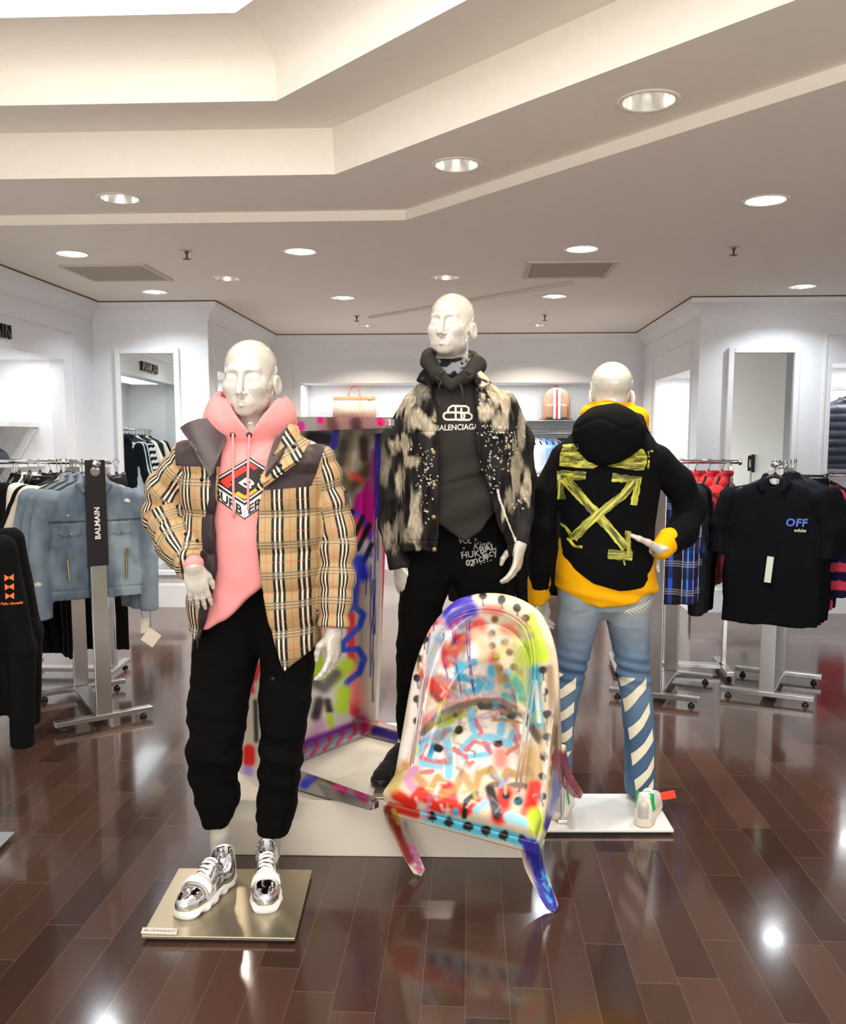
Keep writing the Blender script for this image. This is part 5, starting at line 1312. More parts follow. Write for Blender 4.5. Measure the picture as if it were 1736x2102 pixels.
    def jeans(P):
        d = smin(smin(loft(P, lt), loft(P, rt), .014), loft(P, hp_), .016); kz = w(0, 1370)[2]; band = np.exp(-((P[:, 2] - kz) / .06) ** 2)
        d = d + folds(P, .004, (9, 9, 12), 95) + .006 * band * np.sin(P[:, 2] * 130 + P[:, 0] * 25)
        inn = np.minimum(caps(P, w(1157, 1600, -.02), w(1157, 1660, -.02), .030, .032), caps(P, w(1314, 1610, -.03), w(1314, 1660, -.03), .052, .058)); return smax(d, -inn, .004)
    lo, hi = bnds([w(1125, 1195, .2), w(1355, 1655, -.2)], .01)
    me, V = sdf_mesh('jeans', jeans, lo, hi, .0048 * QS); V = V.astype(f32)
    n = fbm(V, (5, 5, 3.5), 97, 4); up = ss(V[:, 2], w(0, 1360)[2], w(0, 1210)[2])
    c0, c1, c2_ = np.array([lin((72, 98, 130))]), np.array([lin((114, 139, 164))]), np.array([lin((158, 164, 167))])
    f = np.clip(.45 + n * .6, 0, 1)[:, None]; c = c0 * (1 - f) + c1 * f; u = (up * np.clip(.75 + n * .4, 0, 1))[:, None]; c = c * (1 - u) + c2_ * u
    vattr(me, 'Col', c); tb = bvh_of(me); jn = link('jeans', me, M_vcol('washed_denim', .85, spec=.1, bump=.35, bscale=700), e)
    CRM = M('stripe_cream', (232, 224, 200), .75)
    def q6(pts): return xz([c6(*p) for p in pts], Y0 - .07)
    stripes = []
    for p in ([(855, 748), (950, 748), (858, 842)], [(1038, 748), (1035, 835), (975, 905), (885, 1040), (872, 940), (940, 850)], [(1060, 940), (1066, 1020), (1010, 1120), (908, 1245), (898, 1155), (985, 1060)], [(1082, 1145), (1088, 1235), (1020, 1330), (922, 1440), (915, 1350), (1010, 1250)],
              [(1090, 1355), (1090, 1445), (1045, 1520), (942, 1632), (932, 1545), (1030, 1455)], [(1085, 1535), (1080, 1610), (1030, 1632), (1040, 1590)],
              [(320, 712), (380, 722), (298, 800), (300, 745)], [(475, 740), (472, 830), (300, 955), (285, 905), (380, 820)], [(460, 935), (455, 1020), (318, 1125), (310, 1060)], [(447, 1130), (440, 1210), (345, 1290), (338, 1215)], [(435, 1325), (425, 1345), (372, 1420), (362, 1345)]):
        stripes.append((q6(p), poly2(p)[1]))
    for p_ in stripes: decal('printed_stripe', p_, tb, CRM, jn, Y0 - .8, .012, .0015)
    DS = M('stitch_grey', (120, 130, 140), .8); pk = []
    for pts in ([(360, 110), (365, 165), (430, 220), (540, 190), (555, 150)], [(372, 150), (432, 200), (530, 178)]): V2, F2 = stroke2(pts, 6); pk.append((q6(V2), F2))
    decal('pocket_stitching', merge2(*pk), tb, DS, jn, Y0 - .8, .014, .0012)
    net = [(lambda p: (q6(p), poly2(p)[1]))([(830, 185), (1058, 100), (1050, 165), (980, 220), (900, 205)])]
    decal('net_pocket', net[0], tb, M('net_ground', (150, 152, 150), .8), jn, Y0 - .8, .012, .0012)
    ln = []
    for k in range(9):
        a = (838 + k * 28, 182 - k * 10); ln.append([a, (a[0] + 60, min(220, a[1] + 34 + k * 2))]); ln.append([(a[0] + 30, a[1] - 10), (max(838, a[0] - 20), min(205, a[1] + 38))])
    ps = []
    for l in ln: V2, F2 = stroke2(l, 5); ps.append((q6(V2), F2))
    decal('net_pocket', merge2(*ps), tb, M('net_white', (222, 222, 216), .8), jn, Y0 - .8, .014, .002)
    # shoes, tag, plate, leg rod
    zp = .022
    s1 = sneaker(e, Zp(1318, 1700, zp), Zp(1340, 1640, zp), 'shoe', 'white'); s2 = sneaker(e, Zp(1146, 1686, zp), Zp(1158, 1632, zp), 'shoe', 'white')
    p0, p1 = W(1336, 1640, Y0 - .1), W(1358, 1633, Y0 - .12)
    tube('zip_tie', [smooth_pts([p0, W(1346, 1636, Y0 - .14), p1], 4)], .003, M('tag_orange', (240, 70, 40), .45), s1, 8)
    bm = bmesh.new(); bar(bm, W(1357, 1635, Y0 - .12), W(1386, 1630, Y0 - .13), .004, .034, .0015); link('security_tag', bm_mesh('t', bm), M('tag_orange', (240, 70, 40), .45), s1)
    p = Zp(1154, 1688, zp); bm = bmesh.new(); box(bm, p + Vector((0, 0, .008)), (.04, .03, .016), None, .003); bar(bm, p, p + Vector((0, .01, .16)), .012, .012, .003); link('support_rod', bm_mesh('r', bm), CHROME, e)
    pl = base_plate(e, [Zp(1085, 1704, zp), Zp(1383, 1704, zp), Zp(1339, 1629, zp), Zp(1108, 1629, zp)], .012, zp, M('plate_white_steel', (232, 232, 230), .3, .15))
    return e
mannequin_right()
# ================================================================== PLINTH, DESK, CHAIR
class Canvas:
    """a painter's canvas; colours are sprayed on it and then carried by the vertices of the painted thing"""
    def __init__(s, x0, y0, x1, y1, base, k=1.0, ox=0.0, oy=0.0, sc=1.0):
        s.k, s.x0, s.y0, s.ox, s.oy, s.sc = k, x0, y0, ox, oy, sc; w, h = int((x1 - x0) / k), int((y1 - y0) / k)
        s.X, s.Y = np.meshgrid(x0 + (np.arange(w) + .5) * k, y0 + (np.arange(h) + .5) * k); s.C = np.tile(np.array(lin(base)), (h, w, 1)); s.n = None
        r = np.random.default_rng(1); g = r.random((h // 9 + 3, w // 9 + 3)); yi, xi = np.arange(h) / 9, np.arange(w) / 9; a, b = yi.astype(int), xi.astype(int); fy, fx = (yi - a)[:, None], (xi - b)[None]
        s.n = (g[a][:, b] * (1 - fy) * (1 - fx) + g[a + 1][:, b] * fy * (1 - fx) + g[a][:, b + 1] * (1 - fy) * fx + g[a + 1][:, b + 1] * fy * fx) - .5
    def T(s, p): return s.ox + s.sc * p[0], s.oy + s.sc * p[1]
    def st(s, pts, w, rgb, soft=.5, al=1.0, rag=0.0):
        pts = [s.T(p) for p in (pts if isinstance(pts[0], (tuple, list)) else [pts])]; r = w * s.sc / 2; m = r * (1 + soft) + 3
        xs, ys = [p[0] for p in pts], [p[1] for p in pts]
        i0, i1 = max(0, int((min(ys) - m - s.y0) / s.k)), int((max(ys) + m - s.y0) / s.k) + 1; j0, j1 = max(0, int((min(xs) - m - s.x0) / s.k)), int((max(xs) + m - s.x0) / s.k) + 1
        X, Y, C = s.X[i0:i1, j0:j1], s.Y[i0:i1, j0:j1], s.C[i0:i1, j0:j1]
        if C.size == 0: return s
        D = np.full(X.shape, 1e9)
        for a, b in zip(pts, pts[1:] or pts):
            bx, by = b[0] - a[0], b[1] - a[1]; L = bx * bx + by * by
            t = np.clip(((X - a[0]) * bx + (Y - a[1]) * by) / L, 0, 1) if L > 0 else 0; D = np.minimum(D, np.hypot(X - a[0] - t * bx, Y - a[1] - t * by))
        D = D + s.n[i0:i1, j0:j1] * rag * r * 2
        A = (1 - np.clip((D - r * (1 - soft)) / max(r * 2 * soft, .8), 0, 1)); A = (A * A * (3 - 2 * A) * al)[..., None]; C[:] = C * (1 - A) + np.array(lin(rgb)) * A; return s
    def at(s, px, py):
        j = np.clip((px - s.x0) / s.k - .5, 0, s.C.shape[1] - 1.001); i = np.clip((py - s.y0) / s.k - .5, 0, s.C.shape[0] - 1.001); a, b = i.astype(int), j.astype(int); fi, fj = (i - a)[:, None], (j - b)[:, None]
        return s.C[a, b] * (1 - fi) * (1 - fj) + s.C[a + 1, b] * fi * (1 - fj) + s.C[a, b + 1] * (1 - fi) * fj + s.C[a + 1, b + 1] * fi * fj
def px_np(V):
    h = V[:, 2] - CH; d = V[:, 1] * cT - h * sT; u = V[:, 1] * sT + h * cT; return CX + F * V[:, 0] / d, CY - F * u / d

# plinth
a, b = Zp(452, 1755, 0), Zp(1096, 1762, 0); dv = Vector((.05, .93, 0))
bm = bmesh.new(); cs = [a, b, b + dv, a + dv]; lo = [bm.verts.new(v) for v in cs]; hi = [bm.verts.new(v + Vector((0, 0, PLZ))) for v in cs]
bm.faces.new(lo[::-1]); bm.faces.new(hi)
for i in range(4): bm.faces.new((lo[i], lo[(i + 1) % 4], hi[(i + 1) % 4], hi[i]))
bmesh.ops.bevel(bm, geom=bm.edges[:], offset=.003, segments=2, affect='EDGES')
tag(link('display_plinth', bm_mesh('p', bm), M('plinth_white', (218, 210, 196), .35, bump=.03), None, (a + b) / 2 + dv / 2), 'low white display plinth under the graffiti desk and the tall mannequin', 'plinth')

# desk standing on its end
def grid_box(name, O, ax, ay, az, dx, dy, dz, h, taper=None):
    """box from O along three unit axes, with its faces finely divided; taper: far end scale of y,z along x"""
    O, ax, ay, az = (np.array(q, float) for q in (O, ax, ay, az)); n = [max(1, int(math.ceil(q / h))) for q in (dx, dy, dz)]
    V, Fs = [], []
    def face(o, e1, e2, n1, n2, flip):
        b = len(V)
        for i in range(n1 + 1):
            for j in range(n2 + 1): V.append(o + e1 * i / n1 + e2 * j / n2)
        for i in range(n1):
            for j in range(n2):
                q = (b + i * (n2 + 1) + j, b + (i + 1) * (n2 + 1) + j, b + (i + 1) * (n2 + 1) + j + 1, b + i * (n2 + 1) + j + 1); Fs.append(q[::-1] if flip else q)
    X, Y_, Z_ = np.array((dx, 0, 0.)), np.array((0, dy, 0.)), np.array((0, 0, dz)); o = np.zeros(3)
    face(o, X, Y_, n[0], n[1], True); face(Z_, X, Y_, n[0], n[1], False); face(o, X, Z_, n[0], n[2], False); face(Y_, X, Z_, n[0], n[2], True); face(o, Y_, Z_, n[1], n[2], True); face(X, Y_, Z_, n[1], n[2], False)
    V = np.array(V)
    if taper:
        t = V[:, 0] / dx; s = 1 + (taper - 1) * t; V[:, 1] = (V[:, 1] - dy / 2) * s + dy / 2; V[:, 2] = (V[:, 2] - dz / 2) * s + dz / 2
    V = O + V[:, :1] * ax + V[:, 1:2] * ay + V[:, 2:3] * az
    me = mesh_np(name, V, np.array(Fs), False); bm = bmesh.new(); bm.from_mesh(me); bmesh.ops.remove_doubles(bm, verts=bm.verts, dist=1e-5); bm.to_mesh(me); bm.free(); return me
def desk():
    N = Vector((-.715, 3.4625, PLZ + .0005)); a_ = Vector((.612, .791, 0)); n_ = Vector((.791, -.612, 0)); z_ = Vector((.045, 0, .999)); Wd, Ht, Lg = .705, 1.41, .655
    e = empty('writing_desk', N + a_ * .3, 'spray-painted silver writing desk standing on its end on the white plinth', 'desk')
    c = Canvas(470, 800, 830, 1690, (206, 200, 192), 1.0); s = c.st
    # ground tones of the panel
    s([(710, 930), (730, 1010)], 80, (136, 120, 88), .9, .8); s([(690, 1260), (690, 1500)], 120, (206, 200, 196), .8); s([(640, 1300), (640, 1480)], 60, (214, 206, 196), .8)
    s([(735, 900), (740, 1460)], 34, (150, 130, 104), .9, .7); s([(510, 1200), (512, 1560)], 40, (206, 196, 176), .6)
    # black and olive cloud at the top, blue strokes, gold faces
    s([(640, 898), (670, 900)], 36, (24, 22, 22), .6); s([(700, 930), (685, 955)], 40, (96, 84, 54), .8, .8); s([(690, 885), (686, 915)], 16, (38, 48, 190), .3)
    for p in ((716, 900), (735, 905), (728, 945)): s(p, 40, (120, 106, 74), .7)
    s([(735, 890), (730, 1000)], 20, (196, 184, 164), .8, .8); s([(705, 910), (700, 950)], 18, (62, 54, 40), .7); s([(745, 905), (748, 940)], 18, (74, 62, 44), .7); s([(690, 970), (720, 1000), (760, 960)], 26, (92, 78, 44), .7)
    s([(722, 975), (740, 985)], 14, (216, 80, 66), .6)
    # magenta sweep
    s([(765, 1000), (720, 1090)], 34, (188, 20, 130), .25); s([(750, 1030), (745, 1090)], 46, (196, 22, 138), .25); s([(700, 1020), (715, 1090)], 18, (214, 52, 60), .5); s([(770, 930), (765, 1000)], 20, (150, 60, 120), .7)
    # roundel with black dashes
    s([(740, 1060), (758, 1100), (760, 1140)], 10, (50, 58, 190), .6); s([(690, 1052), (730, 1055), (755, 1085)], 16, (56, 60, 196), .6); s([(725, 1080), (735, 1130)], 40, (220, 84, 90), .6); s([(748, 1120), (740, 1160)], 26, (210, 206, 220), .6)
    for q in (((744, 1062), (730, 1095)), ((758, 1078), (742, 1110), (734, 1128)), ((762, 1118), (750, 1145), (738, 1165)), ((722, 1050), (718, 1062))): s(list(q), 11, (22, 20, 28), .3)
    s([(735, 1150), (745, 1180)], 30, (40, 52, 190), .6); s([(732, 1185), (728, 1240)], 16, (44, 50, 180), .5)
    # blue snake, red bar, green cross
    s([(720, 1262), (722, 1420)], 18, (214, 40, 44), .45); s([(722, 1420), (728, 1460)], 22, (214, 52, 60), .6); s([(722, 1380), (732, 1430)], 34, (232, 140, 140), .8, .7)
    s([(706, 1260), (728, 1245), (746, 1262), (738, 1285), (706, 1318), (702, 1334), (735, 1332), (748, 1352), (738, 1380), (712, 1400), (706, 1430)], 13, (48, 70, 186), .35)
    for q in (((640, 1360), (668, 1400)), ((712, 1366), (690, 1390)), ((705, 1420), (700, 1452)), ((650, 1352), (652, 1380))): s(list(q), 30, (176, 212, 40), .5)
    s([(645, 1400), (665, 1412), (690, 1384)], 24, (92, 90, 86), .7); s([(655, 1440), (648, 1470)], 22, (40, 38, 38), .6); s([(672, 1440), (676, 1458)], 16, (34, 32, 34), .6); s([(676, 1470), (680, 1490)], 14, (176, 212, 40), .5)
    s([(655, 1490), (640, 1530)], 30, (176, 60, 160), .8, .5)
    # drips
    for x, y0, y1, cl in ((770, 880, 1300, (34, 30, 130)), (776, 880, 1150, (34, 30, 130)), (761, 1160, 1390, (42, 36, 110)), (766, 1190, 1440, (42, 36, 110)), (731, 1200, 1255, (60, 60, 110)), (752, 1180, 1220, (44, 30, 70))): s([(x, y0), (x - 1, y1)], 3.2, cl, .3)
    s([(778, 885), (777, 1060)], 12, (44, 38, 160), .3); s([(789, 1110), (787, 1455)], 9, (222, 34, 96), .25)
    # red blob of the near edge, purple foot
    s([(511, 1540), (511, 1562)], 26, (222, 30, 26), .35); s((509, 1585), 22, (150, 130, 210), .8); s([(520, 1390), (528, 1370)], 22, (214, 40, 34), .4); s([(516, 1400), (518, 1420)], 10, (214, 40, 34), .5); s([(524, 1440), (526, 1520)], 10, (40, 36, 34), .7)
    s([(620, 1528), (742, 1482)], 16, (128, 30, 150), .7); s((742, 1480), 30, (170, 30, 110), .8)
    c2 = Canvas(470, 800, 1000, 1690, (170, 164, 158), 1.0); t = c2.st      # legs and aprons
    for x in range(600, 760, 13): t([(x, 1566 - (x - 600) * .42), (x + 12, 1552 - (x - 600) * .42), (x + 10, 1535 - (x - 600) * .42)], 7, (216, 66, 112) if (x // 13) % 2 else (150, 176, 220), .2)
    t([(760, 1482), (800, 1500)], 26, (222, 190, 184), .6); t([(770, 1500), (840, 1520)], 22, (50, 34, 130), .5); t((748, 1490), 26, (196, 40, 110), .7); t([(760, 1475), (790, 1480)], 10, (220, 70, 60), .7)
    t([(625, 1610), (645, 1590)], 22, (60, 70, 200), .5); t([(690, 1610), (705, 1620)], 20, (226, 40, 140), .5); t([(735, 1628), (750, 1640)], 16, (216, 60, 150), .5); t([(660, 1590), (680, 1605)], 14, (96, 70, 64), .8); t([(620, 1572), (640, 1584)], 14, (226, 100, 120), .7)
    for q in ((657, 857), (618, 872), (780, 862)): t([q, (q[0] + .5, q[1] + 6)], 15, (226, 40, 150), .25)
    for q in ((634, 866), (700, 875)): pass
    for q in ((678, 843), (722, 846), (758, 848)): t(q, 9, (170, 40, 60), .3)
    for q in ((690, 845), (733, 848), (745, 850), (652, 840)): t(q, 9, (214, 40, 140), .3)
    t([(780, 848), (800, 850)], 14, (60, 168, 186), .2); t([(600, 838), (800, 866)], 2, (222, 96, 190), .4); t([(680, 862), (684, 880)], 22, (112, 104, 98), .6); t([(730, 866), (732, 880)], 24, (96, 84, 92), .6); t([(603, 850), (604, 880)], 16, (84, 78, 76), .6)
    PMET = M_vcol('painted_metal_panel', .3, .0); LMET = M_vcol('painted_metal_leg', .16, .75)
    def put(name, me, cv, mat, par):
        V = np.array([tuple(v.co) for v in me.vertices]); x, y = px_np(V); vattr(me, 'Col', cv.at(x, y)); return link(name, me, mat, par)
    put('desk_top', grid_box('t', N - n_ * .03, a_, n_, z_, Wd, .03, Ht, .006), c, PMET, e)
    put('apron', grid_box('a', N, n_, a_, z_, .10, .022, Ht, .008), c, PMET, e); put('apron', grid_box('a', N + a_ * (Wd - .022), n_, a_, z_, .10, .022, Ht, .008), c, PMET, e)
    put('apron', grid_box('a', N + a_ * .022, n_, a_, z_, .09, Wd - .044, .026, .006), c2, LMET, e); put('apron', grid_box('a', N + a_ * .022 + z_ * (Ht - .026), n_, a_, z_, .09, Wd - .044, .026, .006), c2, LMET, e)
    for u in (0, Wd - .062):
        for zz in (0, Ht - .062):
            l = put('leg', grid_box('l', N + a_ * u + z_ * zz, n_, a_, z_, Lg, .062, .062, .008, .58), c2, LMET, e)
            boxes('leg_cap', [(tuple(N + a_ * (u + .031) + z_ * (zz + .031) + n_ * (Lg + .008)), (.016, .026, .026), Matrix((n_, a_, z_)).transposed())], CHROME, l, bev=.003)
desk()

# graffiti chair, tipped forward with its back legs raised
def chair():
    yaw = math.radians(-26); tilt = math.radians(-25); anchor = Vector((.1185, 2.925, .203)); mp = Vector((0, 0, .30))
    MT = Matrix.Translation(anchor) @ Matrix.Rotation(yaw, 4, 'Z') @ Matrix.Rotation(math.radians(3.5), 4, 'Y') @ Matrix.Rotation(-tilt, 4, 'X') @ Matrix.Translation(-mp)
    foot = (Zp(862, 1795, 0) + Zp(1135, 1868, 0)) / 2; e = empty('upholstered_chair', foot, 'graffiti-painted rounded-back chair tipped forward against the white plinth', 'chair')
    def plan(P):
        w_ = np.interp(P[:, 1], [-.02, .10, .30], [.288, .284, .275]); d1 = np.maximum(np.abs(P[:, 0]) - w_, -P[:, 1]); q = np.sqrt((P[:, 0] / .275) ** 2 + (np.maximum(P[:, 1] - .27, 0) / .268) ** 2); d2 = (q - 1) * .27
        return np.where(P[:, 1] > .27, d2, d1)
    ZT = [(-.02, .345), (.04, .365), (.12, .43), (.20, .55), (.30, .70), (.40, .825), (.48, .90), (.56, .925)]
    lean = lambda P: np.stack([P[:, 0], P[:, 1] - .10 * np.maximum(0, P[:, 2] - .42), P[:, 2]], 1)
    def frame(P):
        Q = lean(P); d2 = plan(Q); zt = np.interp(Q[:, 1], [a for a, _ in ZT], [b for _, b in ZT]); th = .043
        wall = np.abs(d2 + th) - th; d = smax(smax(wall, (Q[:, 2] - zt) * .72, .035), .305 - Q[:, 2], .012)
        rail = smax(smax(d2 + .004, Q[:, 2] - .356, .01), .30 - Q[:, 2], .008); return smin(d, rail, .008)
    def pad(P):            # inner back upholstery, a little proud with a welt round it
        Q = lean(P); d2 = plan(Q); zt = np.interp(Q[:, 1], [a for a, _ in ZT], [b for _, b in ZT]) - .045; e_ = .22 * np.maximum(0, Q[:, 2] - .44); wall = np.abs(d2 + .088 + .5 * e_) - (.014 + .5 * e_)
        return smax(smax(wall, (Q[:, 2] - zt) * .72, .016), .36 - Q[:, 2], .01)
    def seat(P):
        d2 = plan(P); cr = .425 + .030 * np.clip(1 - (P[:, 0] / .27) ** 2, 0, 1) * np.clip(1 - ((P[:, 1] - .26) / .32) ** 2, 0, 1)
        return smax(smax(d2 + np.interp(P[:, 1], [.08, .26], [.008, .088]), P[:, 2] - cr, .04), .35 - P[:, 2], .012)
    c = Canvas(760, 1195, 1240, 1895, (222, 204, 178), 1.0, 740, 1190, .3378); s = c.st
    LB, CY_, RD_, GO, BK, PK, LM, VI, BR, WT = (136, 206, 232), (54, 172, 206), (222, 48, 32), (198, 160, 100), (34, 30, 30), (226, 116, 130), (186, 214, 48), (66, 52, 180), (116, 92, 50), (244, 236, 226)
    s([(620, 300), (640, 650)], 420, WT, .6); s([(900, 300), (900, 600)], 260, (214, 196, 164), .7)
    s([(340, 600), (330, 900), (250, 1050)], 70, (232, 224, 216), .4); s([(1120, 420), (1150, 700), (1160, 1000), (1150, 1250)], 110, (206, 184, 152), .5); s([(1180, 900), (1180, 1250)], 40, (104, 84, 60), .6); s([(1090, 900), (1090, 1250)], 26, (150, 120, 82), .7, .7)  # dark brown bands at the right edge are shadow lines put into the colour
    s([(450, 250), (540, 150), (670, 105)], 64, VI, .25); s([(700, 110), (880, 100), (1000, 190)], 46, (226, 204, 178), .5); s([(560, 250), (660, 190)], 120, VI, .45); s([(420, 330), (390, 560), (370, 900)], 14, (90, 50, 140), .5)
    s([(1030, 230), (1085, 360), (1110, 470)], 66, LM, .45); s([(980, 320), (1020, 420), (1030, 500)], 110, LM, .5); s([(960, 480), (980, 600), (990, 740)], 70, (170, 186, 80), .8, .7)
    s([(720, 270), (640, 350), (560, 430)], 90, RD_, .6, .9); s([(590, 360), (560, 480), (600, 520)], 70, (176, 60, 46), .6); s([(500, 380), (520, 520)], 50, (210, 70, 50), .6); s([(390, 570), (430, 640), (520, 690)], 80, (206, 60, 46), .5); s([(440, 690), (500, 750)], 50, (150, 60, 50), .6)
    s([(760, 180), (840, 190)], 60, (224, 92, 76), .7, .8); s([(880, 300), (940, 310)], 70, (222, 100, 78), .7, .8); s((800, 470), 80, (216, 96, 64), .6); s([(420, 460), (440, 560)], 34, (150, 200, 216), .6); s([(480, 330), (440, 470)], 30, (110, 170, 206), .7, .8)
    s([(690, 500), (600, 530), (590, 590), (700, 610), (745, 610), (700, 680), (640, 690)], 52, CY_, .45); s([(795, 540), (790, 640), (760, 690)], 50, CY_, .5); s([(900, 560), (890, 640)], 50, (100, 186, 206), .5); s([(1060, 560), (1050, 700), (1070, 860)], 90, (54, 160, 180), .5); s([(870, 710), (920, 720)], 50, CY_, .4); s([(960, 640), (980, 720)], 50, (60, 168, 150), .6)
    for q in ((815, 240), (797, 325), (798, 402), (822, 470), (842, 540), (875, 380), (905, 440), (930, 530), (880, 600)): s(q, 46, BR, .45)
    for q in (((505, 300), (500, 470), (530, 600)), ((556, 270), (575, 480), (605, 650), (622, 765)), ((640, 220), (650, 450), (672, 620), (696, 730)), ((660, 220), (664, 480), (690, 680), (708, 745)), ((575, 280), (580, 500))): s(list(q), 8, (52, 34, 150), .35)
    for x in range(930, 1030, 11): s([(x, 380 + (x % 30)), (x + 14, 640 + (x % 47) * 3)], 4, (146, 150, 46), .4)
    s([(380, 880), (470, 800), (580, 755), (700, 728)], 56, PK, .6); s([(700, 725), (860, 735)], 26, (206, 60, 110), .6)
    s([(480, 260), (430, 420), (420, 560)], 60, (190, 196, 206), .7, .7); s([(600, 420), (540, 470)], 60, (196, 80, 60), .7, .8); s([(700, 330), (760, 420), (740, 480)], 70, (206, 190, 150), .7, .8); s([(480, 600), (560, 640)], 60, (176, 84, 66), .7, .8)
    s([(560, 700), (640, 740)], 50, (226, 150, 160), .7); s([(760, 690), (840, 720)], 40, (200, 210, 214), .7); s([(640, 380), (620, 470)], 30, (90, 60, 60), .7, .7); s([(830, 520), (850, 620)], 40, (186, 150, 90), .7, .8); s([(930, 600), (960, 660)], 50, (60, 150, 130), .6)
    s([(1150, 540), (1170, 800), (1175, 1150)], 46, (122, 98, 66), .7, .8); s([(1060, 620), (1085, 860)], 26, (222, 226, 226), .6); s([(360, 950), (330, 1010)], 50, (236, 160, 180), .6)  # the brown band paints shading onto the right rim
    # cushion
    s([(560, 900), (700, 840), (900, 900)], 260, WT, .4); s([(500, 1050), (900, 1050)], 300, WT, .5)
    s([(380, 930), (470, 830), (600, 770), (720, 742), (850, 742), (1000, 830), (1080, 960)], 50, (120, 104, 84), .5); s([(1000, 830), (1085, 980)], 40, (92, 76, 62), .6); s([(490, 880), (570, 835), (690, 790)], 46, LM, .5); s([(430, 880), (560, 820), (610, 800)], 34, (150, 130, 46), .5); s((575, 822), 34, (66, 46, 30), .4)
    s([(730, 765), (850, 780), (920, 830)], 44, (40, 40, 26), .4, 1, .4); s([(860, 810), (940, 800)], 34, (110, 98, 50), .5); s([(690, 795), (660, 790)], 30, (206, 90, 140), .6)
    s([(340, 1040), (420, 960), (540, 925)], 60, LB, .4); s([(520, 960), (540, 1080), (535, 1190)], 52, LB, .4); s([(380, 1110), (480, 1125)], 60, LB, .4); s([(610, 1040), (700, 950), (800, 960), (900, 1000), (930, 930)], 50, LB, .4); s([(860, 850), (850, 930)], 50, LB, .4); s([(670, 800), (690, 910)], 54, LB, .4); s([(620, 1080), (780, 1060)], 34, LB, .5); s([(440, 1010), (420, 1080)], 30, (90, 180, 220), .5)
    for q in (((400, 1005), (372, 1075), (440, 1110), (510, 1100)), ((640, 1030), (690, 980), (760, 1000), (790, 1050)), ((700, 855), (735, 930), (720, 945)), ((570, 1030), (640, 1080)), ((940, 950), (945, 1010), (890, 1060)), ((370, 1170), (440, 1160))): s(list(q), 26, (222, 104, 116), .3, .9, .7)
    for q, r in (((600, 915), 52), ((473, 1025), 52), ((835, 1000), 46)): s(q, r, BK, .3, 1, .5)
    s([(930, 880), (1000, 1030)], 24, (236, 170, 170), .5); s([(800, 855), (880, 850), (980, 870)], 16, GO, .5)
    s([(850, 1060), (850, 1110)], 90, (230, 110, 90), .8, .8); s([(1030, 1060), (1050, 1200)], 120, (206, 172, 118), .7)
    s([(340, 1190), (420, 1290), (470, 1200), (560, 1300), (620, 1180), (690, 1290), (720, 1180), (790, 1150), (850, 1250), (890, 1160), (950, 1190)], 46, GO, .5)
    s([(220, 1310), (310, 1370), (360, 1290), (480, 1400), (530, 1260), (570, 1390), (640, 1400), (700, 1350)], 76, RD_, .45); s([(880, 1290), (840, 1440)], 100, RD_, .45); s([(1060, 1260), (1020, 1420)], 90, RD_, .5); s([(470, 1320), (560, 1280)], 40, (196, 130, 70), .6)
    s([(700, 1300), (640, 1345), (630, 1440)], 34, BK, .4); s([(785, 1270), (830, 1430)], 58, (38, 26, 24), .4); s((882, 1312), 48, BK, .25); s((958, 1345), 54, BK, .25); s([(800, 1245), (900, 1240), (1000, 1255)], 34, (96, 80, 66), .5, .8)
    s([(900, 1440), (1010, 1480)], 60, LB, .5); s([(700, 1400), (760, 1350)], 40, LB, .6); s((575, 1410), 44, (90, 170, 210), .4); s([(330, 1150), (280, 1210), (310, 1260)], 50, (214, 150, 190), .6); s([(230, 1180), (190, 1260)], 80, (176, 152, 60), .6, .8); s((270, 1130), 60, (196, 130, 80), .7)
    s([(330, 1060), (350, 1020)], 20, LM, .5); s([(1060, 1440), (1070, 1500)], 110, (196, 218, 60), .5)
    s([(180, 1380), (340, 1425)], 60, (176, 44, 30), .5); s([(400, 1435), (640, 1500), (900, 1560), (1020, 1600)], 74, (86, 186, 212), .4)
    for q in ((430, 1440), (535, 1468), (655, 1497), (760, 1526), (870, 1553), (985, 1580)): s(q, 58, BK, .25, 1, .35); s([q, (q[0] + 8, q[1] + 34)], 7, BK, .3)
    s([(1210, 1120), (1190, 1300), (1140, 1500)], 60, VI, .4); s([(990, 1590), (1060, 1640)], 40, VI, .5)
    for q in ((740, 97), (855, 122), (950, 172), (1005, 236), (440, 250), (385, 362), (350, 480), (343, 600), (345, 725), (342, 862), (1108, 550), (1117, 682), (1130, 815), (1132, 957), (1117, 1075), (1105, 1190), (1103, 1318)):
        s(q, 50, (44, 38, 36), .25, 1, .25); s([q, (q[0] + 4, q[1] + 60)], 6, (44, 38, 36), .3)
    rg = random.Random(11); pal = [LB, CY_, RD_, GO, PK, WT, BR, (214, 150, 120), (150, 110, 150), (236, 220, 190), (90, 80, 70), LM]
    for _ in range(120):
        x, y = rg.uniform(380, 1060), rg.uniform(200, 1420); an = rg.uniform(0, 6.3); L_ = rg.uniform(20, 80); cl = rg.choice(pal)
        s([(x, y), (x + L_ * math.cos(an), y + L_ * math.sin(an)), (x + L_ * math.cos(an + .6) * 1.4, y + L_ * math.sin(an + .6) * 1.4)], rg.uniform(10, 34), cl, .7, rg.uniform(.25, .6), .5)
    for _ in range(26):
        t_ = rg.random(); x, y = (rg.uniform(330, 400), rg.uniform(350, 1000)) if t_ < .4 else (rg.uniform(1090, 1175), rg.uniform(480, 1280)); s([(x, y), (x + rg.uniform(-8, 8), y + rg.uniform(30, 90))], rg.uniform(10, 26), rg.choice([(150, 124, 88), (244, 238, 230), (110, 90, 66), (206, 178, 140), (90, 84, 84)]), .7, .6)
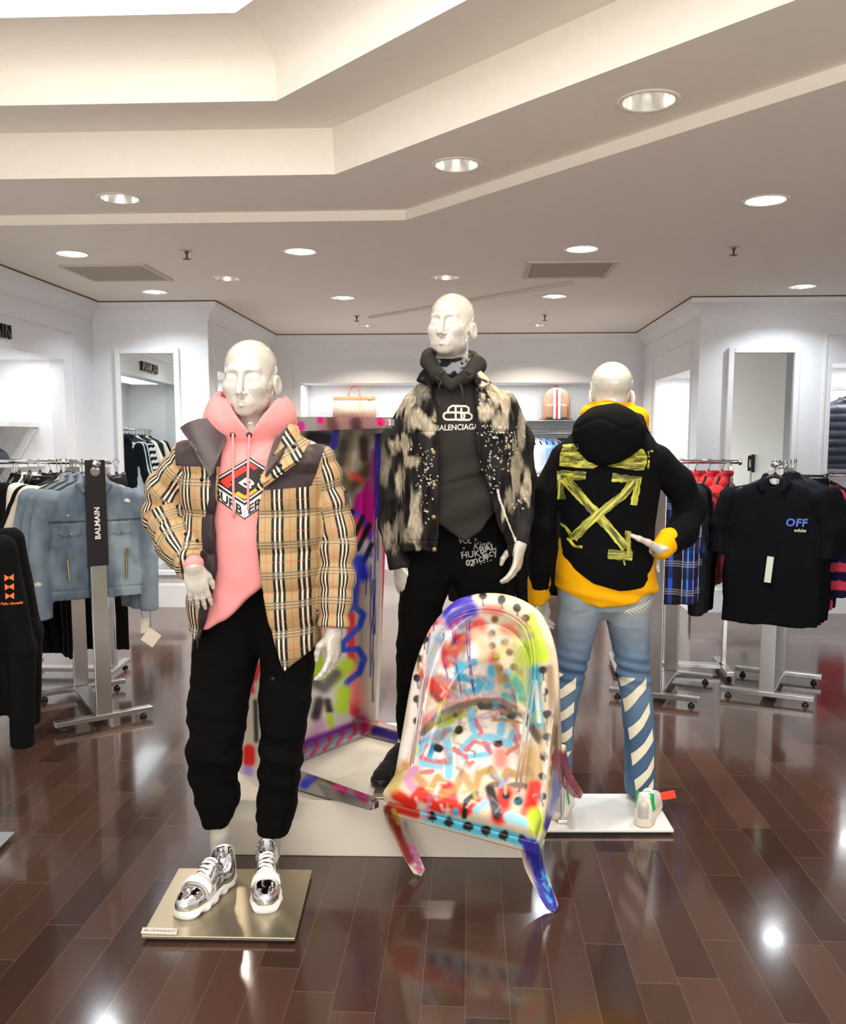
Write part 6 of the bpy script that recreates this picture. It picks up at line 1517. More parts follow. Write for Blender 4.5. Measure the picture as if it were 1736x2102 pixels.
    # legs
    s([(170, 1400), (240, 1560), (300, 1700)], 70, (120, 40, 34), .5); s([(270, 1480), (330, 1640), (360, 1780)], 34, (150, 140, 130), .6); s([(200, 1400), (230, 1480)], 26, (170, 140, 40), .6)
    for y in (1620, 1665, 1710, 1750): s([(295 + (y - 1620) * .28, y), (340 + (y - 1620) * .28, y + 14)], 20, (196, 70, 160), .4)
    s([(1040, 1630), (1100, 1800), (1150, 2000)], 110, (36, 38, 150), .3); s([(1090, 1560), (1130, 1700), (1160, 1850)], 30, (180, 200, 170), .6)
    for y in (1780, 1850, 1920): s([(1100 + (y - 1780) * .2, y), (1130 + (y - 1780) * .2, y + 40)], 18, (50, 150, 206), .4)
    s([(1215, 1090), (1240, 1160), (1310, 1340)], 110, (150, 20, 56), .3); s([(1215, 1150), (1240, 1200)], 50, (120, 30, 40), .5)
    VINYL = M_vcol('painted_vinyl', .22, coat=.35, coatr=.08)
    def put(name, fn, lo, hi, h, par):
        me, V = sdf_mesh(name, fn, lo, hi, h * QS); me.transform(MT); V = np.array([tuple(v.co) for v in me.vertices]); x, y = PXa_np_flat(V); vattr(me, 'Col', c.at(x, y)); return link(name, me, VINYL, par)
    def PXa_np_flat(V): return px_np(V)
    put('chair_frame', frame, (-.33, -.05, .28), (.33, .68, .97), .0042, e); bk = put('backrest', pad, (-.33, -.02, .34), (.33, .64, .95), .0042, e); put('seat', seat, (-.33, -.05, .33), (.33, .58, .50), .0042, e)
    def leg(pts, ws):
        V, Fs = [], []; pts = smooth_pts(pts, 8); ws = np.interp(np.linspace(0, 1, len(pts)), np.linspace(0, 1, len(ws)), ws)
        for p, w_ in zip(pts, ws):
            for sx, sy in ((-1, -1), (1, -1), (1, 1), (-1, 1)):
                for k in range(1): V.append(p + Vector((sx * w_, sy * w_, 0)))
        for i in range(len(pts) - 1):
            for k in range(4): a = i * 4 + k; b = i * 4 + (k + 1) % 4; Fs.append((a, b, b + 4, a + 4))
        Fs += [(3, 2, 1, 0), tuple(len(V) - 4 + k for k in range(4))]
        me = bpy.data.meshes.new('leg'); me.from_pydata([tuple(v) for v in V], [], Fs); bm = bmesh.new(); bm.from_mesh(me)
        bmesh.ops.recalc_face_normals(bm, faces=bm.faces); bmesh.ops.bevel(bm, geom=bm.edges[:], offset=.004, segments=2, affect='EDGES'); bmesh.ops.subdivide_edges(bm, edges=[q for q in bm.edges if q.calc_length() > .02], cuts=2); bm.to_mesh(me); bm.free()
        me.transform(MT); V = np.array([tuple(v.co) for v in me.vertices]); x, y = px_np(V); vattr(me, 'Col', c.at(x, y)); link('leg', me, VINYL, e)
    IM = MT.inverted()
    for sx, q in ((-1, Zp(862, 1795, 0)), (1, Zp(1135, 1868, 0))):
        f = IM @ q; leg([Vector((sx * .255, .035, .315)), Vector((sx * .258, .03, .2)), f + Vector((0, 0, .012))], [.033, .026, .017])
    zl = IM @ Vector((.24, 3.64, PLZ + .001)); leg([Vector((-.19, .47, .315)), Vector((-.195, .50, .18)), zl + Vector((0, 0, .008))], [.034, .027, .018])
    leg([Vector((.19, .47, .315)), Vector((.195, .51, .16)), IM @ W(1186, 1632, 3.44)], [.034, .027, .018])
    # welts along the inner edge of the back
    def welt(off, inn):
        pts = []
        for k in range(41):
            a = -1.15 + 2.3 * k / 40; an = a * math.pi / 2 / 1.0
            if abs(a) <= 1: x, y = .275 * math.sin(an), .27 + .268 * math.cos(an); nx, ny = math.sin(an), math.cos(an)
            else: x, y = .278 * (1 if a > 0 else -1), .27 - (abs(a) - 1) * 1.2; nx, ny = (1 if a > 0 else -1), 0
            x -= nx * inn; y -= ny * inn; zt = float(np.interp(y + inn, [q[0] for q in ZT], [q[1] for q in ZT])) - off
            pts.append(MT @ Vector((x, y + .10 * max(0, zt - .42), zt)))
        return pts
    o = tube('piping', [welt(.030, .078), welt(.036, .090)], .0035, VINYL, bk, 8); V = np.array([tuple(v.co) for v in o.data.vertices]) + np.array(foot); x, y = px_np(V); vattr(o.data, 'Col', c.at(x, y) * .8)
chair()
# ================================================================== RACKS AND HANGING CLOTHES
GC = {}
def garment(kind, hw=.235, L=.72, sl=.5, th=.055, seed=0, tb=1.0):
    """cloth of a garment on a hanger: the rail is at z=0, the front looks along -y"""
    key = (kind, hw, L, sl, th, seed)
    if key in GC: return GC[key]
    if kind == 'trousers':
        tab = [(-.10, 0, 0, .17, .022), (-.13, 0, 0, .175, .03), (-.35, 0, 0, .18, .045), (-.6, 0, .0, .165, .045), (-L, 0, 0, .13, .04)]
        def fn(P):
            d = loft(P, tab, 3.0); cut = smax(.012 - np.abs(P[:, 0]), P[:, 2] + .38, .01); return smax(d, -(.012 - np.abs(P[:, 0]) + np.maximum(0, P[:, 2] + .40)), .01) + folds(P, .006, (14, 14, 3), seed)
    else:
        tab = [(-.078, 0, .0, .062, .045), (-.105, 0, 0, .10, .05), (-.135, 0, 0, hw * .70, .05), (-.165, 0, 0, hw * .93, th * .95), (-.21, 0, 0, hw, th), (-L * .6, 0, 0, hw * 1.0, th * 1.1), (-L, 0, 0, hw * (1.04 if kind != 'hoodie' else .96), th)]
        def fn(P):
            d = loft(P, tab, 2.5); Q = P.copy(); Q[:, 0] = np.abs(P[:, 0])
            if sl > 0:
                if sl < .3: s_ = chain(Q, [(hw * .9, 0, -.19), (hw + .045, -.005, -.19 - sl)], [.068, .078], .02); ax = nrm((hw * .1 + .045, 0, -sl)); s_ = smax(s_, ((Q - A3((hw + .045, 0, -.19 - sl * .98))) @ ax.astype(f32)), .006)
                else: s_ = chain(Q, [(hw * .92, .0, -.195), (hw + .035, .0, -.19 - sl * .5), (hw + .03, -.025, -.19 - sl)], [.062, .056, .046], .02); s_ = smax(s_, (-.19 - sl) - P[:, 2], .006)
                d = smin(d, s_, .012)
            if kind in ('shirt', 'jacket', 'polo'):
                d = smin(d, smax(chain(Q, [(.0, .05, -.072), (.055, .02, -.075), (.075, -.04, -.115), (.055, -.058, -.15)], [.017, .018, .016, .010], .01), -99, 0), .008)
            elif kind == 'hoodie': d = smin(d, chain(Q, [(0, .07, -.11), (.08, .05, -.10), (.075, -.03, -.13), (.02, -.055, -.19)], [.045, .04, .03, .02], .03), .02)
            else: d = smin(d, chain(Q, [(0, .045, -.078), (.06, .02, -.082), (.055, -.04, -.10), (0, -.055, -.125)], [.009] * 4, .01), .006)
            d = smax(d, -chain(P, [(0, 0, .0), (0, -.01, -.09), (0, -.06, -.12)], [.045, .042, .02], .01), .006)
            if kind in ('shirt', 'jacket'): d = d + .004 * np.exp(-(np.abs(P[:, 0] - .018) / .003) ** 2) * (P[:, 1] < 0)
            if kind == 'jacket':
                fr = (P[:, 1] < 0) & (np.abs(P[:, 0]) < hw * .97); d = d + fr * .004 * np.maximum(np.exp(-((P[:, 2] + .305) / .004) ** 2), np.exp(-((P[:, 2] + L - .05) / .004) ** 2))
                ax = np.abs(P[:, 0]); d = d + fr * .0035 * np.maximum(np.exp(-((ax - .045) / .003) ** 2), np.exp(-((ax - .125 + (P[:, 2] + .3) * .10) / .003) ** 2) * (P[:, 2] < -.31))
                fl = fr & (ax > .075) & (ax < .185) & (P[:, 2] < -.315) & (P[:, 2] > -.385 + .22 * np.abs(ax - .13)); d = d - .006 * fl
            if kind == 'puffer': d = d - .010 * np.abs(np.sin(math.pi * P[:, 2] / .075)) + .004
            return d + folds(P, .0055, (13, 13, 3.5), seed) + .003 * folds(P, 1, (8, 8, 8), seed + 5)
    lo, hi = (-hw - .16, -.13, -max(L, .19 + sl) - .03), (hw + .16, .15, -.04)
    me, V = sdf_mesh(kind, fn, lo, hi, (.0065 if kind == 'jacket' else .0085) * QS); GC[key] = (me, V.astype(f32)); return GC[key]
HANG = M('hanger_black', (24, 22, 24), .35); WIRE = M('hanger_wire', (150, 148, 146), .2, .9)
HM = {}
def hanger_mesh(kind):
    if kind in HM: return HM[kind]
    V, Fs = [], []
    if kind == 'clip':
        tube_into(V, Fs, [Vector((-.18, 0, -.085)), Vector((.18, 0, -.085))], .008, 8)
        for x in (-.17, .17):
            for z in (-.075, -.12): pass
            tube_into(V, Fs, [Vector((x, 0, -.07)), Vector((x, 0, -.125))], .014, 8)
        tube_into(V, Fs, [Vector((0, 0, -.06)), Vector((0, 0, -.085))], .01, 8)
    else:
        tube_into(V, Fs, smooth_pts([Vector((-.205, 0, -.158)), Vector((-.10, .0, -.108)), Vector((-.03, 0, -.078)), Vector((0, 0, -.070)), Vector((.03, 0, -.078)), Vector((.10, 0, -.108)), Vector((.205, 0, -.158))], 4), .0105, 8)
        tube_into(V, Fs, [Vector((0, 0, -.05)), Vector((0, 0, -.085))], .009, 8)
    a = bpy.data.meshes.new('hanger'); a.from_pydata([tuple(v) for v in V], [], Fs); a.materials.append(HANG); a.update(); a.polygons.foreach_set('use_smooth', [True] * len(a.polygons))
    V, Fs = [], []; R_ = .0185
    tube_into(V, Fs, [Vector((0, R_ * math.cos(t), R_ * math.sin(t) * 1.0)) for t in [math.radians(-30 + 15 * i) for i in range(15)]][::-1] + [Vector((0, .004, -.03)), Vector((0, 0, -.052))] if False else
              [Vector((0, R_ * math.cos(t), R_ * math.sin(t))) for t in [math.radians(200 - 20 * i) for i in range(13)]] + [Vector((0, .006, -.028)), Vector((0, 0, -.038)), Vector((0, 0, -.052))], .0022, 6)
    b = bpy.data.meshes.new('hook'); b.from_pydata([tuple(v) for v in V], [], Fs); b.materials.append(WIRE); b.update()
    HM[kind] = (a, b); return HM[kind]
MC = {}
def hang(name, label, cat, group, p, yaw, kind, mat, col=None, hk='bow', **kw):
    """one garment with its hanger on a rail at p; yaw turns the front away from -y"""
    e = empty(name, p, label, cat, group, yaw); me0, V = garment(kind, **kw)
    mk = (id(me0), mat.name, None if col is None else col.__name__)
    if mk not in MC:
        me = me0.copy(); me.materials.clear(); me.materials.append(mat)
        if col is not None:
            r = col(V)
            vattr(me, 'Col', r)
        if 'puv' in mat.get('need', ''): vattr(me, 'puv', np.stack([V[:, 0], V[:, 2], V[:, 1]], 1), 'FLOAT_VECTOR')
        MC[mk] = me
    f = bpy.data.objects.new('fabric', MC[mk]); COL.objects.link(f); f.parent = e
    a, b = hanger_mesh(hk); h = bpy.data.objects.new('hanger', a); COL.objects.link(h); h.parent = e
    k = bpy.data.objects.new('hook', b); COL.objects.link(k); k.parent = h
    return e
def put_local(e, name, bm, mat):
    me = bpy.data.meshes.new(name); bmesh.ops.recalc_face_normals(bm, faces=bm.faces); bm.to_mesh(me); bm.free(); me.materials.append(mat); o = bpy.data.objects.new(name, me); COL.objects.link(o); o.parent = e; return o
BLKC, NAVY, WHC, OFFW = mat_cloth('black_cotton', (8, 8, 9), .85, .12), mat_cloth('navy_cotton', (6, 7, 13), .85, .15), mat_cloth('white_cotton', (226, 222, 214), .8, .04), mat_cloth('cream_cotton', (214, 204, 184), .8, .05)
CHAR, DGRN, REDC = mat_cloth('charcoal_cotton', (30, 31, 34), .9, .15), mat_cloth('dark_green_cotton', (22, 34, 32), .85, .12), mat_cloth('heather_red', (188, 56, 72), .85, .08)
DENIM = M_vcol('pale_denim', .85, spec=.1, bump=.35, bscale=600)
BLUEP = mat_plaid('blue_tartan', (26, 36, 120), .16, .165, [(0, (18, 18, 30), 1), (.30, (190, 196, 214), 1), (.33, (22, 28, 96), 1), (.47, (44, 150, 214), 1), (.53, (22, 28, 110), 1), (.68, (190, 196, 214), 1), (.70, (20, 22, 60), 1), (.80, (46, 80, 190), 1), (.95, (18, 18, 30), 1)],
                  [(0, (16, 16, 28), .75), (.42, (150, 152, 158), .7), (.46, (16, 16, 28), .6), (.50, (150, 152, 158), .7), (.54, (16, 16, 28), .6), (.58, (150, 152, 158), .7), (.62, (20, 30, 120), 0)], rough=.85)
REDP = mat_plaid('red_tartan', (196, 40, 44), .12, .13, [(0, (20, 14, 16), .0), (.30, (24, 16, 20), .75), (.36, (196, 40, 44), 0), (.42, (24, 16, 20), .75), (.48, (0, 0, 0), 0), (.8, (220, 150, 140), .7), (.82, (0, 0, 0), 0)],
                 [(0, (0, 0, 0), 0), (.30, (24, 14, 18), .7), (.35, (0, 0, 0), 0), (.40, (24, 14, 18), .7), (.45, (0, 0, 0), 0), (.50, (24, 14, 18), .7), (.55, (0, 0, 0), 0)], rough=.85)
BLUEP['need'] = REDP['need'] = 'puv'
def denim_col(V):
    n = fbm(V, (6, 6, 4), 7, 4); f = np.clip(.5 + n * .85, 0, 1); ax = np.abs(V[:, 0]); pale = ss(np.abs(n), .3, .6) * .3 + .35 * ss(ax, .24, .31)
    c = np.array([lin((70, 86, 106))]) * (1 - f)[:, None] + np.array([lin((140, 154, 163))]) * f[:, None]; c = c * (1 - pale)[:, None] + np.array([lin((164, 180, 190))]) * pale[:, None]
    seam = (V[:, 1] < 0) & (ax < .24) & ((np.abs(V[:, 2] + .305) < .006) | (np.abs(ax - .045) < .005)); c[seam] *= .45
    for x, z, r in ((-.14, -.27, .011), (.17, -.20, .017), (-.30, -.62, .016)):
        d = np.hypot(V[:, 0] - x, (V[:, 2] - z) * 1.6); c[(d < r + .016 * n) & (V[:, 1] < 0)] = lin((226, 226, 214))
    return c
def stripe_col(V):
    c = np.tile(np.array([lin((20, 20, 24))]), (len(V), 1)); b = (V[:, 0] > .18) & (np.abs(V[:, 2] + .45) < .10) & (np.mod(V[:, 2] + V[:, 1] * .6, .09) < .045); c[b] = lin((206, 198, 186)); return c
def pink_col(V):
    c = np.tile(np.array([lin((24, 24, 56))]), (len(V), 1)); b = (V[:, 0] > .18) & (np.mod(V[:, 2] + V[:, 1] * .4, .11) < .055); c[b] = lin((204, 64, 92)); return c
def tape_col(V):
    c = np.tile(np.array([lin((20, 24, 28))]), (len(V), 1)); b = (np.abs(np.abs(V[:, 1]) - .03) < .010) & (np.abs(V[:, 0]) > .15); c[b] = lin((190, 206, 210)); return c
def band_col(V):
    c = np.tile(np.array([lin((18, 18, 24))]), (len(V), 1)); b = (np.mod(V[:, 2] - np.abs(V[:, 0]) * .5, .075) < .035) & (V[:, 2] > -.45) & (V[:, 2] < -.16); c[b] = lin((226, 226, 228)); return c
SCOL = M_vcol('striped_cotton', .85, spec=.1)

# ---- steel stands
def stand(label, A, B, foot, zt, mat=STEEL, sign=None, front_over=.05, group='brushed steel clothing racks', postw=.085, wide=.52, lower=None):
    """two flat posts at A and B joined at the floor and by a round rail at the top; foot = unit direction of the cross feet"""
    A, B = Vector((*A, 0)), Vector((*B, 0)); r = (B - A).normalized(); f = Vector((*foot, 0)).normalized(); e = empty('clothing_rack', (A + B) / 2, label, 'clothes rack', group)
    for p, s in ((A, -1), (B, 1)):
        bm = bmesh.new(); box(bm, p + Vector((0, 0, zt * .5)), (postw, .028, zt - .06), Matrix((f, r, Vector((0, 0, 1)))).transposed(), .003); link('post', bm_mesh('p', bm), mat, e)
        bm = bmesh.new(); bar(bm, p - f * wide / 2 + Vector((0, 0, .045)), p + f * wide / 2 + Vector((0, 0, .045)), .05, .028, .003); ft = link('foot', bm_mesh('f', bm), mat, e)
        for sgn in (-1, 1):
            q = p + f * sgn * (wide / 2 - .045); lathe('leveling_pad', [(.0, 0), (.019, 0), (.019, .014), (.008, .018), (.008, .033)], BLACKM, ft, mtx=Matrix.Translation(q), n=14)
    bm = bmesh.new(); bar(bm, A + Vector((0, 0, .046)), B + Vector((0, 0, .046)), .085, .026, .003); link('base_bar', bm_mesh('b', bm), mat, e)
    a, b = A - r * front_over + Vector((0, 0, zt)), B + r * .03 + Vector((0, 0, zt)); rl = tube('rail', [[a, b]], .0135, CHROME, e, 16)
    q = Matrix((f, r, Vector((0, 0, 1)))).transposed().to_4x4(); lathe('rail_cap', [(0, 0), (.021, 0), (.022, .004), (.022, .016), (.0, .018)], CHROME, rl, mtx=Matrix.Translation(a - r * .016) @ q @ Matrix.Rotation(-math.pi / 2, 4, 'X'), n=24)
    for p in (A, B): tube('rail_stem', [[p + Vector((0, 0, zt - .05)), p + Vector((0, 0, zt - .01))]], .009, CHROME, rl, 10)
    return e, A, B, r, f
# left stand with the denim jackets
eL, A_, B_, rL, fL = stand('steel clothing rack with black vertical sign band, holding pale denim jackets', (-1.73, 4.76), (-2.07, 5.33), (.80, .60), 1.41)
SB_ = M('sign_band_black', (20, 14, 15), .5)
o = A_ - rL * .017; wz = (1.43, .87)
bm = bmesh.new(); n_ = 20; X, Z = fL, Vector((0, 0, 1)); hc_ = .052; cy = wz[0] - .058; vo, vi = [], []
pts = [(-hc_, wz[1]), (hc_, wz[1]), (hc_, wz[0]), (-hc_, wz[0])]; hole = [(.026 * math.cos(2 * math.pi * k / n_), cy + .026 * math.sin(2 * math.pi * k / n_)) for k in range(n_)]
tr = tessellate_polygon([[Vector((x, z, 0)) for x, z in pts], [Vector((x, z, 0)) for x, z in hole]]); allp = [bm.verts.new(o + X * x + Z * z) for x, z in pts + hole]
for t_ in tr: bm.faces.new([allp[i] for i in t_])
bmesh.ops.recalc_face_normals(bm, faces=bm.faces); thicken(bm, .004)
sgn = link('sign_band', bm_mesh('sb', bm), SB_, eL)
V2, F2 = text_polys('BALMAIN', 1, .03, 0, 1.05); wd = max(v[0] for v in V2) - min(v[0] for v in V2); sc = .168 / wd
me = bpy.data.meshes.new('l'); me.from_pydata([tuple(o - rL * .0085 + X * (-y * sc * 1.0) + Z * (1.098 + x * sc)) for x, y in V2], [], F2); me.update(); link('sign_lettering', me, M('letter_white', (240, 240, 240), .5), sgn)
yawL = math.atan2(-rL.x, rL.y) ; yawL = math.atan2((-rL).x, -(-rL).y) if False else math.atan2(rL.y, rL.x) - math.pi / 2
BTN = M('silver_button', (170, 165, 155), .3, .85); ZIPM = M('zip_gold', (150, 130, 90), .3, .8); CARD = M('tag_card', (236, 226, 208), .7); STR = M('tag_string', (110, 100, 88), .7)
dl = ['frontmost pale blue denim jacket with zip pockets, behind the black sign band', 'pale denim jacket just behind the frontmost one on the left rack', 'rearmost pale denim jacket on the left rack, its sleeve showing furthest left']
for i in range(3):
    e = hang('denim_jacket', dl[i], 'jacket', 'denim jackets on the left rack', A_ + rL * (.075 + .10 * i) + Vector((0, 0, 1.41)) - fL * .03 * i, yawL, 'jacket', DENIM, denim_col, hw=.245, L=.72, sl=.62, th=.055, seed=3)
    if i < 2:
        for z in (-.30, -.40, -.50, -.585, -.675):
            bm = bmesh.new(); r_ = bmesh.ops.create_cone(bm, cap_ends=True, segments=14, radius1=.0095, radius2=.008, depth=.006); bmesh.ops.transform(bm, matrix=Matrix.Translation((.0, -.064, z)) @ Matrix.Rotation(math.pi / 2, 4, 'X'), verts=r_['verts']); put_local(e, 'button', bm, BTN)
        for sx in (-1, 1):
            bm = bmesh.new(); bar(bm, (sx * .155, -.060, -.46), (sx * .145, -.061, -.62), .016, .008, .002); bar(bm, (sx * .155, -.067, -.455), (sx * .153, -.067, -.50), .009, .005, .001); put_local(e, 'zip_pocket', bm, ZIPM)
            bm = bmesh.new(); r_ = bmesh.ops.create_cone(bm, cap_ends=True, segments=14, radius1=.008, radius2=.006, depth=.006); bmesh.ops.transform(bm, matrix=Matrix.Translation((sx * .13, -.068, -.365)) @ Matrix.Rotation(math.pi / 2, 4, 'X'), verts=r_['verts']); put_local(e, 'button', bm, BTN)
        x0 = .275; zb = -.83
        bm = bmesh.new(); rr = Matrix.Rotation(math.radians(40 if i == 0 else 4), 3, 'Y'); box(bm, (x0 + .02 * i, -.03, zb - .14 + .05 * i), (.082 if i == 0 else .045, .003, .082), rr); tg = put_local(e, 'price_tag', bm, CARD)
        V, Fs = [], []; tube_into(V, Fs, [Vector((x0, -.03, zb + .03)), Vector((x0 + .01 * i, -.03, zb - .10 + .05 * i))], .0018, 5); me = bpy.data.meshes.new('s'); me.from_pydata([tuple(v) for v in V], [], Fs); me.materials.append(STR); s_ = bpy.data.objects.new('tag_string', me); COL.objects.link(s_); s_.parent = tg
seq = [('t_shirt', 'cream short-sleeved shirt behind the denim jackets on the left rack', 'tee', OFFW, dict(hw=.25, L=.72, sl=.2, th=.04, seed=11)), ('t_shirt', 'second cream shirt on the left rack, sleeve edge showing behind the first', 'tee', OFFW, dict(hw=.25, L=.74, sl=.2, th=.04, seed=11)),
       ('t_shirt', 'black shirt between the cream shirts and trousers of the left rack', 'tee', BLKC, dict(hw=.25, L=.74, sl=.2, th=.04, seed=11)), ('trousers', 'black trousers on the left rack behind the sign post', 'trousers', BLKC, dict(L=1.15, seed=13)), ('trousers', 'rearmost black trousers on the left rack', 'trousers', BLKC, dict(L=1.15, seed=13))]
for i, (nm, lb, kd, mt, kw) in enumerate(seq): hang(nm, lb, 'trousers' if kd == 'trousers' else 'shirt', None, A_ + rL * (.36 + .065 * i) + Vector((0, 0, 1.41)) + fL * (-.03 - .015 * i), yawL, kd, mt, None, 'clip' if kd == 'trousers' else 'bow', **kw)

# rack behind it: rail across the view, clothes edge-on
e2, A2, B2, r2, f2 = stand('steel clothing rack behind the denim jackets, rail across the view', (-2.62, 5.80), (-2.02, 5.78), (.0, 1), 1.395, front_over=.30, postw=.05, wide=.50)
items = [('t_shirt', 'black long shirt at the left end of the rear left rack', 'tee', BLKC), ('t_shirt', 'white shirt next to the black one on the rear left rack', 'tee', WHC), ('t_shirt', 'second white shirt on the rear left rack', 'tee', WHC), ('sweatshirt', 'black sweatshirt right of the white shirts on the rear left rack', 'tee', BLKC),
         ('sweatshirt', 'second black sweatshirt on the rear left rack', 'tee', BLKC), ('sweatshirt', 'third black sweatshirt on the rear left rack', 'tee', BLKC), ('trousers', 'black trousers in the middle of the rear left rack', 'trousers', BLKC), ('trousers', 'black trousers right of the middle ones on the rear left rack', 'trousers', BLKC),
         ('trousers', 'black trousers seen right of the sign post, at the end of the rear left rack', 'trousers', BLKC)]
for i, (nm, lb, kd, mt) in enumerate(items):
    kw = dict(L=1.22, seed=13) if kd == 'trousers' else (dict(hw=.235, L=.74, sl=.2, th=.04, seed=11) if mt is WHC else dict(hw=.235, L=1.2, sl=.2, th=.045, seed=17))
    hang(nm, lb, 'trousers' if kd == 'trousers' else 'shirt', None, A2 + r2 * (.0 - .0 + (.03 + .068 * i if i < 8 else .66)) + Vector((0, 0, 1.395)), math.pi / 2 + .03 * (i % 3), kd, mt, None, 'clip' if kd == 'trousers' else 'bow', **kw)

# near left: two dark hoodies on a stand at the picture edge
e3, A3_, B3, r3, f3 = stand('steel clothing rack at the left picture edge, holding black hoodies', (-2.10, 3.40), (-2.18, 4.0), (1, .1), 1.30, wide=.40)
bm = bmesh.new(); box(bm, (-1.84, 3.27, .02), (.52, .15, .012), None, .002); link('base_plate', bm_mesh('p', bm), STEEL, e3)
for i, (lb, dz) in enumerate((('black hoodie with orange printed marks on the sleeve, at the left picture edge', -.02), ('black hoodie behind the orange-marked one at the left picture edge', .0))):
    e = hang('hoodie', lb, 'hoodie', 'black hoodies at the left edge', A3_ + r3 * (.10 + .30 * i) + Vector((0.19 - .06 * i, 0, 1.30)), math.radians(6), 'hoodie', BLKC, None, hw=.285, L=.86, sl=.80, th=.08, seed=23)
    if i == 0:
        ORG = M('print_orange', (244, 110, 46), .6); me0, V = garment('hoodie', hw=.285, L=.86, sl=.80, th=.08, seed=23); bv = bvh_of(me0)
        def bow(cx, cz, s): return merge2(poly2([(cx - 1.0 * s, cz + .9 * s), (cx - .15 * s, cz + .25 * s), (cx - .15 * s, cz - .25 * s), (cx - 1.0 * s, cz - .9 * s)]), poly2([(cx + 1.0 * s, cz + .9 * s), (cx + .15 * s, cz + .25 * s), (cx + .15 * s, cz - .25 * s), (cx + 1.0 * s, cz - .9 * s)]), ring2((cx, cz), .18 * s, .34 * s, 14))
        D = merge2(*[bow(.305, -.300 - .036 * k, .0145) for k in range(3)]); o = decal('sleeve_print', D, bv, ORG, None, -.6, .012, .002); o.parent = e
        V2, F2 = text_polys('Palm Angels', .015, .0003, .15); o = decal('sleeve_text', ([(.308 + x, -.402 + y) for x, y in V2], F2), bv, ORG, None, -.6, .012, .002); o.parent = e

# right stand with tartan shirts
eR, A4, B4, r4, f4 = stand('steel clothing rack holding blue tartan shirts, right of the jeans mannequin', (1.36, 5.18), (1.60, 5.69), (.90, -.43), 1.40)
y4 = math.atan2(r4.y, r4.x) - math.pi / 2
for i, (nm, lb, kd, mt, kw) in enumerate([('tartan_shirt', 'blue tartan shirt at the front of the right rack, beside the yellow cuff', 'shirt', BLUEP, dict(hw=.20, L=.82, sl=.62, th=.05, seed=29)), ('tartan_shirt', 'second blue tartan shirt, right behind the front one', 'shirt', BLUEP, dict(hw=.20, L=.82, sl=.62, th=.05, seed=29)),
                                          ('sweatshirt', 'charcoal sweatshirt behind the blue tartan shirts', 'tee', CHAR, dict(hw=.20, L=.80, sl=.72, th=.05, seed=31)), ('sweatshirt', 'second charcoal sweatshirt on the tartan rack', 'tee', CHAR, dict(hw=.20, L=.80, sl=.72, th=.05, seed=31)), ('sweatshirt', 'black studded sweatshirt at the back of the tartan rack', 'tee', BLKC, dict(hw=.20, L=.80, sl=.72, th=.05, seed=31))]):
    hang(nm, lb, 'shirt', None, A4 + r4 * (.06 + .115 * i) + Vector((0, 0, 1.40)) + f4 * (.012 * i - .07), y4, kd, mt, None, **kw)
# rack with red tartan shirts, rail across the view
e5, A5, B5, r5, f5 = stand('steel clothing rack holding red tartan shirts, rail end left of the telephone', (1.99, 5.85), (1.30, 5.98), (.12, 1), 1.395, front_over=.05, postw=.05, wide=.44)
for i, lb in enumerate(['rightmost red tartan shirt on the rear right rack', 'second red tartan shirt from the right on the rear right rack', 'third red tartan shirt from the right on the rear right rack', 'leftmost red tartan shirt on the rear right rack, mostly hidden']):
    hang('tartan_shirt', lb, 'shirt', 'red tartan shirts on the rear right rack', A5 + r5 * (.05 + .085 * i) + Vector((0, 0, 1.395)), -math.pi / 2 - .5, 'shirt', REDP, None, hw=.235, L=.78, sl=.58, th=.045, seed=37)
for i, lb in enumerate(['dark shirt left of the red tartan shirts', 'second dark shirt left of the red tartan shirts']):
    hang('t_shirt', lb, 'shirt', None, A5 + r5 * (.40 + .09 * i) + Vector((0, 0, 1.395)), -math.pi / 2 - .4, 'tee', CHAR, None, hw=.235, L=.78, sl=.2, th=.045, seed=37)

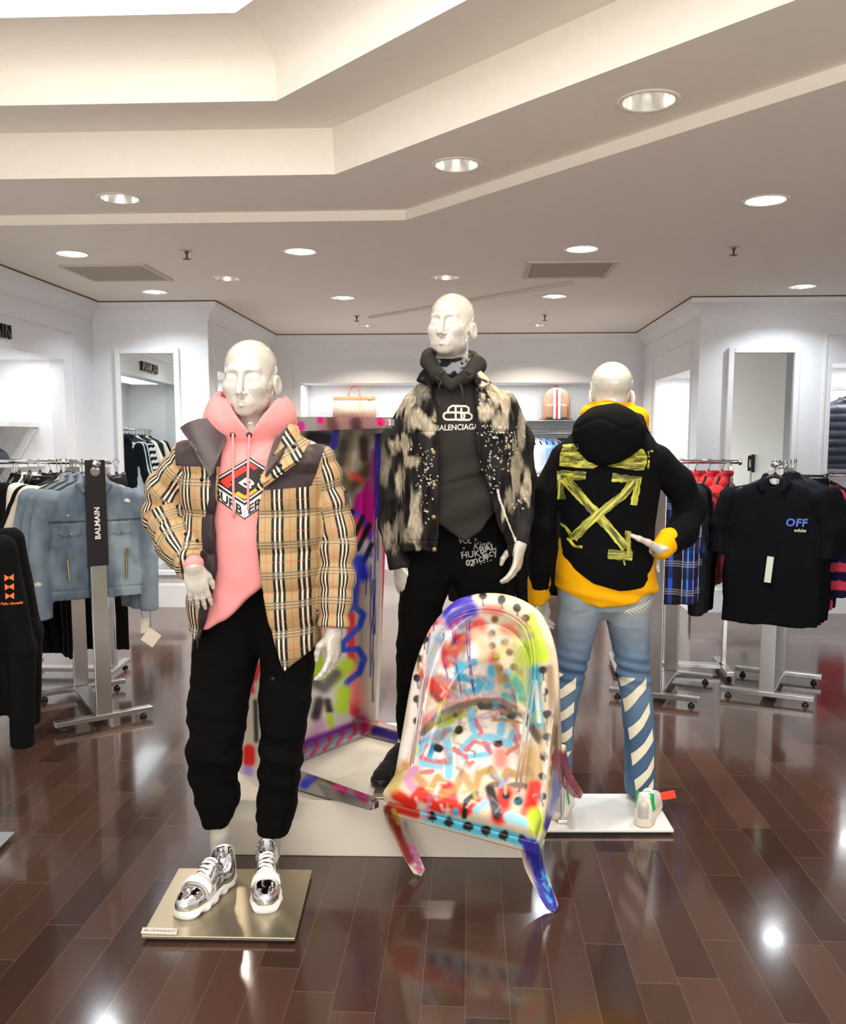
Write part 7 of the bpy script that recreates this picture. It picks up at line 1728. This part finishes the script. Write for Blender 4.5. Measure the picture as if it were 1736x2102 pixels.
# right stand with navy shirts
e6, A6, B6, r6, f6 = stand('steel clothing rack holding dark navy shirts at the right', (2.03, 5.20), (2.29, 5.69), (.88, -.46), 1.40)
y6 = math.atan2(r6.y, r6.x) - math.pi / 2
nl = ['front navy shirt with small blue chest lettering on the right rack', 'second navy shirt on the right rack, behind the lettered one', 'third navy shirt on the right rack', 'fourth navy shirt on the right rack', 'navy shirt with pink sleeve bands on the right rack', 'black shirt with cream sleeve stripes, rearmost on the right rack']
for i, lb in enumerate(nl):
    long = i == 0
    kw = dict(hw=.265, L=.93, sl=.34, th=.055, seed=41) if i < 4 else dict(hw=.265, L=.88, sl=.6, th=.05, seed=43)
    e = hang('polo_shirt' if i < 4 else 'sweatshirt', lb, 'shirt', 'navy shirts on the right rack' if i < 4 else None, A6 + r6 * (-.035 + .085 * i) + Vector((0, 0, 1.40)) + f6 * .012 * i, y6, 'polo' if i < 4 else 'tee', NAVY if i < 4 else SCOL, None if i < 4 else (pink_col if i == 4 else stripe_col), **kw)
    if i == 0:
        me0, V = garment('polo', **kw); bv = bvh_of(me0); V2, F2 = text_polys('OFF', .06, .002, .1, 1.1); o = decal('chest_lettering', ([(.13 + x, -.33 + y) for x, y in V2], F2), bv, M('lettering_blue', (76, 104, 190), .7), None, -.6, .012, .002); o.parent = e
        V2, F2 = text_polys('white', .028, .0006, .3); o = decal('chest_script', ([(.15 + x, -.372 + y) for x, y in V2], F2), bv, M('lettering_pale', (206, 200, 170), .7), None, -.6, .012, .002); o.parent = e
        bm = bmesh.new(); box(bm, (-.0, -.085, -.60), (.036, .003, .15), Matrix.Rotation(.08, 3, 'Y')); put_local(e, 'price_tag', bm, M('tag_green', (196, 212, 196), .6))
        bm = bmesh.new(); box(bm, (0, -.012, -.098), (.026, .004, .03)); put_local(e, 'hanger_label', bm, M('label_silver', (190, 190, 190), .4))
hang('trousers', 'dark trousers on a clip hanger behind the navy shirts', 'trousers', None, A6 + r6 * .49 + Vector((0, 0, 1.40)) + f6 * .06, y6, 'trousers', NAVY, None, 'clip', L=.95, seed=13)

# dark clothes on a rack between the tall and the jeans mannequin
e7, A7, B7, r7, f7 = stand('steel clothing rack with black coats between the tall and the jeans mannequin', (.45, 5.95), (.92, 5.92), (.05, 1), 1.30, postw=.05, wide=.46)
for i, lb in enumerate(['black coat left on the rack behind the jeans mannequin', 'black coat second from left behind the jeans mannequin', 'black coat in the middle behind the jeans mannequin', 'black coat right of the middle behind the jeans mannequin', 'rightmost black coat behind the jeans mannequin']):
    hang('coat', lb, 'coat', 'black coats behind the jeans mannequin', A7 + r7 * (-.02 + .11 * i) + Vector((0, 0, 1.30)), .5 + .1 * (i % 2), 'tee', BLKC, None, hw=.235, L=.76, sl=.62, th=.05, seed=47)

# ---- rear niche: glass shelf, bag, backpack, rails with shirts
GLS = NT('shelf_glass'); GLS.set(color=(.80, .93, .90), rough=.05, trans=.9, ior=1.45); GLS = GLS.m
eS = empty('wall_shelf', R2W(-.16, 11.02, 1.76), 'long glass shelf in the lit rear wall niche carrying the bags', 'shelf')
o = Rbox('shelf_board', [(-1.97, 1.64, 10.86, 11.24, 1.766, 1.778)], GLS); 
def adopt(o, e):
    o.data.transform(world_of(e).inverted()); o.parent = e
adopt(o, eS); o = Rbox('shelf_support', [(-1.97, 1.64, 11.15, 11.22, 1.68, 1.766)], M('valance_grey', (200, 206, 214), .5)); adopt(o, eS)
for z, lb in ((1.62, 'upper chrome rail under the glass shelf of the rear niche'), (.98, 'lower chrome rail in the rear niche')):
    a, b = R2W(-1.97, 11.0, z), R2W(1.645, 11.0, z); tag(tube('hanging_rail', [[a, b]], .013, CHROME, None, 12, loc=(a + b) / 2), lb, 'rail')
cols = [('pale_grey_shirting', (206, 212, 224)), ('white_shirting', (232, 234, 240)), ('pale_blue_shirting', (176, 196, 226)), ('blue_shirting', (128, 164, 216)), ('mid_blue_shirting', (92, 132, 196)), ('slate_shirting', (120, 130, 150)), ('dark_shirting', (40, 42, 54)), ('navy_shirting', (28, 32, 52)), ('grey_shirting', (150, 156, 168)), ('black_shirting', (24, 24, 28)), ('pale_shirting', (210, 216, 230))]
names = ['pale grey', 'white', 'pale blue', 'blue', 'mid blue', 'slate grey', 'dark grey', 'navy', 'grey', 'black', 'off-white']
for i, ((n_, c_), t_) in enumerate(zip(cols, names)):
    hang('shirt', '%s shirt on the upper rail of the rear niche, below the backpack' % t_, 'shirt', None, R2W(.70 + .072 * i, 11.0, 1.62), math.pi / 2 + .12, 'shirt', mat_cloth(n_, c_, .8, .04), None, hw=.22, L=.60, sl=.5, th=.04, seed=53)
for i, ((n_, c_), t_) in enumerate(zip(cols[:9], names)):
    hang('shirt', '%s folded shirt on the lower rail of the rear niche' % t_, 'shirt', None, R2W(.72 + .075 * i, 11.0, .98), math.pi / 2 + .12, 'shirt', mat_cloth(cols[(i + 3) % 9][0], cols[(i + 3) % 9][1], .8, .04), None, hw=.22, L=.60, sl=.5, th=.04, seed=53)
def weave(name, a, b, sc):
    t = NT(name); n = t.node('ShaderNodeTexBrick'); n.inputs['Scale'].default_value = sc; n.inputs['Mortar Size'].default_value = .03; n.inputs['Color1'].default_value = (*lin(a), 1); n.inputs['Color2'].default_value = (*lin(b), 1); n.inputs['Mortar'].default_value = (*lin(b), 1)
    t.t.links.new(t.mapping(t.obj(), rot=(1.57, .6, 0)), n.inputs['Vector']); t.set(color=n.outputs[0], rough=.6); return t.m
def handbag():
    c = R2W(-1.385, 11.0, 1.779); e = empty('handbag', c, 'beige patterned handbag with tan top band and tag on the glass shelf', 'handbag')
    m = Matrix.Translation(c) @ Matrix.Rotation(-RA, 4, 'Z'); P_, T_ = weave('bag_canvas', (206, 178, 160), (168, 136, 116), 60), M('tan_leather', (170, 110, 72), .5)
    bm = bmesh.new(); vs = box(bm, (0, 0, .125), (.50, .16, .25), None, 0); 
    for v in bm.verts:
        if v.co.z < .1: v.co.x *= 1.02; v.co.y *= 1.1
        else: v.co.y *= .45
    bmesh.ops.bevel(bm, geom=bm.edges[:], offset=.012, segments=3, affect='EDGES'); link('bag_body', bm_mesh('b', bm, m), P_, e, smooth=True)
    boxes('top_band', [((0, 0, .262), (.50, .082, .05))], T_, e, .008, m)
    hp = lambda y: [m @ Vector((.07 * math.cos(t) - .0, y, .28 + .125 * math.sin(t))) for t in [i * math.pi / 12 for i in range(13)]]
    tube('handle', [hp(-.025), hp(.025)], .006, T_, e, 8)
    bm = bmesh.new(); box(bm, (.075, -.06, .17), (.05, .012, .12), None, .006); tg = link('luggage_tag', bm_mesh('t', bm, m), M('tag_leather', (214, 160, 124), .5), e)
    tube('tag_strap', [[m @ Vector((.07, -.045, .285)), m @ Vector((.075, -.06, .22))]], .005, T_, tg, 6)
    lathe('clasp', [(0, 0), (.018, 0), (.018, .008), (0, .009)], M('gold_metal', (212, 176, 96), .25, .9), e, mtx=m @ Matrix.Translation((.20, -.045, .255)) @ Matrix.Rotation(math.pi / 2, 4, 'X'), n=16)
handbag()
def backpack():
    c = R2W(1.05, 11.0, 1.779); e = empty('backpack', c, 'brown monogram-look backpack with white and red centre stripe on the glass shelf', 'backpack')
    m = Matrix.Translation(c) @ Matrix.Rotation(-RA, 4, 'Z'); B_ = weave('backpack_canvas', (178, 140, 112), (140, 100, 76), 70)
    def fn(P):
        z = P[:, 2]; w_ = np.where(z < .22, .165, .165 * np.sqrt(np.clip(1 - ((z - .22) / .165) ** 2, .0, 1)) + .0); d = np.maximum(np.maximum(np.abs(P[:, 0]) - w_, np.abs(P[:, 1]) - .075), np.maximum(-z, z - .385)); return smax(d + .0, np.abs(P[:, 1]) + .35 * np.maximum(0, np.abs(P[:, 0]) - .1) - .078, .03)
    me, V = sdf_mesh('pack', fn, (-.2, -.11, -.02), (.2, .11, .42), .008); me.transform(m); link('pack_body', me, B_, e)
    def pk(P): return rbox(P, (0, -.075, .10), (.13, .03, .085), .025)
    me, V = sdf_mesh('pocket', pk, (-.16, -.13, -.02), (.16, -.02, .22), .007); me.transform(m); link('front_pocket', me, B_, e)
    for nm, x, w_, col in (('stripe', -.026, .022, (236, 234, 230)), ('stripe', 0.0, .020, (190, 44, 48)), ('stripe', .026, .022, (236, 234, 230)), ('stripe', -.044, .012, (110, 130, 160)), ('stripe', .044, .012, (110, 130, 160))):
        bm = bmesh.new()
        prev = None
        for z, y in ((.012, -.108), (.18, -.108), (.19, -.083), (.22, -.081), (.30, -.079), (.35, -.075), (.380, -.05)):
            a, b = bm.verts.new((x - w_ / 2, y, z)), bm.verts.new((x + w_ / 2, y, z))
            if prev: bm.faces.new((prev[0], prev[1], b, a))
            prev = (a, b)
        bmesh.ops.recalc_face_normals(bm, faces=bm.faces); thicken(bm, .003); link(nm, bm_mesh('s', bm, m), M('stripe_%d' % col[0], col, .6), e)
    tube('strap', [[m @ Vector((sx * .15, .03, .03)), m @ Vector((sx * .185, .04, .012)), m @ Vector((sx * .20, .05, .008))] for sx in (-1, 1)], .007, B_, e, 8)
    tube('top_loop', [[m @ Vector((.03 * math.cos(t), .02, .375 + .03 * math.sin(t))) for t in [i * math.pi / 8 for i in range(9)]]], .006, B_, e, 8)
backpack()

# ---- left niche (seen in the left mirror): rail with clothes, shelves, cap
a, b = R2W(-3.70, 5.25, 1.66), R2W(-3.70, 7.45, 1.66)
tag(tube('hanging_rail', [[R2W(-3.70, 5.2, 1.66), R2W(-3.70, 6.48, 1.66)]], .013, CHROME, None, 12, loc=R2W(-3.7, 5.85, 1.66)), 'chrome rail in the left niche, seen in the left mirror', 'rail')
lm = [('hoodie', 'dark jacket with pale tape stripes in the left niche, seen in the mirror', 'hoodie', SCOL, tape_col), ('sweatshirt', 'second dark jacket with pale tape in the left niche', 'hoodie', SCOL, tape_col), ('sweatshirt', 'black and white banded shirt in the left niche, seen in the mirror', 'tee', SCOL, band_col), ('sweatshirt', 'second banded shirt in the left niche', 'tee', SCOL, band_col),
      ('t_shirt', 'white shirt in the left niche, seen in the mirror', 'tee', WHC, None), ('sweatshirt', 'dark green sweatshirt in the left niche, seen in the mirror', 'tee', DGRN, None), ('sweatshirt', 'second dark green sweatshirt in the left niche', 'tee', DGRN, None), ('t_shirt', 'second white shirt in the left niche, right in the mirror', 'tee', WHC, None), ('t_shirt', 'black shirt at the end of the left niche rail', 'tee', BLKC, None)]
for i, (nm, lb, kd, mt, cl) in enumerate(lm):
    hang(nm, lb, 'shirt', None, R2W(-3.70, 6.42 - .125 * i, 1.66), math.radians(-12), kd, mt, cl, hw=.235, L=.80, sl=.6 if kd != 'tee' or mt is SCOL or mt is DGRN else .2, th=.05, seed=61)
SHW = M('shelf_white', (238, 238, 236), .45)
o = Rbox('wall_shelf', [(-3.95, -3.62, 7.0, 7.5, 1.645, 1.68)], SHW); bm = bmesh.new(); bm.from_mesh(o.data); bar(bm, R2W(-3.65, 7.46, 1.64), R2W(-3.93, 7.46, 1.22), .03, .05); bm.to_mesh(o.data); bm.free(); tag(o, 'upper white bracket shelf on the end wall of the left niche', 'shelf')
o = Rbox('wall_shelf', [(-3.95, -3.58, 7.0, 7.5, 1.32, 1.36)], SHW); tag(o, 'lower white shelf at the end of the left niche carrying a dark cap', 'shelf')
def cap():
    c = R2W(-3.86, 7.25, 1.361); me, V = sdf_mesh('cap', lambda P: smin(smax(ell(P, (0, 0, 0), (.09, .10, .11)), -P[:, 2], .006), ell(P, (.03, -.12, .012), (.075, .09, .010)), .012), (-.14, -.25, -.01), (.14, .14, .14), .006); me.transform(Matrix.Translation(c) @ Matrix.Rotation(.9, 4, 'Z'))
    tag(link('cap', me, M('cap_slate', (62, 64, 76), .7), None, c), 'dark slate cap on the lower shelf of the left niche', 'cap')
cap()

# ---- right niche: puffer jacket above, red shirt below
for z, lb in ((2.0, 'upper chrome rail in the right niche'), (1.22, 'lower chrome rail in the right niche')): tag(tube('hanging_rail', [[R2W(3.16, 8.46, z), R2W(4.69, 8.46, z)]], .013, CHROME, None, 12, loc=R2W(3.9, 8.46, z)), lb, 'rail')
PUF = M('puffer_slate', (40, 44, 58), .5)
hang('puffer_jacket', 'dark slate quilted jacket hanging high at the right picture edge', 'jacket', None, R2W(3.43, 8.46, 2.0), .12, 'puffer', PUF, None, hw=.25, L=.72, sl=.68, th=.07, seed=67)
hang('puffer_jacket', 'second dark quilted jacket beyond the right picture edge', 'jacket', None, R2W(3.95, 8.46, 2.0), .12, 'puffer', PUF, None, hw=.25, L=.72, sl=.68, th=.07, seed=67)
hang('t_shirt', 'red heathered short-sleeved shirt at the right picture edge, below the quilted jacket', 'shirt', None, R2W(3.33, 8.46, 1.22), .25, 'tee', REDC, None, hw=.23, L=.72, sl=.2, th=.05, seed=71)
